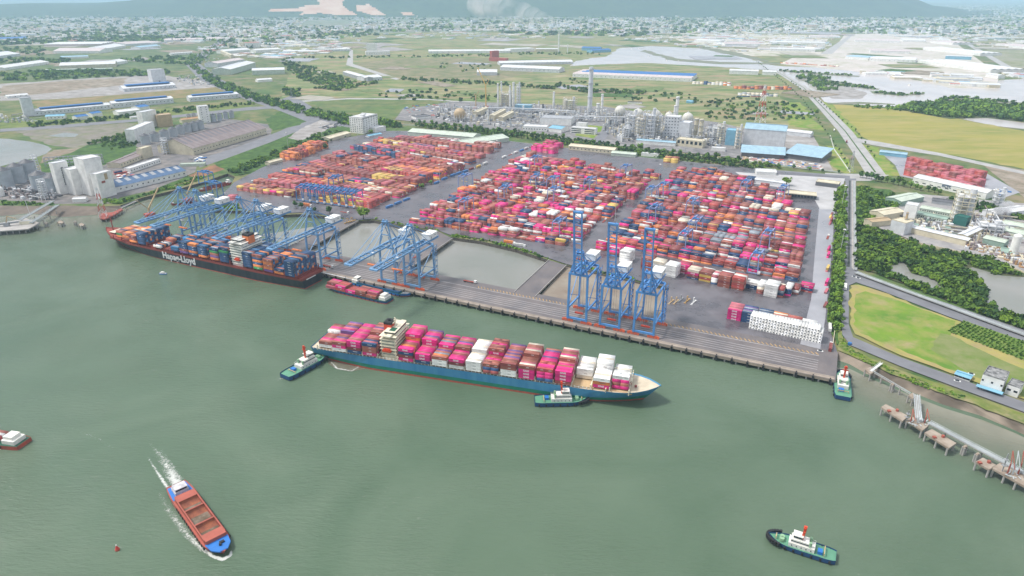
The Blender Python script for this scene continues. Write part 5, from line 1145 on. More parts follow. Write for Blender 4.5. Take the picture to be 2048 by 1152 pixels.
platform('mooring_dolphin', [(1730, 738), (1741, 734), (1752, 741), (1741, 748)], 'small square dolphin near the bank with a gangway to shore', 'dolphin')
platform('mooring_dolphin', [(1817, 790), (1825, 785), (1834, 791), (1826, 797)], 'small dolphin at the head of the pipe bridge', 'dolphin')
platform('mooring_dolphin', [(1782, 767), (1786, 765), (1790, 768), (1786, 770)], 'tiny dolphin halfway along the low walkway', 'dolphin')
platform('mooring_dolphin', [(1926, 892), (1931, 889), (1935, 892), (1930, 895)], 'left one of two single posts between jetty platforms', 'dolphin')
platform('mooring_dolphin', [(1951, 907), (1956, 904), (1960, 907), (1955, 910)], 'right one of two single posts between jetty platforms', 'dolphin')
def walkway(name, a, b, z, lab, w=2.4, truss=True, cat='walkway', m=None):
    p, q = P(*a, z), P(*b, z); c = ((p[0] + q[0]) / 2, (p[1] + q[1]) / 2); L = math.dist(p, q); t = thing(name, (*c, 0), ang(p, q), label=lab, cat=cat)
    MB().box(0, 0, z - .3, L, w, .3).build('walkway_deck', m or m_conc, t)
    mb = MB()
    for y in (-w / 2, w / 2):
        mb.bar((-L / 2, y, z + 1.1), (L / 2, y, z + 1.1), .18)
        n = max(2, int(L / 4))
        for k in range(n + 1): mb.bar((-L / 2 + k * L / n, y, z), (-L / 2 + k * L / n, y, z + 1.1), .14)
    mb.build('railing', m_pipe, t)
    if truss:
        mb = MB()
        for k in range(4): mb.bar((-L / 2, -w / 2 + .4 + k * (w - .8) / 3, z + .35), (L / 2, -w / 2 + .4 + k * (w - .8) / 3, z + .35), .35)
        mb.build('pipes', m_pipe, t)
    n = int(L / 26)
    for k in range(n + 1): put('pile', ME_PILE2, t, (-L / 2 + (k + .5) * L / (n + 1), 0, 0))
    return t
walkway('gangway', (1742, 742), (1763, 726), 2.6, 'short white gangway from the small dolphin up to the bank', 2.0, False, m=m_mh)
walkway('walkway', (1746, 744), (1820, 788), 1.6, 'thin low walkway between the two small dolphins', .9, False)
walkway('pipe_bridge', (1833, 790), (1837, 838), 3.2, 'short pipe bridge dropping to the crowded jetty platform', 4.0)
walkway('pipe_bridge', (1858, 845), (2004, 922), 3.0, 'long straight pipe bridge along the right-hand jetty', 4.2)
walkway('pipe_bridge', (2004, 922), (2110, 980), 3.0, 'pipe bridge continuing past the right picture edge', 4.2)
# left jetty
m_rust = cm('rust_fender', (.30, .07, .05), .8)
platform('mooring_platform', [(-120, 452), (0, 446), (52, 436), (80, 446), (56, 458), (0, 462), (-120, 474)], 'broad grey jetty head at the left picture edge', z=1.8, m=m_conc)
p = P(54, 447, 2); t = thing('jetty_house', (*p, 1.8), R(15), label='small yellow walled house on the left jetty head', cat='building'); MB().box(0, 0, 0, 14, 7, 4).build('wall', m_cream, t); MB().box(0, 0, 4, 13, 5.5, .4).build('roof', m_steel, t)
p = P(14, 452, 2); t = thing('ship_unloader', (*p, 1.8), R(20), label='dark ship unloader with conveyor boom on the left jetty head', cat='unloader'); MB().bar((-14, 0, 3), (14, 2, 4), 2).box(0, 0, 0, 6, 5, 5).build('boom', m_steel, t); MB().bar((0, 0, 4), (3, 0, 13), 1.2).bar((3, 0, 13), (12, 0, 9), .8).build('arm', m_tan, t)
p = P(64, 440, 2); t = thing('flagpole', (*p, 1.8), 0, label='slim white pole on the left jetty head', cat='pole'); MB().bar((0, 0, 0), (-3, 2, 26), .4).build('pole', m_mh, t)
for (a, b, lb) in (((40, 440), (106, 402), 'left'), ((62, 446), (116, 410), 'right')):
    w_ = walkway('conveyor', a, b, 7.0, lb + ' one of two raised conveyor bridges from the left jetty to the silos', 4.5, True, 'conveyor', m_steel)
for i, px in enumerate([(92, 446), (121, 444), (150, 444), (163, 449)]):
    x, y = px; s_ = 3 if i in (0, 2) else 7
    platform('mooring_dolphin', [(x - s_, y), (x, y - s_ * .5), (x + s_, y), (x, y + s_ * .5)], ['slender', 'flat round', 'thin', 'square piled'][i] + ' dolphin, %s from the left between the left jetty and the black ship' % ORD[i], 'dolphin', z=.8)
platform('mooring_platform', [(198, 430), (205, 426), (226, 424), (243, 416), (246, 419), (228, 430), (210, 438), (200, 437)], 'curved rust edged dolphin carrying the red and white lattice tower', z=.6, m=m_rust)
walkway('walkway', (242, 416), (275, 401), 1.0, 'low walkway from the tower dolphin to the green bank', 2, False)
def lattice(name, px, h, w, lab, white=m_mh, red=cm('tower_red', (.55, .06, .03)), cat='lattice tower', bands=7):
    t = thing(name, (*P(*px), 0), R(20), label=lab, cat=cat)
    for j in range(bands):
        z0, z1 = h * j / bands, h * (j + 1) / bands; w0, w1 = w * (1 - .85 * j / bands), w * (1 - .85 * (j + 1) / bands); mb = MB(); ww = max(.35, w * .05)
        for sx, sy in ((1, 1), (1, -1), (-1, -1), (-1, 1)):
            mb.bar((sx * w0 / 2, sy * w0 / 2, z0), (sx * w1 / 2, sy * w1 / 2, z1), ww)
            ex, ey = (sy, -sx) if sx * sy > 0 else (-sy, sx)
            mb.bar((sx * w0 / 2, sy * w0 / 2, z0), (-sy * sx * sx * w1 / 2 * (1 if sx * sy > 0 else 1), sx * w1 / 2, z1), ww * .7) if sx * sy > 0 else mb.bar((sx * w0 / 2, sy * w0 / 2, z0), (sx * w1 / 2, -sy * w1 / 2, z1), ww * .7)
            mb.bar((sx * w1 / 2, sy * w1 / 2, z1), (sx * w1 / 2, -sy * w1 / 2, z1), ww * .6)
        mb.build('tower_section', red if (j % 2 == 1) == (bands > 3) else white, t)
    return t
lattice('lattice_tower', (207, 433), 40, 9, 'red and white lattice tower standing on the dolphin left of the black ship', bands=5)
lattice('lattice_tower', (1520, 245), 85, 17, 'tall red and white lattice mast behind the pale blue hall')
lattice('power_pylon', (584, 196), 30, 6, 'grey lattice pylon beside the boulevard', red=m_steel, white=m_steel, cat='pylon')
lattice('power_pylon', (1700, 344), 36, 7, 'grey lattice pylon on the grass by the highway', red=m_lamp, white=m_lamp, cat='pylon')
# ================================================================ buildings and plant
W_ = {'white': cm('wall_white', (.78, .77, .74)), 'cream2': cm('sphere_paint', (.58, .56, .50)), 'cream': cm('wall_cream', (.60, .54, .40)), 'grey': cm('wall_grey', (.36, .37, .39)), 'pgrey': cm('wall_pale_grey', (.62, .63, .65)), 'tan': cm('wall_tan', (.46, .34, .20)),
      'blue': cm('roof_blue', (.025, .14, .38)), 'pblue': cm('roof_pale_blue', (.30, .45, .54)), 'sky': cm('roof_sky', (.20, .42, .55)), 'roofw': cm('roof_white', (.62, .62, .62)), 'pink': cm('roof_pinkish', (.55, .47, .46)), 'pgreen': cm('roof_pale_green', (.50, .56, .47)),
      'green': cm('roof_green', (.26, .36, .30)), 'brown': mat('roof_brown', (.20, .155, .15), c2=(.28, .23, .225), stretch=(.15, .004, .1), scale=1.0), 'rib': cm('roof_rib', (.17, .15, .16)), 'dgrey': cm('roof_dark', (.12, .12, .13)), 'silver': cm('silo_steel', (.38, .41, .44), .4), 'red': cm('roof_red', (.42, .10, .08)),
      'dark': cm('roof_charcoal', (.07, .07, .08)), 'stain': mat('roof_stained', (.10, .10, .10), c2=(.36, .36, .36), scale=.3, rough=.8), 'dgreen': cm('wall_dark_green', (.03, .14, .12)), 'orange': cm('wall_rust', (.42, .25, .12)), 'navy': cm('shed_navy', (.07, .13, .24))}
WINM = {}
def winmesh(w, h):
    k = (round(w, 1), round(h, 1))
    if k not in WINM: WINM[k] = MB().box(0, 0, 0, w, .12, h).mesh('window', m_glass)
    return WINM[k]
def frame_of(A, B, z=0):
    p, q = P(*A, z), P(*B, z); L = math.dist(p, q); return p, q, L, ang(p, q), ((p[0] + q[0]) / 2, (p[1] + q[1]) / 2)
def hall(name, A, B, depth, h, lab, wall='white', roof='roofw', style='gable', win=0, wh=1.6, ww=2.4, rows=1, cat='warehouse', rise=None, ribs=0, band=None, doors=0, over=.6, group=None):
    p, q, L, an, c = frame_of(A, B); t = thing(name, (*c, 0), an, label=lab, cat=cat, group=group); wl, rf = W_[wall], W_[roof]; x = L / 2
    mb = MB()
    mb.box(0, depth / 2, 0, L, depth, h)
    rz_ = rise if rise is not None else depth * .09
    if style == 'gable':
        mb.add([(-x, 0, h), (-x, depth, h), (-x, depth / 2, h + rz_), (x, 0, h), (x, depth, h), (x, depth / 2, h + rz_)], [(0, 2, 1), (3, 4, 5)])
    if style == 'gable_y': rz_ = rise if rise is not None else L * .09; mb.add([(-x, 0, h), (x, 0, h), (0, 0, h + rz_), (-x, depth, h), (x, depth, h), (0, depth, h + rz_)], [(0, 1, 2), (4, 3, 5)])
    wo = mb.build('wall', wl, t)
    mb = MB(); e = over
    if style == 'gable':
        n = max(1, ribs)
        mb.add([(-x - e, -e, h + .05), (x + e, -e, h + .05), (x + e, depth / 2, h + rz_ + .3), (-x - e, depth / 2, h + rz_ + .3), (x + e, depth + e, h + .05), (-x - e, depth + e, h + .05)], [(0, 1, 2, 3), (3, 2, 4, 5)])
        mb.box(0, depth / 2, h + rz_ + .1, L, 1.6, .8)
    elif style == 'gable_y':
        mb.add([(-x - e, -e, h + .05), (0, -e, h + rz_ + .3), (0, depth + e, h + rz_ + .3), (-x - e, depth + e, h + .05), (x + e, -e, h + .05), (x + e, depth + e, h + .05)], [(0, 1, 2, 3), (1, 4, 5, 2)])
    elif style == 'mono':
        mb.add([(-x - e, -e, h + .05), (x + e, -e, h + .05), (x + e, depth + e, h + rz_), (-x - e, depth + e, h + rz_)], [(0, 1, 2, 3)])
    elif style == 'saw':
        n = max(2, int(depth / 30)); d_ = depth / n
        for k in range(n): mb.add([(-x, k * d_, h + .1), (x, k * d_, h + .1), (x, k * d_ + d_ * .5, h + 3), (-x, k * d_ + d_ * .5, h + 3), (x, (k + 1) * d_, h + .1), (-x, (k + 1) * d_, h + .1)], [(0, 1, 2, 3), (3, 2, 4, 5)])
    else:
        mb.box(0, depth / 2, h - .3, L - .8, depth - .8, .5)
        for (cx_, cy_, a_, b_) in ((0, .2, L, .4), (0, depth - .2, L, .4), (-x + .2, depth / 2, .4, depth - .9), (x - .2, depth / 2, .4, depth - .9)): mb.box(cx_, cy_, h, a_, b_, 1.0)
    ro = mb.build('roof', rf, t)
    if ribs and style == 'gable':
        for k in range(ribs):
            xx = -x + L * (k + .5) / ribs
            m_ = MB(); m_.add([(xx - L * .12 / ribs * 2, 1, h + .35), (xx + L * .12 / ribs * 2, 1, h + .35), (xx + L * .12 / ribs * 2, depth * .49, h + rz_ + .42), (xx - L * .12 / ribs * 2, depth * .49, h + rz_ + .42)], [(0, 1, 2, 3)]); m_.build('skylight', W_[band or 'pgrey'], ro)
    elif band: MB().box(0, depth * .44, h + rz_ + (.2 if style == 'gable' else .6), L * .84, depth * .42, 2.4).build('ridge_light', W_[band], ro)
    if win:
        me = winmesh(ww, wh)
        for r in range(rows):
            for k in range(win): put('window', me, wo, (-x + L * (k + .5) / win, -.03, (h * (r + .45) / rows) if rows > 1 else h * .45))
    for k in range(doors): MB().box(-x + L * (k + .5) / doors, -.03, 0, 4.2, .15, min(4.5, h * .7)).build('door', W_['dgrey'], wo)
    return t
def tank(name, px, r, h, lab, m='silver', top='cone', cat='silo', group=None, n=18, legs=0):
    t = thing(name, (*P(*px), 0), 0, label=lab, cat=cat, group=group); m_ = W_[m]
    MB().cyl(0, 0, legs, r, h, n).build('shell', m_, t)
    if top == 'cone': MB().cone(0, 0, legs + h + .05, r * 1.02, r * .5, n).build('roof', W_['dark'] if m == 'silver' else m_, t)
    elif top == 'dome': MB().sphere(0, 0, legs + h, r * .99, n, 8, 0, .6).build('roof', m_, t)
    if legs: 
        mb = MB()
        for k in range(8): mb.bar((r * .9 * math.cos(k * .785), r * .9 * math.sin(k * .785), 0), (r * .9 * math.cos(k * .785), r * .9 * math.sin(k * .785), legs), .6)
        mb.build('support_frame', m_, t)
    return t
def sphere_tank(px, r, lab, m='cream2', body2=None):
    t = thing('sphere_tank', (*P(*px), 0), 0, label=lab, cat='gas sphere', group='gas spheres')
    MB().sphere(0, 0, r * 1.25, r, 22, 14).build('shell', W_[m], t); mb = MB()
    for k in range(12):
        a = k * math.pi / 6; mb.bar((r * math.cos(a), r * math.sin(a), 0), (r * .98 * math.cos(a), r * .98 * math.sin(a), r * 1.25), .9)
        b = a + math.pi / 6; mb.bar((r * math.cos(a), r * math.sin(a), 1), (r * math.cos(b), r * math.sin(b), r), .35)
    mb.build('support_legs', W_['white'], t); MB().box(0, 0, r * 2.25, 5, 5, .3).bar((0, 0, r * 2.25), (0, 0, r * 2.5), .8).bar((0, 0, r * 2.3), (r * 1.1, 0, r * .6), .6).build('stair', W_['pgrey'], t)
def frame_tower(name, px, w, d, h, lab, floors=6, m='cream', rz=0.0, vessels=2, cat='process tower', group=None):
    t = thing(name, (*P(*px), 0), QA + rz, label=lab, cat=cat, group=group); mb = MB(); nx, ny = max(2, int(w / 7) + 1), 2
    for i in range(nx):
        for j in range(ny): mb.bar((-w / 2 + w * i / (nx - 1), -d / 2 + d * j, 0), (-w / 2 + w * i / (nx - 1), -d / 2 + d * j, h), .7)
    for k in range(1, floors + 1):
        z = h * k / floors
        for j in range(ny): mb.bar((-w / 2, -d / 2 + d * j, z), (w / 2, -d / 2 + d * j, z), .7)
        for i in range(nx): mb.bar((-w / 2 + w * i / (nx - 1), -d / 2, z), (-w / 2 + w * i / (nx - 1), d / 2, z), .6)
        if k % 2: mb.bar((-w / 2, -d / 2, z - h / floors), (w / 2, -d / 2, z), .45)
    mb.build('steel_frame', W_[m], t); mb = MB()
    for k in range(1, floors, 1): mb.box(0, 0, h * k / floors, w * .9, d * .8, .25)
    mb.build('platforms', W_['pgrey'], t)
    for k in range(vessels): MB().cyl(-w * .3 + k * w * .6 / max(1, vessels - 1), 0, 1, min(w, d) * .22, h * (.9 + .2 * (k % 2)), 10).build('vessel', W_['white' if k % 2 == 0 else 'pgrey'], t)
def column(name, px, r, h, lab, m='white', cat='process column', cap=None, r2=None, group=None):
    t = thing(name, (*P(*px), 0), 0, label=lab, cat=cat, group=group); MB().cyl(0, 0, 0, r, h, 14, 0, r2).build('shaft', W_[m], t)
    mb = MB()
    for k in (.35, .65, .95): mb.cyl(0, 0, h * k, r * 1.25 + .3, .5, 12)
    mb.build('platform', W_['grey' if m != 'grey' else 'pgrey'], t)
    return t
def clutter(name, px, n, hmax, seed, lab, cols=('pgrey', 'cream', 'silver', 'grey', 'grey', 'dgrey', 'white'), box=.5):
    rr = random.Random(seed); xs = [p[0] for p in px]; ys = [p[1] for p in px]; mb = MB(); k = 0
    def inside(x, y):
        c = False; j = len(px) - 1
        for i in range(len(px)):
            if (px[i][1] > y) != (px[j][1] > y) and x < (px[j][0] - px[i][0]) * (y - px[i][1]) / (px[j][1] - px[i][1]) + px[i][0]: c = not c
            j = i
        return c
    while k < n:
        x, y = rr.uniform(min(xs), max(xs)), rr.uniform(min(ys), max(ys))
        if not inside(x, y): continue
        k += 1; p = P(x, y); mi = rr.randrange(len(cols)); u = rr.random(); a = QA + (R(90) if rr.random() < .5 else 0)
        if u < box: mb.box(*p, 0, rr.uniform(2, 9), rr.uniform(2, 6), rr.uniform(1.5, hmax * .4), a, mi)
        elif u < box + .2: mb.cyl(*p, 0, rr.uniform(.8, 2.6), rr.uniform(3, hmax * .7), 8, mi)
        elif u < box + .4: l = rr.uniform(8, 34); z = rr.uniform(2, hmax * .5); mb.bar((p[0], p[1], z), (p[0] + math.cos(a) * l, p[1] + math.sin(a) * l, z), rr.uniform(.5, 1.4), None, mi); mb.bar((p[0], p[1], 0), (p[0], p[1], z), .6, None, mi)
        else: mb.bar((*p, 0), (*p, rr.uniform(hmax * .5, hmax)), rr.uniform(.5, 1.1), None, mi)
    mb.build(name, [W_[c] for c in cols], label=lab, kind='stuff')
def rack(A, B, z, w, lab, m='pgrey'):
    p, q, L, an, c = frame_of(A, B); t = thing('pipe_rack', (*c, 0), an, label=lab, cat='pipe rack', group='pipe racks'); mb = MB()
    n = max(2, int(L / 9))
    for k in range(n + 1):
        for y in (-w / 2, w / 2): mb.bar((-L / 2 + L * k / n, y, 0), (-L / 2 + L * k / n, y, z), .6)
        mb.bar((-L / 2 + L * k / n, -w / 2, z), (-L / 2 + L * k / n, w / 2, z), .6)
    mb.build('frame', W_['grey'], t); mb = MB()
    for zz in (z * .6, z):
        for k in range(6): mb.bar((-L / 2, -w * .4 + w * .8 * k / 5, zz + .6), (L / 2, -w * .4 + w * .8 * k / 5, zz + .6), .8)
    mb.build('pipes', W_[m], t)

# ---- far left industry (beyond the boulevard)
H_ = hall
H_('factory_hall', (-60, 84), (55, 80), 90, 12, 'far hall with bright blue roof at the left picture edge', 'white', 'blue', 'gable', cat='factory hall')
H_('warehouse', (88, 93), (205, 92), 190, 12, 'wide white far warehouse, upper left, behind the two-part white one', 'pink', 'roofw', 'saw')
H_('warehouse', (107, 107), (200, 107), 120, 12, 'white far warehouse with curved left end, front left of the white group', 'white', 'pink')
H_('warehouse', (200, 104), (252, 95), 110, 12, 'white far warehouse right of the curved ended one', 'white', 'roofw')
H_('warehouse', (252, 92), (325, 88), 170, 11, 'white far warehouse in the middle of the upper left group', 'pgrey', 'pink', 'saw')
H_('warehouse', (280, 99), (322, 95), 60, 11, 'pale blue roofed small far shed in the white upper left group', 'white', 'pblue')
H_('warehouse', (330, 84), (450, 80), 150, 10, 'long pinkish white far warehouse, right end of the upper left group', 'pgrey', 'pink', 'saw')
H_('warehouse', (0, 117), (41, 112), 120, 12, 'pale grey roofed hall at the left edge under the blue roofed one', 'pgrey', 'pgrey')
H_('warehouse', (10, 141), (99, 128), 70, 10, 'cream roofed hall with dark doors, left edge beside the green strip', 'white', 'roofw', win=7)
H_('warehouse', (90, 144), (225, 141), 14, 8, 'long low pale green building in front of a cream roofed warehouse', 'green', 'pgreen')
H_('warehouse', (120, 138), (232, 134), 90, 13, 'large cream roofed warehouse behind the pale green building', 'cream', 'roofw')
H_('warehouse', (215, 133), (256, 126), 70, 11, 'cream warehouse joined to the right of the large one', 'white', 'roofw')
H_('warehouse', (122, 118), (177, 116), 40, 8, 'low pale blue roofed shed between white warehouses', 'white', 'pblue')
H_('warehouse', (343, 111), (386, 108), 22, 9, 'small white building on the meadow left of the boulevard', 'white', 'roofw', win=5)
H_('factory_hall', (248, 184), (352, 176), 60, 10, 'grey hall with a blue ridge, on the bare grey lot', 'pgrey', 'pgrey', band='blue', win=12, cat='factory hall')
H_('factory_block', (306, 165), (333, 163), 45, 40, 'tall grey block with blue doorway beside the grey lot hall', 'pgrey', 'grey', 'flat', doors=1, cat='factory')
H_('factory_hall', (72, 232), (222, 218), 38, 11, 'blue ridged hall, left one of the row of three', 'pgrey', 'pgrey', band='blue', win=20, cat='factory hall', group='blue ridged halls')
H_('factory_hall', (226, 217), (348, 206), 38, 13, 'blue ridged hall, middle one of the row of three', 'pgrey', 'pgrey', band='blue', win=16, cat='factory hall', group='blue ridged halls')
H_('factory_hall', (380, 204), (478, 196), 36, 12, 'blue ridged hall, right one of the row of three', 'pgrey', 'pgrey', band='blue', win=12, cat='factory hall', group='blue ridged halls')
H_('factory_block', (50, 234), (72, 232), 24, 44, 'slim tall grey tower block at the left end of the blue ridged halls', 'pgrey', 'grey', 'flat', cat='factory')
H_('factory_hall', (92, 240), (130, 238), 22, 8, 'small hall with turquoise striped roof', 'white', 'sky', win=5, cat='factory hall')
H_('shed', (155, 241), (178, 238), 26, 8, 'small shed with bright blue roof, left one of two', 'white', 'blue', cat='shed')
H_('shed', (186, 235), (206, 232), 26, 9, 'small shed with bright blue roof, right one of two', 'white', 'blue', cat='shed')
H_('shed', (238, 232), (280, 227), 34, 9, 'white shed with striped roof in front of the middle blue ridged hall', 'white', 'roofw', cat='shed')
H_('shed', (280, 222), (300, 219), 34, 9, 'small blue roofed lean-to beside the striped roof shed', 'white', 'blue', cat='shed')
H_('shed', (262, 238), (280, 236), 10, 4, 'tiny white gatehouse on the side road', 'white', 'roofw', cat='shed')
H_('shed', (15, 197), (58, 193), 26, 6, 'white workshop with dark openings on the bare lot at the left', 'white', 'roofw', win=4, cat='shed')
clutter('equipment_clutter', [(350, 156), (400, 150), (425, 170), (370, 172)], 60, 16, 5, 'white tanks and pipes beside the tall grey block')
clutter('equipment_clutter', [(0, 232), (50, 232), (70, 245), (0, 246)], 50, 12, 6, 'jumble of small white units at the left edge')
clutter('equipment_clutter', [(400, 118), (440, 110), (460, 150), (425, 146)], 70, 8, 7, 'scattered works clutter beside the boulevard', ('tan', 'grey', 'pgrey', 'brown'))
for i, (a, b, d, h, r_, w_, lb) in enumerate([((450, 108), (502, 104), 70, 13, 'roofw', 'white', 'white roofed hall with dark end, rear of the works right of the boulevard'), ((512, 106), (562, 103), 60, 13, 'roofw', 'white', 'cream roofed hall with dark end, right neighbour'), ((436, 135), (490, 126), 60, 16, 'pink', 'pgrey', 'grey brown hall in the works right of the boulevard'),
        ((462, 150), (512, 135), 70, 20, 'pgrey', 'pgreen', 'large hall with folded pale roof in the works'), ((505, 150), (570, 148), 60, 16, 'pgrey', 'pgreen', 'pale green walled hall on stilts beside the dirt lot'), ((516, 165), (545, 163), 30, 8, 'roofw', 'white', 'small white shed by the dirt lot'), ((438, 106), (462, 116), 14, 14, 'cream', 'cream', 'row of cream coolers by the works'),
        ((565, 104), (625, 104), 50, 3, 'pgrey', 'pgrey', 'flat storage yard roof with many thin stripes')]):
    H_('works_hall', a, b, d, h, lb, w_, r_, cat='factory hall')
H_('warehouse', (686, 150), (730, 163), 30, 12, 'grey sided warehouse at the crossing, left of a pair', 'grey', 'roofw', win=8)
H_('warehouse', (732, 163), (765, 160), 60, 11, 'pale warehouse joined to the grey sided one', 'pgrey', 'pgrey', doors=2)
H_('warehouse', (650, 103), (700, 102), 30, 10, 'long low pale warehouse west of the white mill', 'pgrey', 'roofw', win=8)
H_('mill_block', (734, 106), (752, 106), 30, 46, 'tall white mill block standing alone in the fields', 'white', 'roofw', 'flat', cat='mill')
H_('mill_block', (732, 111), (780, 110), 40, 18, 'low white wing in front of the tall mill block', 'white', 'roofw', 'flat', win=10, cat='mill')
H_('warehouse', (857, 107), (1020, 106), 60, 11, 'very long white warehouse, left part', 'white', 'roofw', win=14)
H_('warehouse', (1022, 105), (1070, 103), 70, 16, 'white warehouse with cream tower, right of the very long one', 'white', 'roofw', 'flat')
H_('warehouse', (1072, 104), (1118, 104), 70, 14, 'white warehouse at the foot of the smoking stack', 'cream', 'roofw', 'flat')
H_('plant_block', (978, 122), (1012, 124), 20, 14, 'red steel plant base in the fields', 'red', 'red', 'flat', cat='plant')
H_('plant_block', (984, 119), (998, 118), 16, 36, 'red steel plant tower in the fields', 'red', 'red', 'flat', cat='plant')
H_('warehouse', (954, 151), (994, 151), 70, 12, 'white roofed warehouse, left slanting end of the long pair', 'pgrey', 'roofw')
H_('warehouse', (1000, 141), (1118, 146), 70, 13, 'white roofed warehouse, right part of the long pair', 'pgrey', 'roofw', win=14)
H_('warehouse', (1000, 131), (1146, 128), 60, 10, 'flat grey warehouse behind the white pair', 'pgrey', 'pgrey')
column('chimney_stack', (1117, 105), 3.2, 98, 'thin white smoking stack far off', cat='chimney')
column('water_tower', (1135, 107), 2.5, 44, 'small white water tower right of the smoking stack', cat='water tower')
H_('factory_hall', (1163, 101), (1200, 102), 50, 14, 'blue roofed works by the inlet, left hall', 'sky', 'blue', cat='factory hall'); H_('factory_hall', (1184, 106), (1222, 104), 44, 12, 'blue roofed works by the inlet, right hall', 'sky', 'blue', cat='factory hall', win=8)
lh = H_('distribution_hall', (1145, 154), (1383, 164), 150, 12, 'very long hall with blue and pink striped roof', 'white', 'pink', 'saw', win=26, cat='warehouse')
mb = MB()
LH = frame_of((1145, 154), (1383, 164))[2]
for k in (2, 3, 4): mb.add([(-LH / 2 + 8 * k, k * 30 + 2, 13.4), (LH / 2, k * 30 + 2, 13.4), (LH / 2, k * 30 + 13, 15.6), (-LH / 2 + 8 * k, k * 30 + 13, 15.6)], [(0, 1, 2, 3)])
mb.build('roof_stripes', W_['blue'], lh)
H_('warehouse', (1458, 148), (1516, 150), 40, 13, 'white hall behind the distant container depot, left one', 'white', 'roofw', cat='warehouse'); H_('warehouse', (1524, 150), (1552, 151), 40, 12, 'white hall behind the distant container depot, right one', 'white', 'roofw')
# far right industry
rq = random.Random(21)
for i, (a, b, d, rf, lb) in enumerate([((1690, 118), (1736, 121), 90, 'pblue', 'pale blue roofed hall at the left of the white estate'), ((1738, 122), (1830, 126), 120, 'roofw', 'huge white roof with arcaded front, middle of the estate'), ((1835, 126), (1980, 146), 150, 'roofw', 'widest pinkish white roof of the estate'), ((1740, 106), (1820, 108), 60, 'pink', 'white hall behind the arcaded one'),
        ((1845, 100), (1960, 112), 120, 'roofw', 'white hall rear right of the estate'), ((1710, 84), (1800, 86), 130, 'pink', 'rear left white roof of the estate'), ((1805, 84), (1852, 85), 160, 'roofw', 'rear middle white roof of the estate'), ((1860, 86), (1905, 90), 140, 'pink', 'rear right white roof of the estate'),
        ((1388, 84), (1440, 86), 90, 'roofw', 'first pale hall in the left estate'), ((1450, 92), (1520, 92), 80, 'pink', 'second pale hall in the left estate'), ((1540, 88), (1650, 90), 90, 'roofw', 'broad pale hall beside the straight road'), ((1620, 76), (1680, 77), 120, 'pink', 'small pale hall near the head of the straight road'), ((1540, 102), (1630, 104), 50, 'roofw', 'long pale hall by the tree row'),
        ((1900, 156), (1946, 158), 30, 'roofw', 'white shed on the point by the inlet'), ((1970, 154), (1995, 158), 26, 'pgrey', 'small grey shed on the point by the inlet'), ((1990, 92), (2060, 100), 120, 'pink', 'pale estate roof at the right picture edge')]):
    H_('estate_hall', a, b, d, 12, lb, 'white', rf, 'saw' if d > 80 else 'gable', cat='warehouse', win=10 if i in (1, 12) else 0)
H_('estate_hall', (1890, 118), (1942, 120), 26, 14, 'narrow teal fronted hall in the white estate', 'sky', 'roofw')
# ---- grain terminal, left
tn = ['first', 'second', 'third', 'fourth', 'fifth', 'sixth', 'seventh', 'eighth']
for i, (x, y, r) in enumerate([(292, 288, 9), (311, 283, 9), (330, 278, 9), (347, 273, 8.5), (362, 268, 8.5), (376, 264, 8.5), (389, 261, 8.5), (401, 258, 8.5)]): tank('grain_silo', (x, y), r, 17, '%s from the left of eight dark topped steel silos' % tn[i], group='eight steel silos')
for i, (x, y, r) in enumerate([(379, 243, 5), (389, 241, 5), (428, 243, 6), (440, 241, 6), (452, 238, 6), (464, 236, 6)]): tank('grain_silo', (x, y), r, 16, '%s of six small silos around the white tower, counted from the left' % tn[i], group='six small silos')
for i, (x, y, r, h) in enumerate([(14, 374, 11, 27), (38, 365, 11, 27), (61, 357, 11, 27), (83, 380, 11.5, 25), (110, 384, 11.5, 24)]): tank('grain_silo', (x, y), r, h, ['leftmost of three tall', 'middle of three tall', 'right one of three tall', 'left one of the front pair of', 'right one of the front pair of'][i] + ' grey silos at the left edge', group='tall grey silos')
tank('storage_tank', (-4, 392), 9, 10, 'white tank cut by the left picture edge', 'white', 'dome', 'tank')
frame_tower('elevator_tower', (91, 399), 8, 7, 30, 'white steel stair tower before the front silos', 9, 'pgrey', .2, 1); frame_tower('elevator_tower', (77, 352), 7, 6, 34, 'steel elevator tower behind the three tall silos', 8, 'pgrey', 0, 1)
H_('silo_block', (273, 286), (312, 268), 18, 26, 'cream stepped silo block behind the steel silos', 'white', 'roofw', 'flat', cat='silo block')
H_('silo_block', (290, 258), (318, 252), 16, 36, 'upper step of the cream silo block', 'white', 'pgrey', 'flat', cat='silo block')
H_('silo_block', (318, 255), (347, 252), 24, 26, 'rust stained tan building beside the cream silo block', 'tan', 'tan', 'flat', cat='factory')
H_('mill_tower', (402, 247), (422, 245), 18, 38, 'tall white mill tower with dark window column', 'white', 'roofw', 'flat', win=2, rows=7, ww=1.6, cat='mill')
H_('shed', (365, 247), (400, 243), 20, 8, 'tan roofed low building by the mill tower', 'cream', 'orange', cat='shed')
big = H_('grain_warehouse', (388, 311), (534, 268), 82, 13, 'huge brown roofed grain warehouse with pale ribs', 'cream', 'brown', 'gable', win=26, wh=1.2, ww=3, rise=15, ribs=16, band='rib')
H_('shed', (242, 336), (292, 316), 24, 8, 'cream walled shed with brown roof below the steel silos', 'cream', 'brown', win=9, cat='shed')
H_('factory_tower', (288, 319), (307, 313), 12, 19, 'short cream tower on the end of the brown roofed shed', 'cream', 'cream', 'flat', cat='tower')
H_('office', (262, 346), (322, 326), 12, 7, 'low pale office strip in front of the brown roofed shed', 'white', 'roofw', 'flat', win=12, cat='office')
frame_tower('elevator_tower', (332, 308), 9, 8, 30, 'steel elevator tower at the gable of the grain warehouse', 7, 'pgrey', .3, 1)
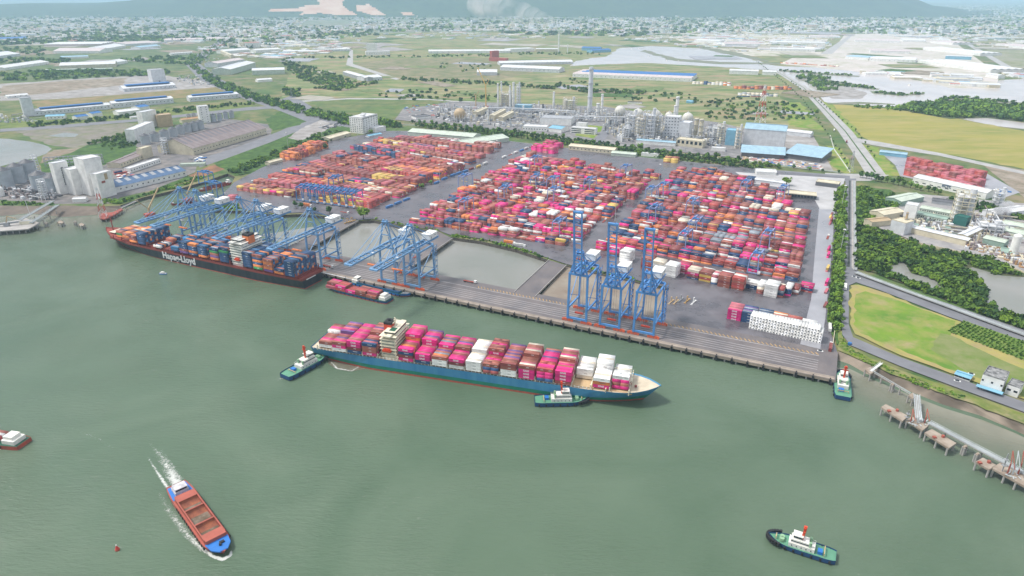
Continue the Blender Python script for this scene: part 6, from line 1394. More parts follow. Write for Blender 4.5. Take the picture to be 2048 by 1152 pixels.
tb = H_('mill_block', (122, 390), (150, 384), 12, 47, 'white slab tower carrying grey vertical letters', 'white', 'pgrey', 'flat', cat='mill')
lw_ = frame_of((124, 388), (150, 384))[2]
lettering('proconco', 7.0, W_['dgrey'], tb, (2.6, -.2, 13.0), (R(90), R(-90), 0), bold=.03, align='LEFT')
H_('silo_block', (153, 391), (184, 384), 22, 38, 'white ribbed silo block with a dark slot', 'white', 'roofw', 'flat', win=1, rows=1, ww=1.5, wh=14, cat='silo block')
H_('mill_block', (184, 392), (218, 384), 26, 54, 'tallest white mill block above the lattice tower', 'white', 'roofw', 'flat', cat='mill')
H_('mill_block', (204, 398), (234, 389), 12, 36, 'lower white front block joined to the tallest mill block', 'white', 'roofw', 'flat', cat='mill')
mk = MB().box(2, -.2, 26, 5, .2, 9, 0, 0).box(-4, -.2, 22, 6, .2, 3, 0, 1)
mk.build('wall_emblem', [W_['tan'], m_brown], bpy.data.objects['mill_block.004'] if 'mill_block.004' in bpy.data.objects else tb)
H_('shed', (146, 405), (172, 404), 10, 5, 'white low hut on the bank under the mill', 'white', 'roofw', cat='shed')
H_('processing_shed', (226, 388), (374, 352), 40, 9, 'long blue and grey roofed shed by the slip', 'white', 'navy', 'gable', ribs=9, band='grey', rise=6, win=14, cat='shed')
H_('shed', (360, 334), (410, 332), 10, 4, 'flat pale green canopy beside the truck park', 'pgreen', 'pgreen', 'flat', cat='canopy')
frame_tower('conveyor_gallery', (150, 330), 90, 5, 16, 'raised steel gallery behind the white mill blocks', 3, 'grey', .75, 0, 'conveyor')
clutter('equipment_clutter', [(0, 380), (60, 375), (120, 392), (110, 402), (20, 398)], 90, 12, 8, 'dark pipes and chutes at the foot of the silos', ('grey', 'dgrey', 'brown', 'pgrey'))
clutter('parked_vehicles', [(235, 350), (262, 346), (270, 350), (236, 358)], 16, 3, 9, 'red and blue vehicles behind the blue roofed shed', ('red', 'blue', 'white'), 1.0)
clutter('parked_vehicles', [(380, 318), (410, 312), (412, 322), (384, 326)], 22, 3, 10, 'trucks parked at the gable of the grain warehouse', ('dgrey', 'blue', 'white'), 1.0)
clutter('scrub_clutter', [(640, 255), (680, 242), (690, 250), (650, 262)], 50, 4, 12, 'dark heaps beside the gravel lot', ('dark', 'dgrey', 'grey'), 1.0)
# ---- office tower
def office():
    p, q, L, an, c = frame_of((727, 268), (757, 259)); t = thing('office_tower', (*c, 0), an, label='nine storey white office tower by the tree lined road', cat='office building'); D = 34; Hh = 34
    wo = MB().box(0, D / 2, 0, L, D, Hh).build('wall', W_['white'], t)
    MB().box(0, D / 2, Hh, L - 2, D - 2, .4).box(-L * .2, D * .3, Hh, 8, 8, 4).box(L * .2, D * .7, Hh, 6, 10, 3).box(0, .3, Hh, L, .6, 1.2).box(-L / 2 + .3, D / 2, Hh, .6, D, 1.2).build('roof', W_['roofw'], t)
    me = winmesh(1.9, 1.5); me2 = MB().box(0, 0, 0, .12, 1.9, 1.5).mesh('window_side', m_glass)
    for r in range(8):
        for k in range(6): put('window', me, wo, (-L / 2 + L * (k + .5) / 6, -.04, 3 + r * 3.8))
        for k in range(6): put('window', me2, wo, (-L / 2 - .04, D * (k + .5) / 6, 3 + r * 3.8))
    MB().box(0, -.06, Hh - 2.4, L * .92, .12, 1.0).box(-L * .48, -.06, 2, .9, .12, Hh - 3).build('facade_band', m_glass, wo)
office()
H_('office', (752, 266), (772, 262), 30, 10, 'low white annex on the right of the office tower', 'white', 'roofw', 'flat', cat='office'); H_('canopy', (738, 276), (764, 271), 12, 4, 'blue canopy roof in front of the office tower annex', 'pgrey', 'sky', cat='canopy')
H_('shed', (660, 284), (702, 272), 22, 7, 'cream tent-like shed among trees left of the office tower', 'cream', 'cream', cat='shed'); H_('shed', (540, 331), (566, 324), 12, 5, 'small cream gatehouse at the corner of the left block', 'cream', 'cream', cat='shed')
# ---- yard sheds
H_('yard_shed', (816, 272), (946, 283), 40, 9, 'long pale green roofed shed behind the left block, left half', 'pgreen', 'pgreen'); H_('yard_shed', (930, 298), (1018, 284), 44, 9, 'long pale green roofed shed behind the left block, right half', 'pgreen', 'pgreen')
H_('yard_shed', (1137, 300), (1228, 309), 24, 8, 'cream roofed shed behind the middle block', 'cream', 'cream', 'gable', win=12); H_('yard_shed', (1222, 312), (1270, 316), 18, 6, 'low pale shed right of the cream roofed one', 'pgreen', 'pgreen'); H_('yard_shed', (1282, 312), (1316, 315), 12, 5, 'small white canopy before the tree line', 'white', 'roofw', 'flat')
H_('gate_canopy', (1568, 396), (1632, 402), 20, 7, 'cream canopy over the truck gates', 'dgrey', 'cream', 'flat', win=10, ww=3.4, wh=3.5, cat='canopy')
H_('gate_canopy', (1630, 372), (1676, 378), 18, 7, 'second cream canopy near the road corner', 'dgrey', 'cream', 'flat', cat='canopy')
H_('repair_shed', (1508, 366), (1570, 374), 12, 6, 'grey roofed repair shed behind the right block', 'pgrey', 'pgrey', cat='shed'); H_('shed', (1512, 350), (1552, 352), 22, 6, 'white roofed rest house with garden behind the right block', 'white', 'roofw', cat='shed')
# ---- petrochemical plant
sphere_tank((920, 243), 14, 'rust topped tan gas sphere on white legs, left part of the plant', 'tan')
sphere_tank((1239, 236), 13, 'white gas sphere, leftmost of the row behind the steel towers'); sphere_tank((1275, 242), 13, 'white gas sphere partly behind steel towers, second of the row'); sphere_tank((1311, 243), 12, 'white gas sphere mostly hidden by steel towers'); sphere_tank((1337, 243), 10, 'small white gas sphere left of the tallest column'); sphere_tank((1374, 251), 13, 'white gas sphere right of the pale grey block')
column('chimney', (1179, 225), 6.2, 111, 'massive pale concrete chimney rising over the plant', 'pgrey', 'chimney', r2=5.2)
for i, (x, y, r, h, lb) in enumerate([(996, 215, 2.2, 62, 'thin white stack, leftmost of four'), (1003, 212, 2.2, 64, 'thin white stack, second of four'), (1020, 216, 2.2, 58, 'thin white stack, third of four'), (1027, 214, 3.0, 64, 'thick white stack, right one of four'), (1107, 218, 2.6, 44, 'lone white column left of the chimney'), (1128, 222, 2.0, 34, 'short column near the chimney'),
        (1148, 223, 1.8, 36, 'slim column near the foot of the chimney'), (1203, 231, 3.0, 52, 'white column just right of the chimney'), (1195, 233, 4.2, 32, 'fat white vessel right of the chimney'), (1351, 246, 4.0, 60, 'tall pale column behind the grey block'), (1347, 250, 2.6, 44, 'column beside the tall pale one'),
        (1390, 275, 4.4, 40, 'left one of two cream storage columns'), (1400, 277, 4.4, 40, 'right one of two cream storage columns'), (976, 250, 2.0, 34, 'slender column in front of the tan units')]): column('process_column', (x, y), r, h, lb, 'cream' if 'cream' in lb else 'white')
for i, (x, y, w, d, h, lb) in enumerate([(1013, 212, 36, 20, 36, 'cream furnace structure between the thin stacks'), (1037, 208, 10, 10, 52, 'tall steel frame right of the thin stacks'), (1139, 224, 34, 14, 34, 'steel frame left of the chimney'), (1262, 272, 24, 14, 50, 'cream steel process tower, leftmost of the front group'), (1280, 276, 20, 14, 46, 'steel process tower, second of the front group'),
        (1297, 277, 26, 16, 56, 'steel process tower, third and tallest of the front group'), (1312, 276, 18, 14, 42, 'steel process tower, right one of the front group'), (1252, 278, 14, 10, 26, 'short steel frame at the left of the front group'), (1440, 283, 14, 12, 36, 'steel stair tower left of the blue box building'), (1430, 280, 12, 12, 28, 'second steel stair tower by the blue box building'), (1474, 297, 10, 10, 42, 'white stair tower between blue box and pale blue hall')]): frame_tower('process_tower', (x, y), w, d, h, lb, 7, 'cream' if i % 2 == 0 else 'pgrey')
H_('plant_hall', (1080, 249), (1142, 252), 44, 15, 'white flat roofed plant hall with machines on its roof', 'white', 'grey', 'flat', cat='factory hall'); H_('plant_hall', (1045, 262), (1093, 264), 26, 10, 'low white plant building with a row of dark windows', 'white', 'roofw', 'flat', win=9, cat='factory hall')
H_('plant_hall', (1097, 264), (1122, 267), 34, 9, 'small hall with turquoise hipped roof', 'white', 'sky', cat='factory hall'); H_('plant_office', (1141, 267), (1190, 271), 16, 13, 'white plant office with long ribbon windows', 'white', 'roofw', 'flat', cat='office')
po = bpy.data.objects['plant_office']
for k in (0, 1, 2):
    for sg in (-1, 1): MB().box(sg * 15, -.06, 2.2 + k * 4, 22, .15, 1.8).build('ribbon_window', m_glass, po)
H_('plant_office', (1152, 262), (1172, 264), 10, 18, 'higher middle part of the plant office', 'white', 'roofw', 'flat', cat='office')
H_('control_building', (832, 240), (862, 237), 26, 6, 'white building with dark roof opening at the left of the plant', 'white', 'dgrey', 'flat', cat='factory'); H_('plant_block', (1327, 276), (1356, 278), 26, 44, 'pale grey windowed plant block, left half', 'pgrey', 'roofw', 'flat', win=5, rows=7, cat='plant'); H_('plant_block', (1356, 278), (1376, 280), 26, 34, 'pale grey plant block, lower right half', 'pgrey', 'pgrey', 'flat', cat='plant')
H_('plant_shed', (1272, 288), (1350, 294), 14, 8, 'long low shed with pale blue roof before the steel towers', 'white', 'pblue', cat='shed'); H_('plant_shed', (1352, 292), (1404, 298), 20, 14, 'open cream steel shed at the plant front', 'cream', 'cream', 'flat', win=6, ww=5, wh=6, cat='shed'); H_('plant_shed', (1422, 302), (1450, 304), 12, 6, 'white container-like shed by the plant road', 'white', 'roofw', 'flat', cat='shed')
for i, (a, b, h, lb) in enumerate([((955, 236), (976, 226), 14, 'tan roofed hall, left of three in the plant'), ((988, 243), (1012, 230), 14, 'tan roofed hall, middle of three in the plant'), ((1006, 246), (1028, 234), 13, 'tan roofed hall, right of three in the plant')]): H_('plant_hall', a, b, 12, h, lb, 'cream', 'cream', cat='factory hall')
rack((1143, 243), (1250, 245), 12, 12, 'long grey pipe rack behind the plant office'); rack((930, 222), (1070, 226), 10, 12, 'pipe rack crossing the left part of the plant'); rack((1060, 226), (1150, 232), 11, 12, 'pipe rack in the middle of the plant'); rack((1412, 262), (1484, 266), 8, 10, 'pipe rack left of the pale blue hall')
H_('plant_hall', (1030, 220), (1062, 221), 24, 12, 'pale blue flat hall by the thin stacks', 'sky', 'pblue', 'flat', cat='factory hall'); H_('canopy', (1372, 206), (1384, 207), 16, 5, 'lone pale blue roofed hut in the field', 'sky', 'sky', cat='shed'); H_('canopy', (1255, 207), (1284, 208), 10, 4, 'long low hut behind the gas spheres', 'white', 'dgrey', 'flat', cat='shed')
clutter('pipework', [(880, 215), (1060, 212), (1090, 236), (1050, 258), (930, 250), (870, 238)], 520, 20, 13, 'dense pipework and small vessels, left part of the plant'); clutter('pipework', [(1060, 210), (1210, 222), (1230, 240), (1140, 244), (1070, 232)], 300, 18, 14, 'dense pipework around the chimney foot')
clutter('pipework', [(1215, 232), (1330, 238), (1335, 285), (1240, 285), (1205, 262)], 460, 26, 15, 'dense pipework around the steel towers'); clutter('pipework', [(1340, 246), (1440, 258), (1440, 300), (1345, 290)], 300, 22, 16, 'dense pipework by the cream columns')
clutter('plant_rows', [(806, 214), (900, 205), (860, 240), (820, 238)], 60, 5, 17, 'stored materials with blue sheets at the left plant edge', ('blue', 'pblue', 'red', 'dark', 'white'), .95)
def boomcrane(px, h, bl, m, lab, az=2.3):
    t = thing('crawler_crane', (*P(*px), 0), az, label=lab, cat='mobile crane'); MB().box(0, 0, 0, 12, 9, 4).build('crawler', m_hred, t)
    MB().bar((0, 0, 4), (0, 0, h), 2.2).build('mast', m, t); MB().bar((0, 0, h), (bl * .55, 0, h + bl * .75), 1.5).bar((0, 0, h), (-14, 0, h + 16), 1.0).bar((-14, 0, h + 16), (bl * .4, 0, h + bl * .55), .4).build('jib', m, t)
m_ycr = cm('crane_yellow', (.60, .38, .10)); boomcrane((972, 215), 56, 58, m_ycr, 'tall orange crawler crane with luffing jib over the plant'); boomcrane((952, 217), 30, 10, m_tan, 'shorter orange crane mast left of the tall one')
for px, h, bl, lb in (((300, 432), 10, 34, 'slim cream mobile crane boom at the far side of the black ship'), ((376, 402), 10, 34, 'slim cream mobile crane boom behind the forward blue cranes')): boomcrane(px, h, bl, m_tan, lb, .9)
# pale blue hall
H_('recycling_hall', (1484, 296), (1566, 303), 26, 38, 'tall grey walled hall with pale blue roof', 'pgrey', 'pblue', 'gable', rise=9, cat='factory hall')
H_('lean_to_roof', (1482, 314), (1567, 320), 30, 9, 'pale blue lean-to roof in front of the tall grey hall', 'dgrey', 'pblue', 'mono', rise=8, over=2, cat='canopy')  # dark wall colour stands in for the shade inside the open front
H_('open_shed', (1568, 317), (1640, 327), 70, 10, 'wide low pale blue roofed open shed right of the tall hall', 'dgrey', 'pblue', 'mono', rise=6, over=2, cat='canopy')  # solid dark walls paint the shade under this open roof
H_('warehouse', (1566, 270), (1620, 276), 26, 9, 'white shed behind the wide pale blue roof', 'pgrey', 'roofw', cat='warehouse'); H_('blue_box_building', (1449, 291), (1474, 293), 24, 30, 'solid blue clad box building', 'sky', 'sky', 'flat', cat='factory')
clutter('scrap_bales', [(1488, 314), (1560, 320), (1640, 330), (1646, 340), (1560, 332), (1486, 322)], 150, 5, 18, 'coloured bales and vehicles under the pale blue roofs', ('red', 'blue', 'white', 'pink', 'tan'), 1.0)
# depot hall
kc = H_('depot_hall', (1824, 366), (1970, 399), 24, 9.5, 'long white depot hall with KCTC lettering', 'white', 'roofw', 'gable', rise=3, win=0, cat='warehouse')
Lk = frame_of((1824, 366), (1970, 399))[2]
for k in range(9): put('window', winmesh(5.0, 1.4), kc, (-Lk / 2 + Lk * (k + .6) / 9.4, -.05, 2.6))
lettering('KCTC', 5.0, m_navy, kc, (-Lk * .02, -.3, 4.9), (R(90), 0, 0), bold=.04)
H_('depot_canopy', (1758, 310), (1812, 316), 18, 6, 'pale blue canopy roof behind the red stacks', 'sky', 'pblue', cat='canopy')
clutter('parked_vehicles', [(1990, 372), (2022, 380), (2010, 392), (1985, 386)], 18, 4, 19, 'vehicles at the end of the depot hall', ('tan', 'blue', 'white'), 1.0)
# ---- right hand plant
for i, (a, b, d, h, wl, rf, st, lb) in enumerate([((1800, 414), (1846, 404), 24, 8, 'green', 'pgreen', 'gable', 'pale green roofed hall at the rear left of the right plant'), ((1804, 438), (1828, 442), 16, 20, 'white', 'roofw', 'flat', 'bright white block in the right plant'), ((1742, 456), (1780, 452), 14, 8, 'cream', 'tan', 'gable', 'tan roofed low hall at the left tip of the right plant'),
        ((1765, 443), (1806, 436), 22, 9, 'cream', 'cream', 'gable', 'cream hall behind the tan roofed one'), ((1778, 464), (1806, 472), 18, 16, 'pgrey', 'cream', 'flat', 'pale grey box with cream roof, right plant'), ((1815, 466), (1932, 494), 12, 8, 'cream', 'pgrey', 'gable', 'very long narrow pale hall across the right plant'),
        ((1838, 424), (1902, 436), 16, 6, 'pgreen', 'pgreen', 'gable', 'green tinted low hall with a dotted window row, rear one'), ((1826, 434), (1890, 448), 14, 6, 'pgreen', 'green', 'gable', 'green tinted low hall with a dotted window row, front one'), ((1862, 408), (1906, 414), 14, 6, 'grey', 'dgrey', 'gable', 'dark roofed shed at the rear of the right plant'),
        ((1903, 440), (1932, 446), 18, 24, 'cream', 'roofw', 'flat', 'cream factory block at the foot of the preheater tower'), ((1962, 492), (2004, 502), 16, 10, 'green', 'pgreen', 'gable', 'green hall near the front of the right plant'), ((2000, 456), (2110, 480), 18, 7, 'pgreen', 'pgreen', 'gable', 'long pale green roof, rear one of two at the right edge'),
        ((2000, 470), (2110, 496), 18, 7, 'pgreen', 'pgreen', 'gable', 'long pale green roof, front one of two at the right edge'), ((2000, 512), (2025, 516), 20, 5, 'green', 'green', 'gable', 'small green hipped roof at the plant front'), ((1930, 486), (1964, 470), 10, 9, 'cream', 'pgrey', 'gable', 'slanting conveyor house in the right plant'), ((1990, 440), (2060, 430), 20, 8, 'pgrey', 'roofw', 'gable', 'white roofed shed behind the steam')]):
    H_('plant_hall', a, b, d, h, lb, wl, rf, st, cat='factory hall', win=14 if 'dotted' in lb else 0, ww=1.4, wh=1.4)
frame_tower('preheater_tower', (1919, 443), 22, 18, 40, 'tall pale preheater tower with green base in the right plant', 7, 'cream', 0, 2); H_('tower_skirt', (1904, 449), (1930, 455), 12, 12, 'dark green clad base of the preheater tower', 'dgreen', 'dgreen', 'flat', cat='factory')
column('chimney', (1806, 464), 1.4, 26, 'thin yellowish chimney in the right plant', 'tan', 'chimney'); tank('cement_silo', (2024, 512), 4.5, 24, 'white cylindrical silo near the front of the right plant', 'white', 'dome'); frame_tower('process_tower', (1992, 415), 12, 10, 26, 'lattice tower beside the steam plume', 5, 'pgrey'); frame_tower('process_tower', (1975, 468), 26, 18, 16, 'open steel structure in the middle of the right plant', 4, 'pgrey', .1, 2)
clutter('pipework', [(1935, 430), (2010, 435), (2020, 475), (1990, 500), (1940, 480)], 300, 16, 23, 'tangled steelwork in the middle of the right plant', ('cream', 'pgrey', 'brown', 'grey')); clutter('pipework', [(1925, 482), (2048, 520), (2060, 545), (1990, 512), (1930, 498)], 220, 10, 24, 'tangled machinery along the plant front', ('cream', 'pgrey', 'brown', 'orange')); clutter('pipework', [(1790, 420), (1900, 440), (1905, 470), (1800, 462)], 160, 8, 25, 'small machinery between the halls of the right plant', ('cream', 'pgrey', 'green', 'dgrey'))
sheet('coal_yard', [(1880, 440), (1935, 452), (1930, 470), (1905, 478), (1850, 462)], mat('coal_floor', (.10, .09, .09), c2=(.2, .19, .19), scale=.1, rough=.8))
# white houses by the quay road
hs = H_('control_house', (1957, 776), (2000, 790), 17, 12, 'white two storey house with stained flat roof and blue canopy', 'white', 'stain', 'flat', cat='house')
MB().box(0, -2.6, 3.0, 17, 4.6, .35).build('canopy', W_['sky'], hs); MB().box(0, -.6, 0, 16, .3, 3).build('doors', W_['blue'], hs)
for k in range(3): put('window', winmesh(1.3, 1.4), hs, (-6 + 6 * k, -.05, 7))
H_('control_house', (2008, 787), (2034, 796), 12, 8, 'smaller white house right of the one with the blue canopy', 'white', 'stain', 'flat', win=2, cat='house')
H_('guard_hut', (1908, 755), (1938, 765), 8, 3.2, 'pale blue roofed hut beside the white houses', 'white', 'sky', 'gable', win=4, cat='hut')
for i, (px, lb) in enumerate([((1914, 764), 'white car in front of the pale blue roofed hut'), ((1942, 750), 'white car behind the pale blue roofed hut'), ((1965, 780), 'white car beside the blue canopy'), ((1708, 555), 'left white minibus at the fork of the quay road'), ((1716, 558), 'right white minibus at the fork of the quay road'), ((1640, 704), 'small white car on the dark apron corner')]):
    t = thing('parked_car', (*P(*px), .12), QA, label=lb, cat='car'); MB().box(0, 0, .35, 4.6, 1.9, .75).build('body', m_mh, t); MB().box(-.2, 0, 1.1, 2.6, 1.7, .6).build('cabin_glass', m_glass, t)
    for x in (-1.5, 1.5):
        for y in (-.9, .9): MB().box(x, y, 0, .65, .25, .65).build('wheel', m_black, t)
t = thing('water_tank', (*P(1699, 690), .1), 0, label='small round blue tank on the grass by the quay road bend', cat='tank'); MB().cyl(0, 0, 0, 1.6, 2.2, 12).build('shell', W_['blue'], t)
# pipe track along the quay road and the plant fence
p, q = P(1714, 545), P(2150, 708)
walkway('pipe_track', (1712, 545), (2150, 706), 2.5, 'long raised pipe track between the mangroves and the quay road', 5.0)
walkway('pipe_track', (1708, 362), (1711, 540), 1.6, 'straight pipe track beside the fence road', 3.0)
def fence(pts, h, lab, m, z=0):
    g_ = [P(*p) for p in pts]; c = (sum(p[0] for p in g_) / len(g_), sum(p[1] for p in g_) / len(g_)); t = thing('fence', (*c, 0), 0, label=lab, cat='wall'); mb = MB()
    for a, b in zip(g_, g_[1:]): mb.bar((a[0] - c[0], a[1] - c[1], h / 2), (b[0] - c[0], b[1] - c[1], h / 2), .4, h)
    mb.build('panels', m, t)
fence([(1672, 640), (1664, 700)][::-1] + [], 2.4, 'pale boundary wall at the foot of the east tree strip', W_['cream']); fence([(800, 250), (1050, 264), (1250, 295), (1500, 326), (1680, 346)], 2.5, 'long pale perimeter wall of the plant behind the tree line', W_['pgreen'])
fence([(1742, 460), (1800, 478), (1850, 492), (1900, 502), (1980, 520), (2060, 552)], 2.5, 'cream perimeter wall of the right plant', W_['cream']); fence([(1660, 272), (1668, 300), (1700, 346)], 2.5, 'white wall right of the wide pale blue roof', W_['white'])
# ================================================================ vegetation
def leafmat(name, c1, c2):
    m = mat(name, c1, c2=c2, scale=.35, rough=.85, detail=2, spec=.15)
    n = m.node_tree; b = n.nodes['Principled BSDF']; oi = n.nodes.new('ShaderNodeObjectInfo'); hs = n.nodes.new('ShaderNodeHueSaturation'); mr = n.nodes.new('ShaderNodeMapRange')
    mr.inputs['To Min'].default_value = .75; mr.inputs['To Max'].default_value = 1.3; n.links.new(oi.outputs['Random'], mr.inputs['Value']); n.links.new(mr.outputs[0], hs.inputs['Value'])
    s_ = b.inputs['Base Color'].links[0].from_socket; n.links.new(s_, hs.inputs['Color']); n.links.new(hs.outputs[0], b.inputs['Base Color']); return m
m_leaf = leafmat('leaf_mid', (.085, .17, .03), (.17, .28, .05)); m_leafd = leafmat('leaf_dark', (.04, .095, .028), (.08, .15, .04)); m_leafb = leafmat('leaf_bright', (.13, .23, .025), (.21, .32, .04)); m_bark = cm('bark', (.12, .09, .06), .9)
def crown_np(seed, n, r, h, leaf):
    """n leaf-cluster quads spread through a lumpy crown of radius r, height h (base at z=0)"""
    rs = np.random.RandomState(seed); lob = rs.uniform(-1, 1, (7, 3)) * np.array([.55, .55, .45]); k = rs.randint(0, 7, n)
    d = rs.normal(size=(n, 3)); d /= np.linalg.norm(d, axis=1)[:, None]; rad = rs.uniform(.6, 1, n)[:, None] ** .5 * .55
    c = (lob[k] + d * rad) * np.array([r, r, h / 2]); c[:, 2] += h * .55
    a = d + rs.normal(scale=.5, size=(n, 3)); a /= np.linalg.norm(a, axis=1)[:, None]
    t = np.cross(a, rs.normal(size=(n, 3))); t /= np.linalg.norm(t, axis=1)[:, None]; b = np.cross(a, t); s = rs.uniform(.6, 1.3, n)[:, None] * leaf
    return np.stack([c - t * s - b * s * .8, c + t * s - b * s, c + t * s * .8 + b * s, c - t * s + b * s * .9], 1)
def crown_mesh(name, seed, n, r, h, leaf, m, z0):
    q = crown_np(seed, n, r, h, leaf); q[:, :, 2] += z0; mb = MB(); mb.v = [tuple(p) for p in q.reshape(-1, 3)]; mb.f = [(4 * i, 4 * i + 1, 4 * i + 2, 4 * i + 3) for i in range(n)]; mb.m = [0] * n
    return mb.mesh(name, m)
TC = [crown_mesh('tree_crown', i, 90, 3.8, 6.2, .85, (m_leaf, m_leafd, m_leaf, m_leafb)[i], 2.2) for i in range(4)]
TT = MB().cyl(0, 0, 0, .35, 3.6, 6, 0, .2).bar((0, 0, 2.6), (1.6, .6, 5), .2).bar((0, 0, 2.8), (-1.4, .9, 5.2), .2).bar((0, 0, 2.4), (.2, -1.6, 4.8), .2).mesh('tree_trunk', m_bark)
def tree(p, sc_, k, lab, group=None):
    t = thing('tree', (*p, 0), random.uniform(0, 6.28), label=lab, cat='tree', group=group); t.scale = (sc_, sc_, sc_ * random.uniform(.85, 1.15)); put('trunk', TT, t); put('crown', TC[k], t); return t
def along(pts, step, jit=0.0, off=0.0):
    g_ = [P(*p) for p in pts]; out = []; carry = 0
    for a, b in zip(g_, g_[1:]):
        L = math.dist(a, b); s = carry
        while s < L:
            f = s / L; nx, ny = -(b[1] - a[1]) / L, (b[0] - a[0]) / L; o = off + random.uniform(-jit, jit)
            out.append((a[0] + (b[0] - a[0]) * f + nx * o, a[1] + (b[1] - a[1]) * f + ny * o)); s += step * random.uniform(.85, 1.15)
        carry = s - L
    return out
rt = random.Random(3)
def trow(pts, step, jit, sc_, lab, group, ks=(0, 1), off=0.0):
    for p in along(pts, step, jit, off): tree(p, sc_ * rt.uniform(.8, 1.2), rt.choice(ks), lab, group)
trow([(1680, 384), (1678, 440), (1674, 520), (1668, 600), (1664, 665)], 12, 3.0, 1.25, 'one of the dense leafy trees in the strip along the east yard fence', 'trees in the east fence strip', (0, 3, 2, 3))
trow([(1684, 384), (1684, 440), (1680, 520), (1675, 600), (1672, 665)], 13, 2.5, 1.15, 'one of the dense leafy trees in the strip along the east yard fence', 'trees in the east fence strip', (0, 3, 2, 3))
trow([(835, 254), (1050, 277), (1250, 305), (1500, 334)], 13, 4.0, 1.35, 'one of the dark roadside trees between the yard and the plant', 'dark trees along the plant road', (1, 1, 0))
trow([(840, 248), (1050, 270), (1250, 298), (1500, 328)], 17, 4.0, 1.25, 'one of the dark roadside trees between the yard and the plant', 'dark trees along the plant road', (1, 1, 0))
trow([(1510, 330), (1600, 340), (1690, 349)], 22, 3, .8, 'one of the small trees along the plant wall near the crossing', 'small trees near the crossing')
trow([(1514, 124), (1566, 165), (1605, 200), (1650, 262), (1680, 305), (1700, 345)], 44, 1, .62, 'one of the small young trees lining the left side of the highway', 'young trees on the left of the highway')
trow([(1582, 165), (1640, 205), (1716, 268), (1750, 318)], 44, 1, .62, 'one of the small young trees lining the right side of the highway', 'young trees on the right of the highway')
trow([(1722, 355), (1770, 366), (1850, 382), (1880, 390)], 9, 4, 1.2, 'one of the dark trees on the bank in front of the depot hall', 'dark trees before the depot hall', (1, 1, 0))
for px, s_, k, lb in (((727, 438), 2.1, 3, 'round bright tree alone on the yard corner between two basins'), ((1573, 372), 2.0, 3, 'tall narrow tree by the rest house behind the right block'), ((844, 378), 1.1, 0, 'left one of two bushes on the lane between left and middle blocks'), ((862, 370), 1.0, 0, 'right one of two bushes on the lane between left and middle blocks'),
        ((604, 417), 1.1, 1, 'first dark bush on the front edge of the left block'), ((630, 424), 1.0, 1, 'second dark bush on the front edge of the left block'), ((660, 428), 1.3, 1, 'third dark bush on the front edge of the left block'), ((590, 414), 1.0, 1, 'small dark bush left of the others on the basin edge'), ((490, 346), 1.6, 1, 'dark tree by the gatehouse of the left block'), ((478, 350), 1.3, 1, 'dark tree beside the slip head'), ((652, 300), 1.4, 1, 'dark tree by the orange corner stack'), ((742, 268), 1.2, 0, 'green tree at the foot of the office tower')):
    tree(P(*px), s_, k, lb)
def inside(px, x, y):
    c = False; j = len(px) - 1
    for i in range(len(px)):
        if (px[i][1] > y) != (px[j][1] > y) and x < (px[j][0] - px[i][0]) * (y - px[i][1]) / (px[j][1] - px[i][1]) + px[i][0]: c = not c
        j = i
    return c
def wood(name, polys, n, r, h, nq, leaf, m, seed, lab, z=0.0, avoid=(), nvar=6, jit=.35):
    rr = random.Random(seed); base = [crown_np(100 + seed * 7 + i, nq, r, h, leaf) for i in range(nvar)]; out = []
    area = [abs(sum(a[0] * b[1] - b[0] * a[1] for a, b in zip(p, p[1:] + p[:1]))) for p in polys]; tot = sum(area)
    for p, a in zip(polys, area):
        xs = [q[0] for q in p]; ys = [q[1] for q in p]; k = int(n * a / tot) + 1; tries = 0
        while k > 0 and tries < 60000:
            tries += 1; x, y = rr.uniform(min(xs), max(xs)), rr.uniform(min(ys), max(ys))
            if not inside(p, x, y) or any(inside(v, x, y) for v in avoid): continue
            k -= 1; g_ = P(x, y); s_ = rr.uniform(1 - jit, 1 + jit); th = rr.uniform(0, 6.28); q = base[rr.randrange(nvar)].copy() * s_; c, s2 = math.cos(th), math.sin(th)
            x_ = q[:, :, 0] * c - q[:, :, 1] * s2 + g_[0]; y_ = q[:, :, 0] * s2 + q[:, :, 1] * c + g_[1]; out.append(np.stack([x_, y_, q[:, :, 2] + z], 2))
    V_ = np.concatenate(out).reshape(-1, 3).astype(np.float32); nf = len(V_) // 4
    me = bpy.data.meshes.new(name); me.vertices.add(len(V_)); me.vertices.foreach_set('co', V_.reshape(-1)); me.loops.add(nf * 4); me.loops.foreach_set('vertex_index', np.arange(nf * 4, dtype=np.int32))
    me.polygons.add(nf); me.polygons.foreach_set('loop_start', np.arange(nf, dtype=np.int32) * 4); me.polygons.foreach_set('loop_total', np.full(nf, 4, np.int32)); me.materials.append(m); me.materials.append(m_leafb if m is not m_leafb else m_leaf); me.materials.append(m_leafd if m is not m_leafd else m_leaf)
    mi = np.repeat(np.random.RandomState(seed).choice([0, 0, 1, 2], nf // nq + 1).astype(np.int32), nq)[:nf]; me.polygons.foreach_set('material_index', mi)
    me.update(calc_edges=True); put(name, me, None, label=lab, kind='stuff')
pond_r = [(1928, 540), (1945, 536), (2000, 552), (2048, 556), (2200, 600), (2200, 720), (2048, 640), (2036, 634), (1990, 624), (1968, 606), (1972, 588), (1950, 556)]
pond_m = [(1768, 536), (1790, 532), (1800, 524), (1812, 530), (1822, 548), (1860, 556), (1890, 578), (1880, 588), (1840, 572), (1790, 556)]
wood('mangrove_wood', [[(1715, 450), (1760, 465), (1860, 500), (1980, 524), (2048, 552), (2048, 660), (1715, 536)]], 560, 4.4, 6.0, 60, 1.05, m_leaf, 1, 'dense mangrove wood right of the fence road, green clumps around pale ponds', avoid=(pond_r, pond_m))
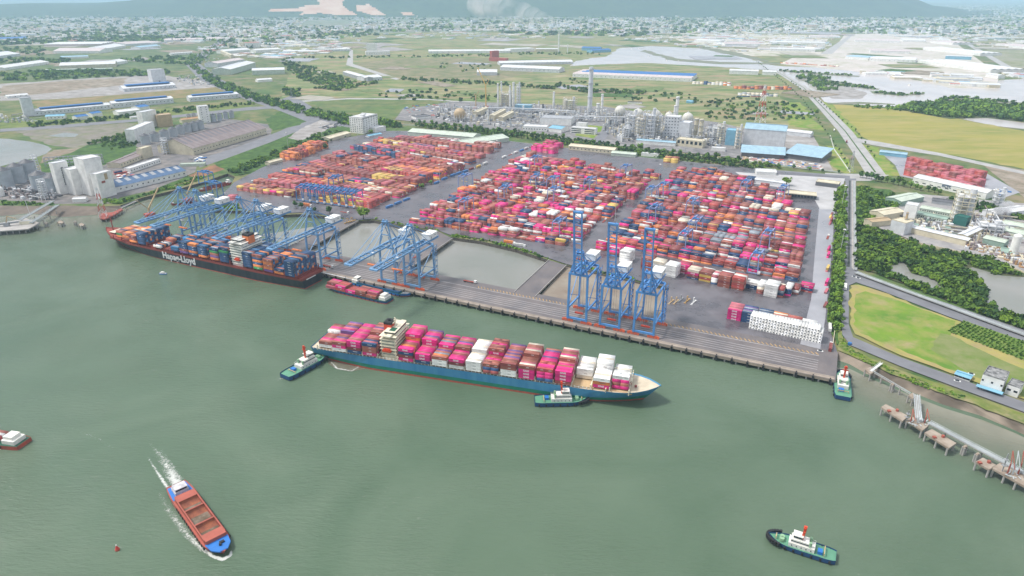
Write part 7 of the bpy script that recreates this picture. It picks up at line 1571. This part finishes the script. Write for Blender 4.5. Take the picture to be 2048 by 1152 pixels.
wood('mangrove_wood', [[(1714, 376), (1775, 384), (1790, 398), (1800, 412), (1770, 436), (1716, 448)]], 150, 3.6, 5, 50, .95, m_leaf, 2, 'bushy scrub between the fence road and the right plant')
wood('roadside_wood', [[(1900, 398), (2048, 425), (2048, 445), (1960, 425), (1890, 408)]], 90, 4.5, 6, 40, 1.2, m_leafd, 3, 'dark trees behind the right plant')
wood('shore_wood', [[(1780, 216), (1850, 206), (1910, 202), (2048, 214), (2048, 244), (1970, 234), (1900, 236), (1830, 226)], [(1590, 150), (1660, 156), (1650, 162), (1600, 160)], [(1620, 168), (1660, 170), (1670, 180), (1636, 182)]], 420, 9, 9, 24, 2.6, m_leaf, 4, 'low mangrove wood by the far inlet')
wood('islet_scrub', [[(1560, 139), (1640, 146), (1720, 152), (1718, 154), (1640, 150), (1560, 143)], [(1740, 182), (1800, 188), (1850, 186), (1848, 189), (1800, 192), (1745, 187)], [(1880, 196), (1930, 194), (2048, 206), (2048, 209), (1930, 199), (1885, 200)], [(1700, 213), (1780, 214), (1800, 222), (1720, 216)], [(1600, 160), (1700, 166), (1760, 178), (1756, 180), (1620, 168)]], 260, 5, 5, 18, 1.8, m_leafd, 31, 'ragged scrub on the mud islets of the inlet')
wood('roadside_wood', [[(372, 128), (392, 112), (440, 82), (452, 88), (420, 112), (396, 132), (440, 162), (520, 192), (600, 214), (700, 236), (790, 246), (800, 256), (700, 252), (600, 228), (500, 200), (420, 168)]], 620, 6, 9, 26, 1.9, m_leafd, 5, 'continuous dark trees along the boulevard')
wood('scrub_wood', [[(560, 120), (600, 126), (640, 140), (700, 160), (720, 168), (640, 172), (600, 160), (575, 140)], [(620, 178), (720, 165), (760, 166), (680, 182)], [(560, 176), (600, 180), (600, 196), (570, 190)]], 380, 7, 7, 22, 2.2, m_leafd, 6, 'dark scrub wood beyond the boulevard')
wood('scrub_wood', [[(470, 350), (455, 343), (500, 325), (560, 300), (640, 268), (700, 262), (690, 276), (600, 300), (545, 322)], [(172, 288), (270, 262), (275, 290), (225, 300)]], 330, 3.6, 5, 34, 1.0, m_leaf, 7, 'green scrub between the grain warehouse and the left block')
wood('bank_scrub', [[(0, 404), (110, 407), (110, 411), (0, 411)], [(200, 402), (260, 398), (350, 370), (405, 350), (410, 356), (350, 378), (282, 394), (240, 409), (200, 409)], [(432, 406), (480, 410), (480, 420), (432, 418)]], 150, 2.4, 3.2, 34, .8, m_leaf, 8, 'scrub along the river bank at the left')
wood('bank_scrub', [[(905, 474), (960, 482), (1030, 498), (1096, 520), (1098, 517), (1030, 494), (960, 478), (905, 470)], [(750, 439), (800, 451), (875, 462), (875, 460), (800, 448), (750, 437)], [(1150, 531), (1200, 545), (1268, 561), (1268, 557), (1200, 542), (1150, 528)]], 130, 1.6, 2.0, 26, .6, m_leaf, 9, 'narrow scrub on the yard edge of the basins')
wood('hedge_trees', [[(55, 248), (180, 240), (300, 226), (400, 214), (500, 205), (510, 209), (400, 220), (300, 232), (180, 246), (55, 256)]], 170, 4.5, 6, 26, 1.4, m_leafd, 10, 'dark tree row along the side road at the left')
wood('field_scrub', [[(700, 185), (880, 180), (1000, 190), (980, 205), (800, 200)], [(1130, 150), (1200, 172), (1140, 178)], [(1380, 195), (1480, 195), (1640, 215), (1640, 240), (1420, 240)], [(1225, 180), (1380, 186), (1380, 206), (1225, 200)], [(880, 125), (1000, 130), (960, 145), (880, 142)]], 300, 5.5, 5, 20, 1.8, m_leafd, 11, 'scattered dark bushes in the dry fields')
wood('tree_row', [[(800, 156), (860, 158), (1000, 166), (1110, 176), (1110, 180), (1000, 172), (860, 164), (800, 160)], [(1110, 168), (1180, 180), (1300, 184), (1300, 188), (1180, 188), (1110, 174)], [(560, 116), (690, 114), (980, 110), (980, 113), (690, 117), (560, 119)], [(1020, 106), (1200, 106), (1200, 110), (1020, 110)]], 320, 6, 7, 20, 2.0, m_leafd, 12, 'dark tree belts crossing the dry fields')
vp = []
base_ = [crown_np(300 + i, 18, 1.3, 2.2, .55) for i in range(4)]; pa, pb, pc, pd = P(1897, 664), P(1928, 645), P(2120, 712), P(2120, 750)
for i in range(15):
    f = i / 14; a_ = (pa[0] + (pb[0] - pa[0]) * f, pa[1] + (pb[1] - pa[1]) * f); b_ = (pd[0] + (pc[0] - pd[0]) * f, pd[1] + (pc[1] - pd[1]) * f); n_ = int(math.dist(a_, b_) / 3.1)
    for k in range(n_):
        q = base_[(i + k) % 4] * rt.uniform(.7, 1.25); g_ = k / n_; q = q + np.array([a_[0] + (b_[0] - a_[0]) * g_ + rt.uniform(-.4, .4), a_[1] + (b_[1] - a_[1]) * g_ + rt.uniform(-.4, .4), 0]); vp.append(q)
vp = np.concatenate(vp).reshape(-1, 3); mb = MB(); mb.v = vp.tolist(); mb.f = [(4 * i, 4 * i + 1, 4 * i + 2, 4 * i + 3) for i in range(len(vp) // 4)]; mb.m = [0] * len(mb.f)
mb.build('plantation', m_leaf, label='rows of small dark saplings in the plantation', kind='stuff')
wood('bank_grass', [[(1684, 668), (1692, 692), (1740, 722), (1860, 770), (1930, 795), (1925, 800), (1850, 776), (1736, 728), (1684, 700), (1676, 690)]], 300, 1.2, 1.0, 20, .45, m_leafb, 14, 'bright weeds on the embankment', jit=.3)
wood('fence_hedge', [[(1668, 384), (1689, 384), (1686, 520), (1680, 640), (1672, 668), (1656, 640), (1660, 600), (1670, 500)]], 430, 2.8, 3.6, 26, .75, m_leafb, 21, 'bushy undergrowth beneath the trees of the east fence strip')
wood('roadside_wood', [[(822, 244), (1050, 266), (1250, 294), (1500, 325), (1560, 334), (1560, 340), (1500, 338), (1250, 309), (1050, 280), (836, 257)]], 560, 3.6, 5.6, 26, .95, m_leafd, 22, 'unbroken dark hedge of roadside trees between yard and plant')
far_p = [[(0, 118), (170, 120), (100, 130), (0, 132)], [(0, 150), (90, 142), (340, 142), (345, 150), (90, 160), (0, 162)], [(240, 118), (400, 112), (380, 130), (260, 124)], [(0, 96), (90, 94), (90, 112), (0, 108)]]
wood('distant_wood', far_p, 420, 9, 9, 16, 3.2, m_leafd, 15, 'distant dark tree masses around the left warehouses')

# ---- the town: thousands of small houses and tree clumps, too many to count
rn = np.random.RandomState(9)
def noise2(x, y): return .5 + .25 * (math.sin(x * .013 + 1.7 * math.sin(y * .11)) + math.sin(y * .31 + x * .021)) 
def scatter(polys, n, seed, thr):
    rr = random.Random(seed); out = []
    for p, w_ in polys:
        xs = [q[0] for q in p]; ys = [q[1] for q in p]; k = int(n * w_); tries = 0
        while k > 0 and tries < 90000:
            tries += 1; x, y = rr.uniform(min(xs), max(xs)), rr.uniform(min(ys), max(ys))
            if inside(p, x, y) and rr.random() < max(0.03, noise2(x, y) - thr): out.append((x, y)); k -= 1
    return out
TP = [([(-60, 40), (330, 34), (620, 40), (560, 66), (450, 76), (300, 78), (-60, 80)], .34), ([(450, 60), (700, 52), (760, 70), (600, 84), (470, 100), (440, 92)], .10), ([(700, 44), (1000, 44), (1140, 40), (1160, 60), (1000, 62), (720, 64)], .14),
      ([(1120, 42), (1500, 38), (1700, 44), (1700, 64), (1300, 68), (1130, 66)], .22), ([(1680, 40), (2110, 36), (2110, 72), (1900, 72), (1700, 66)], .16), ([(1880, 12), (2110, 8), (2110, 36), (1880, 38)], .07), ([(-60, 22), (700, 24), (1100, 30), (1700, 30), (1880, 34), (1700, 44), (1000, 44), (330, 36), (-60, 42)], .12)]
pts = scatter(TP, 10500, 4, .05)
hm = [W_['white'], W_['roofw'], W_['pgrey'], W_['pink'], W_['red'], W_['cream'], W_['sky'], W_['grey']]
mb = MB(); rr = random.Random(2)
for (x, y) in pts:
    p = P(x, y); s_ = rr.uniform(9, 22) * (1 if rr.random() < .88 else 2.8); a = rr.uniform(0, 1.57); mi = rr.choice([0, 0, 0, 1, 1, 2, 2, 3, 4, 5, 5, 6, 7])
    mb.box(*p, 0, s_ * rr.uniform(1, 1.8), s_, rr.uniform(4, 12) if rr.random() < .96 else 28, a, rr.choice([0, 5, 2]), mi)
for (x, y) in scatter([([(330, 76), (660, 72), (700, 100), (560, 118), (450, 112)], .26), ([(1150, 66), (1700, 66), (1650, 100), (1480, 104), (1350, 92)], .40), ([(1700, 66), (2060, 70), (2060, 104), (1900, 82)], .14), ([(700, 66), (1130, 64), (1130, 76), (700, 84)], .06), ([(0, 78), (440, 76), (430, 88), (0, 92)], .08), ([(2000, 150), (2060, 150), (2060, 158)], .02), ([(1700, 142), (1900, 170), (1990, 176), (1950, 150)], .04)], 1150, 6, .1):
    p = P(x, y); s_ = rr.choice([10, 14, 18, 26, 42]) * rr.uniform(.8, 1.2); mb.box(*p, 0, s_ * rr.uniform(1, 2.6), s_, rr.uniform(4, 10), QA + rr.choice([0, 1.57, .3]), rr.choice([0, 5, 2]), rr.choice([0, 0, 1, 1, 2, 3, 3, 4, 5, 6, 7]))
mb.build('town_houses', hm, label='far town of countless small white, grey and red roofed houses', kind='stuff')
wood('town_trees', [q for q, _ in TP] + [[(-60, 78), (440, 74), (440, 82), (-60, 92)], [(1000, 62), (1320, 66), (1320, 74), (1000, 70)]], 4200, 17, 9, 7, 9.0, m_leafd, 16, 'dark tree cover between the far houses')
# ---- hills closing the view
prof = [(-400, 150), (0, 130), (200, 150), (330, 230), (420, 330), (560, 380), (700, 430), (900, 380), (1050, 360), (1300, 420), (1500, 440), (1640, 400), (1760, 270), (1815, 200), (1860, 105), (1900, 70), (1940, 12), (1990, 0), (2500, 0)]
def pv(x):
    for (a, b), (c, d) in zip(prof, prof[1:]):
        if a <= x <= c: return b + (d - b) * (x - a) / (c - a)
    return 0
scar = [[(520, 20), (590, 17), (608, 12), (640, 8), (632, -6), (690, -6), (684, 10), (700, 22), (716, 30), (672, 30), (640, 26), (600, 30), (610, 22), (560, 24)], [(712, 12), (735, 8), (752, 18), (772, 30), (745, 30), (715, 22)], [(800, 24), (822, 24), (828, 30), (806, 30)]]
nx_, ny_ = 760, 60; mb = MB(); Y0, Y1 = 9600.0, 13800.0; vs = []
rng = np.random.RandomState(4); wv_ = [(rng.uniform(.0006, .004), rng.uniform(.0006, .004), rng.uniform(0, 6), rng.uniform(.3, 1)) for _ in range(14)]
for j in range(ny_ + 1):
    for i in range(nx_ + 1):
        xp = -400 + 2900 * i / nx_; Y = Y0 + (Y1 - Y0) * j / ny_; dd = (Y * CP + CAMH * SP); X = (xp - 1024) / FPX * dd
        f = j / ny_; e = min(1, f / .45); e = e * e * (3 - 2 * e); n_ = sum(a * math.sin(u * X + p_) * math.sin(v * Y + p_ * 2) for u, v, p_, a in wv_) / 5
        vs.append((X, Y, pv(xp) * e * (1 + .28 * n_) * (1 - .3 * max(0, f - .6)) - (.5 if j == 0 else 0)))
fs = []; ms = []
for j in range(ny_):
    for i in range(nx_):
        a = j * (nx_ + 1) + i; q = (a, a + 1, a + nx_ + 2, a + nx_ + 1); c = [sum(vs[k][d] for k in q) / 4 for d in range(3)]; s_ = proj(*c); fs.append(q); ms.append(1 if any(inside(v, s_[0], s_[1]) for v in scar) else 0)
mb.v = vs; mb.f = fs; mb.m = ms
mb.build('hills', [mat3('hill_forest', (.035, .075, .03), (.06, .10, .04), (.025, .055, .03), .002, .008), mat('quarry', (.50, .27, .16), c2=(.60, .42, .30), scale=.004)], kind='structure')
# ================================================================ smoke, steam and haze
def puff(name, spots, dens, lab, colr=(.9, .9, .92), nsc=.012):
    mb = MB()
    for (x, y, z, r, sz) in spots: mb.sphere(x, y, z, r, 14, 9, 0, sz)
    m = bpy.data.materials.new(name + '_volume'); m.use_nodes = True; n = m.node_tree; n.nodes.clear(); o = n.nodes.new('ShaderNodeOutputMaterial'); v = n.nodes.new('ShaderNodeVolumePrincipled')
    v.inputs['Color'].default_value = (*colr, 1); tq = n.nodes.new('ShaderNodeTexCoord'); nq_ = n.nodes.new('ShaderNodeTexNoise'); nq_.inputs['Scale'].default_value = nsc; nq_.inputs['Detail'].default_value = 3; rq_ = n.nodes.new('ShaderNodeMapRange'); rq_.inputs['From Min'].default_value = .42; rq_.inputs['From Max'].default_value = .68; rq_.inputs['To Max'].default_value = dens; n.links.new(tq.outputs['Object'], nq_.inputs['Vector']); n.links.new(nq_.outputs['Fac'], rq_.inputs['Value']); n.links.new(rq_.outputs[0], v.inputs['Density']); v.inputs['Anisotropy'].default_value = .2; n.links.new(v.outputs[0], o.inputs['Volume'])
    mb.build(name, m, label=lab, kind='stuff')
sx, sy = P(1117, 105)
puff('smoke', [(sx - 4 - k * k * 5, sy + k * 40, 106 + k * 13, 9 + k * 9, .9) for k in range(10)], .011, 'pale smoke drifting from the thin far stack')
sx, sy = P(2002, 440)
puff('steam', [(sx, sy, 12, 8, 1), (sx + 7, sy + 6, 17, 9, .9), (sx - 9, sy - 2, 14, 6, .8)], .3, 'white steam over the right plant', nsc=.1)
hz = bpy.data.materials.new('haze_air'); hz.use_nodes = True; n = hz.node_tree; n.nodes.clear(); o = n.nodes.new('ShaderNodeOutputMaterial'); v = n.nodes.new('ShaderNodeVolumePrincipled')
v.inputs['Color'].default_value = (.56, .80, 1.0, 1); v.inputs['Density'].default_value = 6.8e-5; v.inputs['Anisotropy'].default_value = .0
n.links.new(v.outputs[0], o.inputs['Volume'])
mb = MB(); x0, x1, y0, y1, z0, z1 = -62000, 62000, -3000, 81000, -9.5, 760
mb.add([(x0, y0, z0), (x1, y0, z0), (x1, y1, z0), (x0, y1, z0), (x0, y0, z1), (x1, y0, z1), (x1, y1, z1), (x0, y1, z1)], [(0, 3, 2, 1), (4, 5, 6, 7), (0, 1, 5, 4), (1, 2, 6, 5), (2, 3, 7, 6), (3, 0, 4, 7)])
mb.build('haze', hz, kind='stuff', label='pale blue haze filling the far distance')
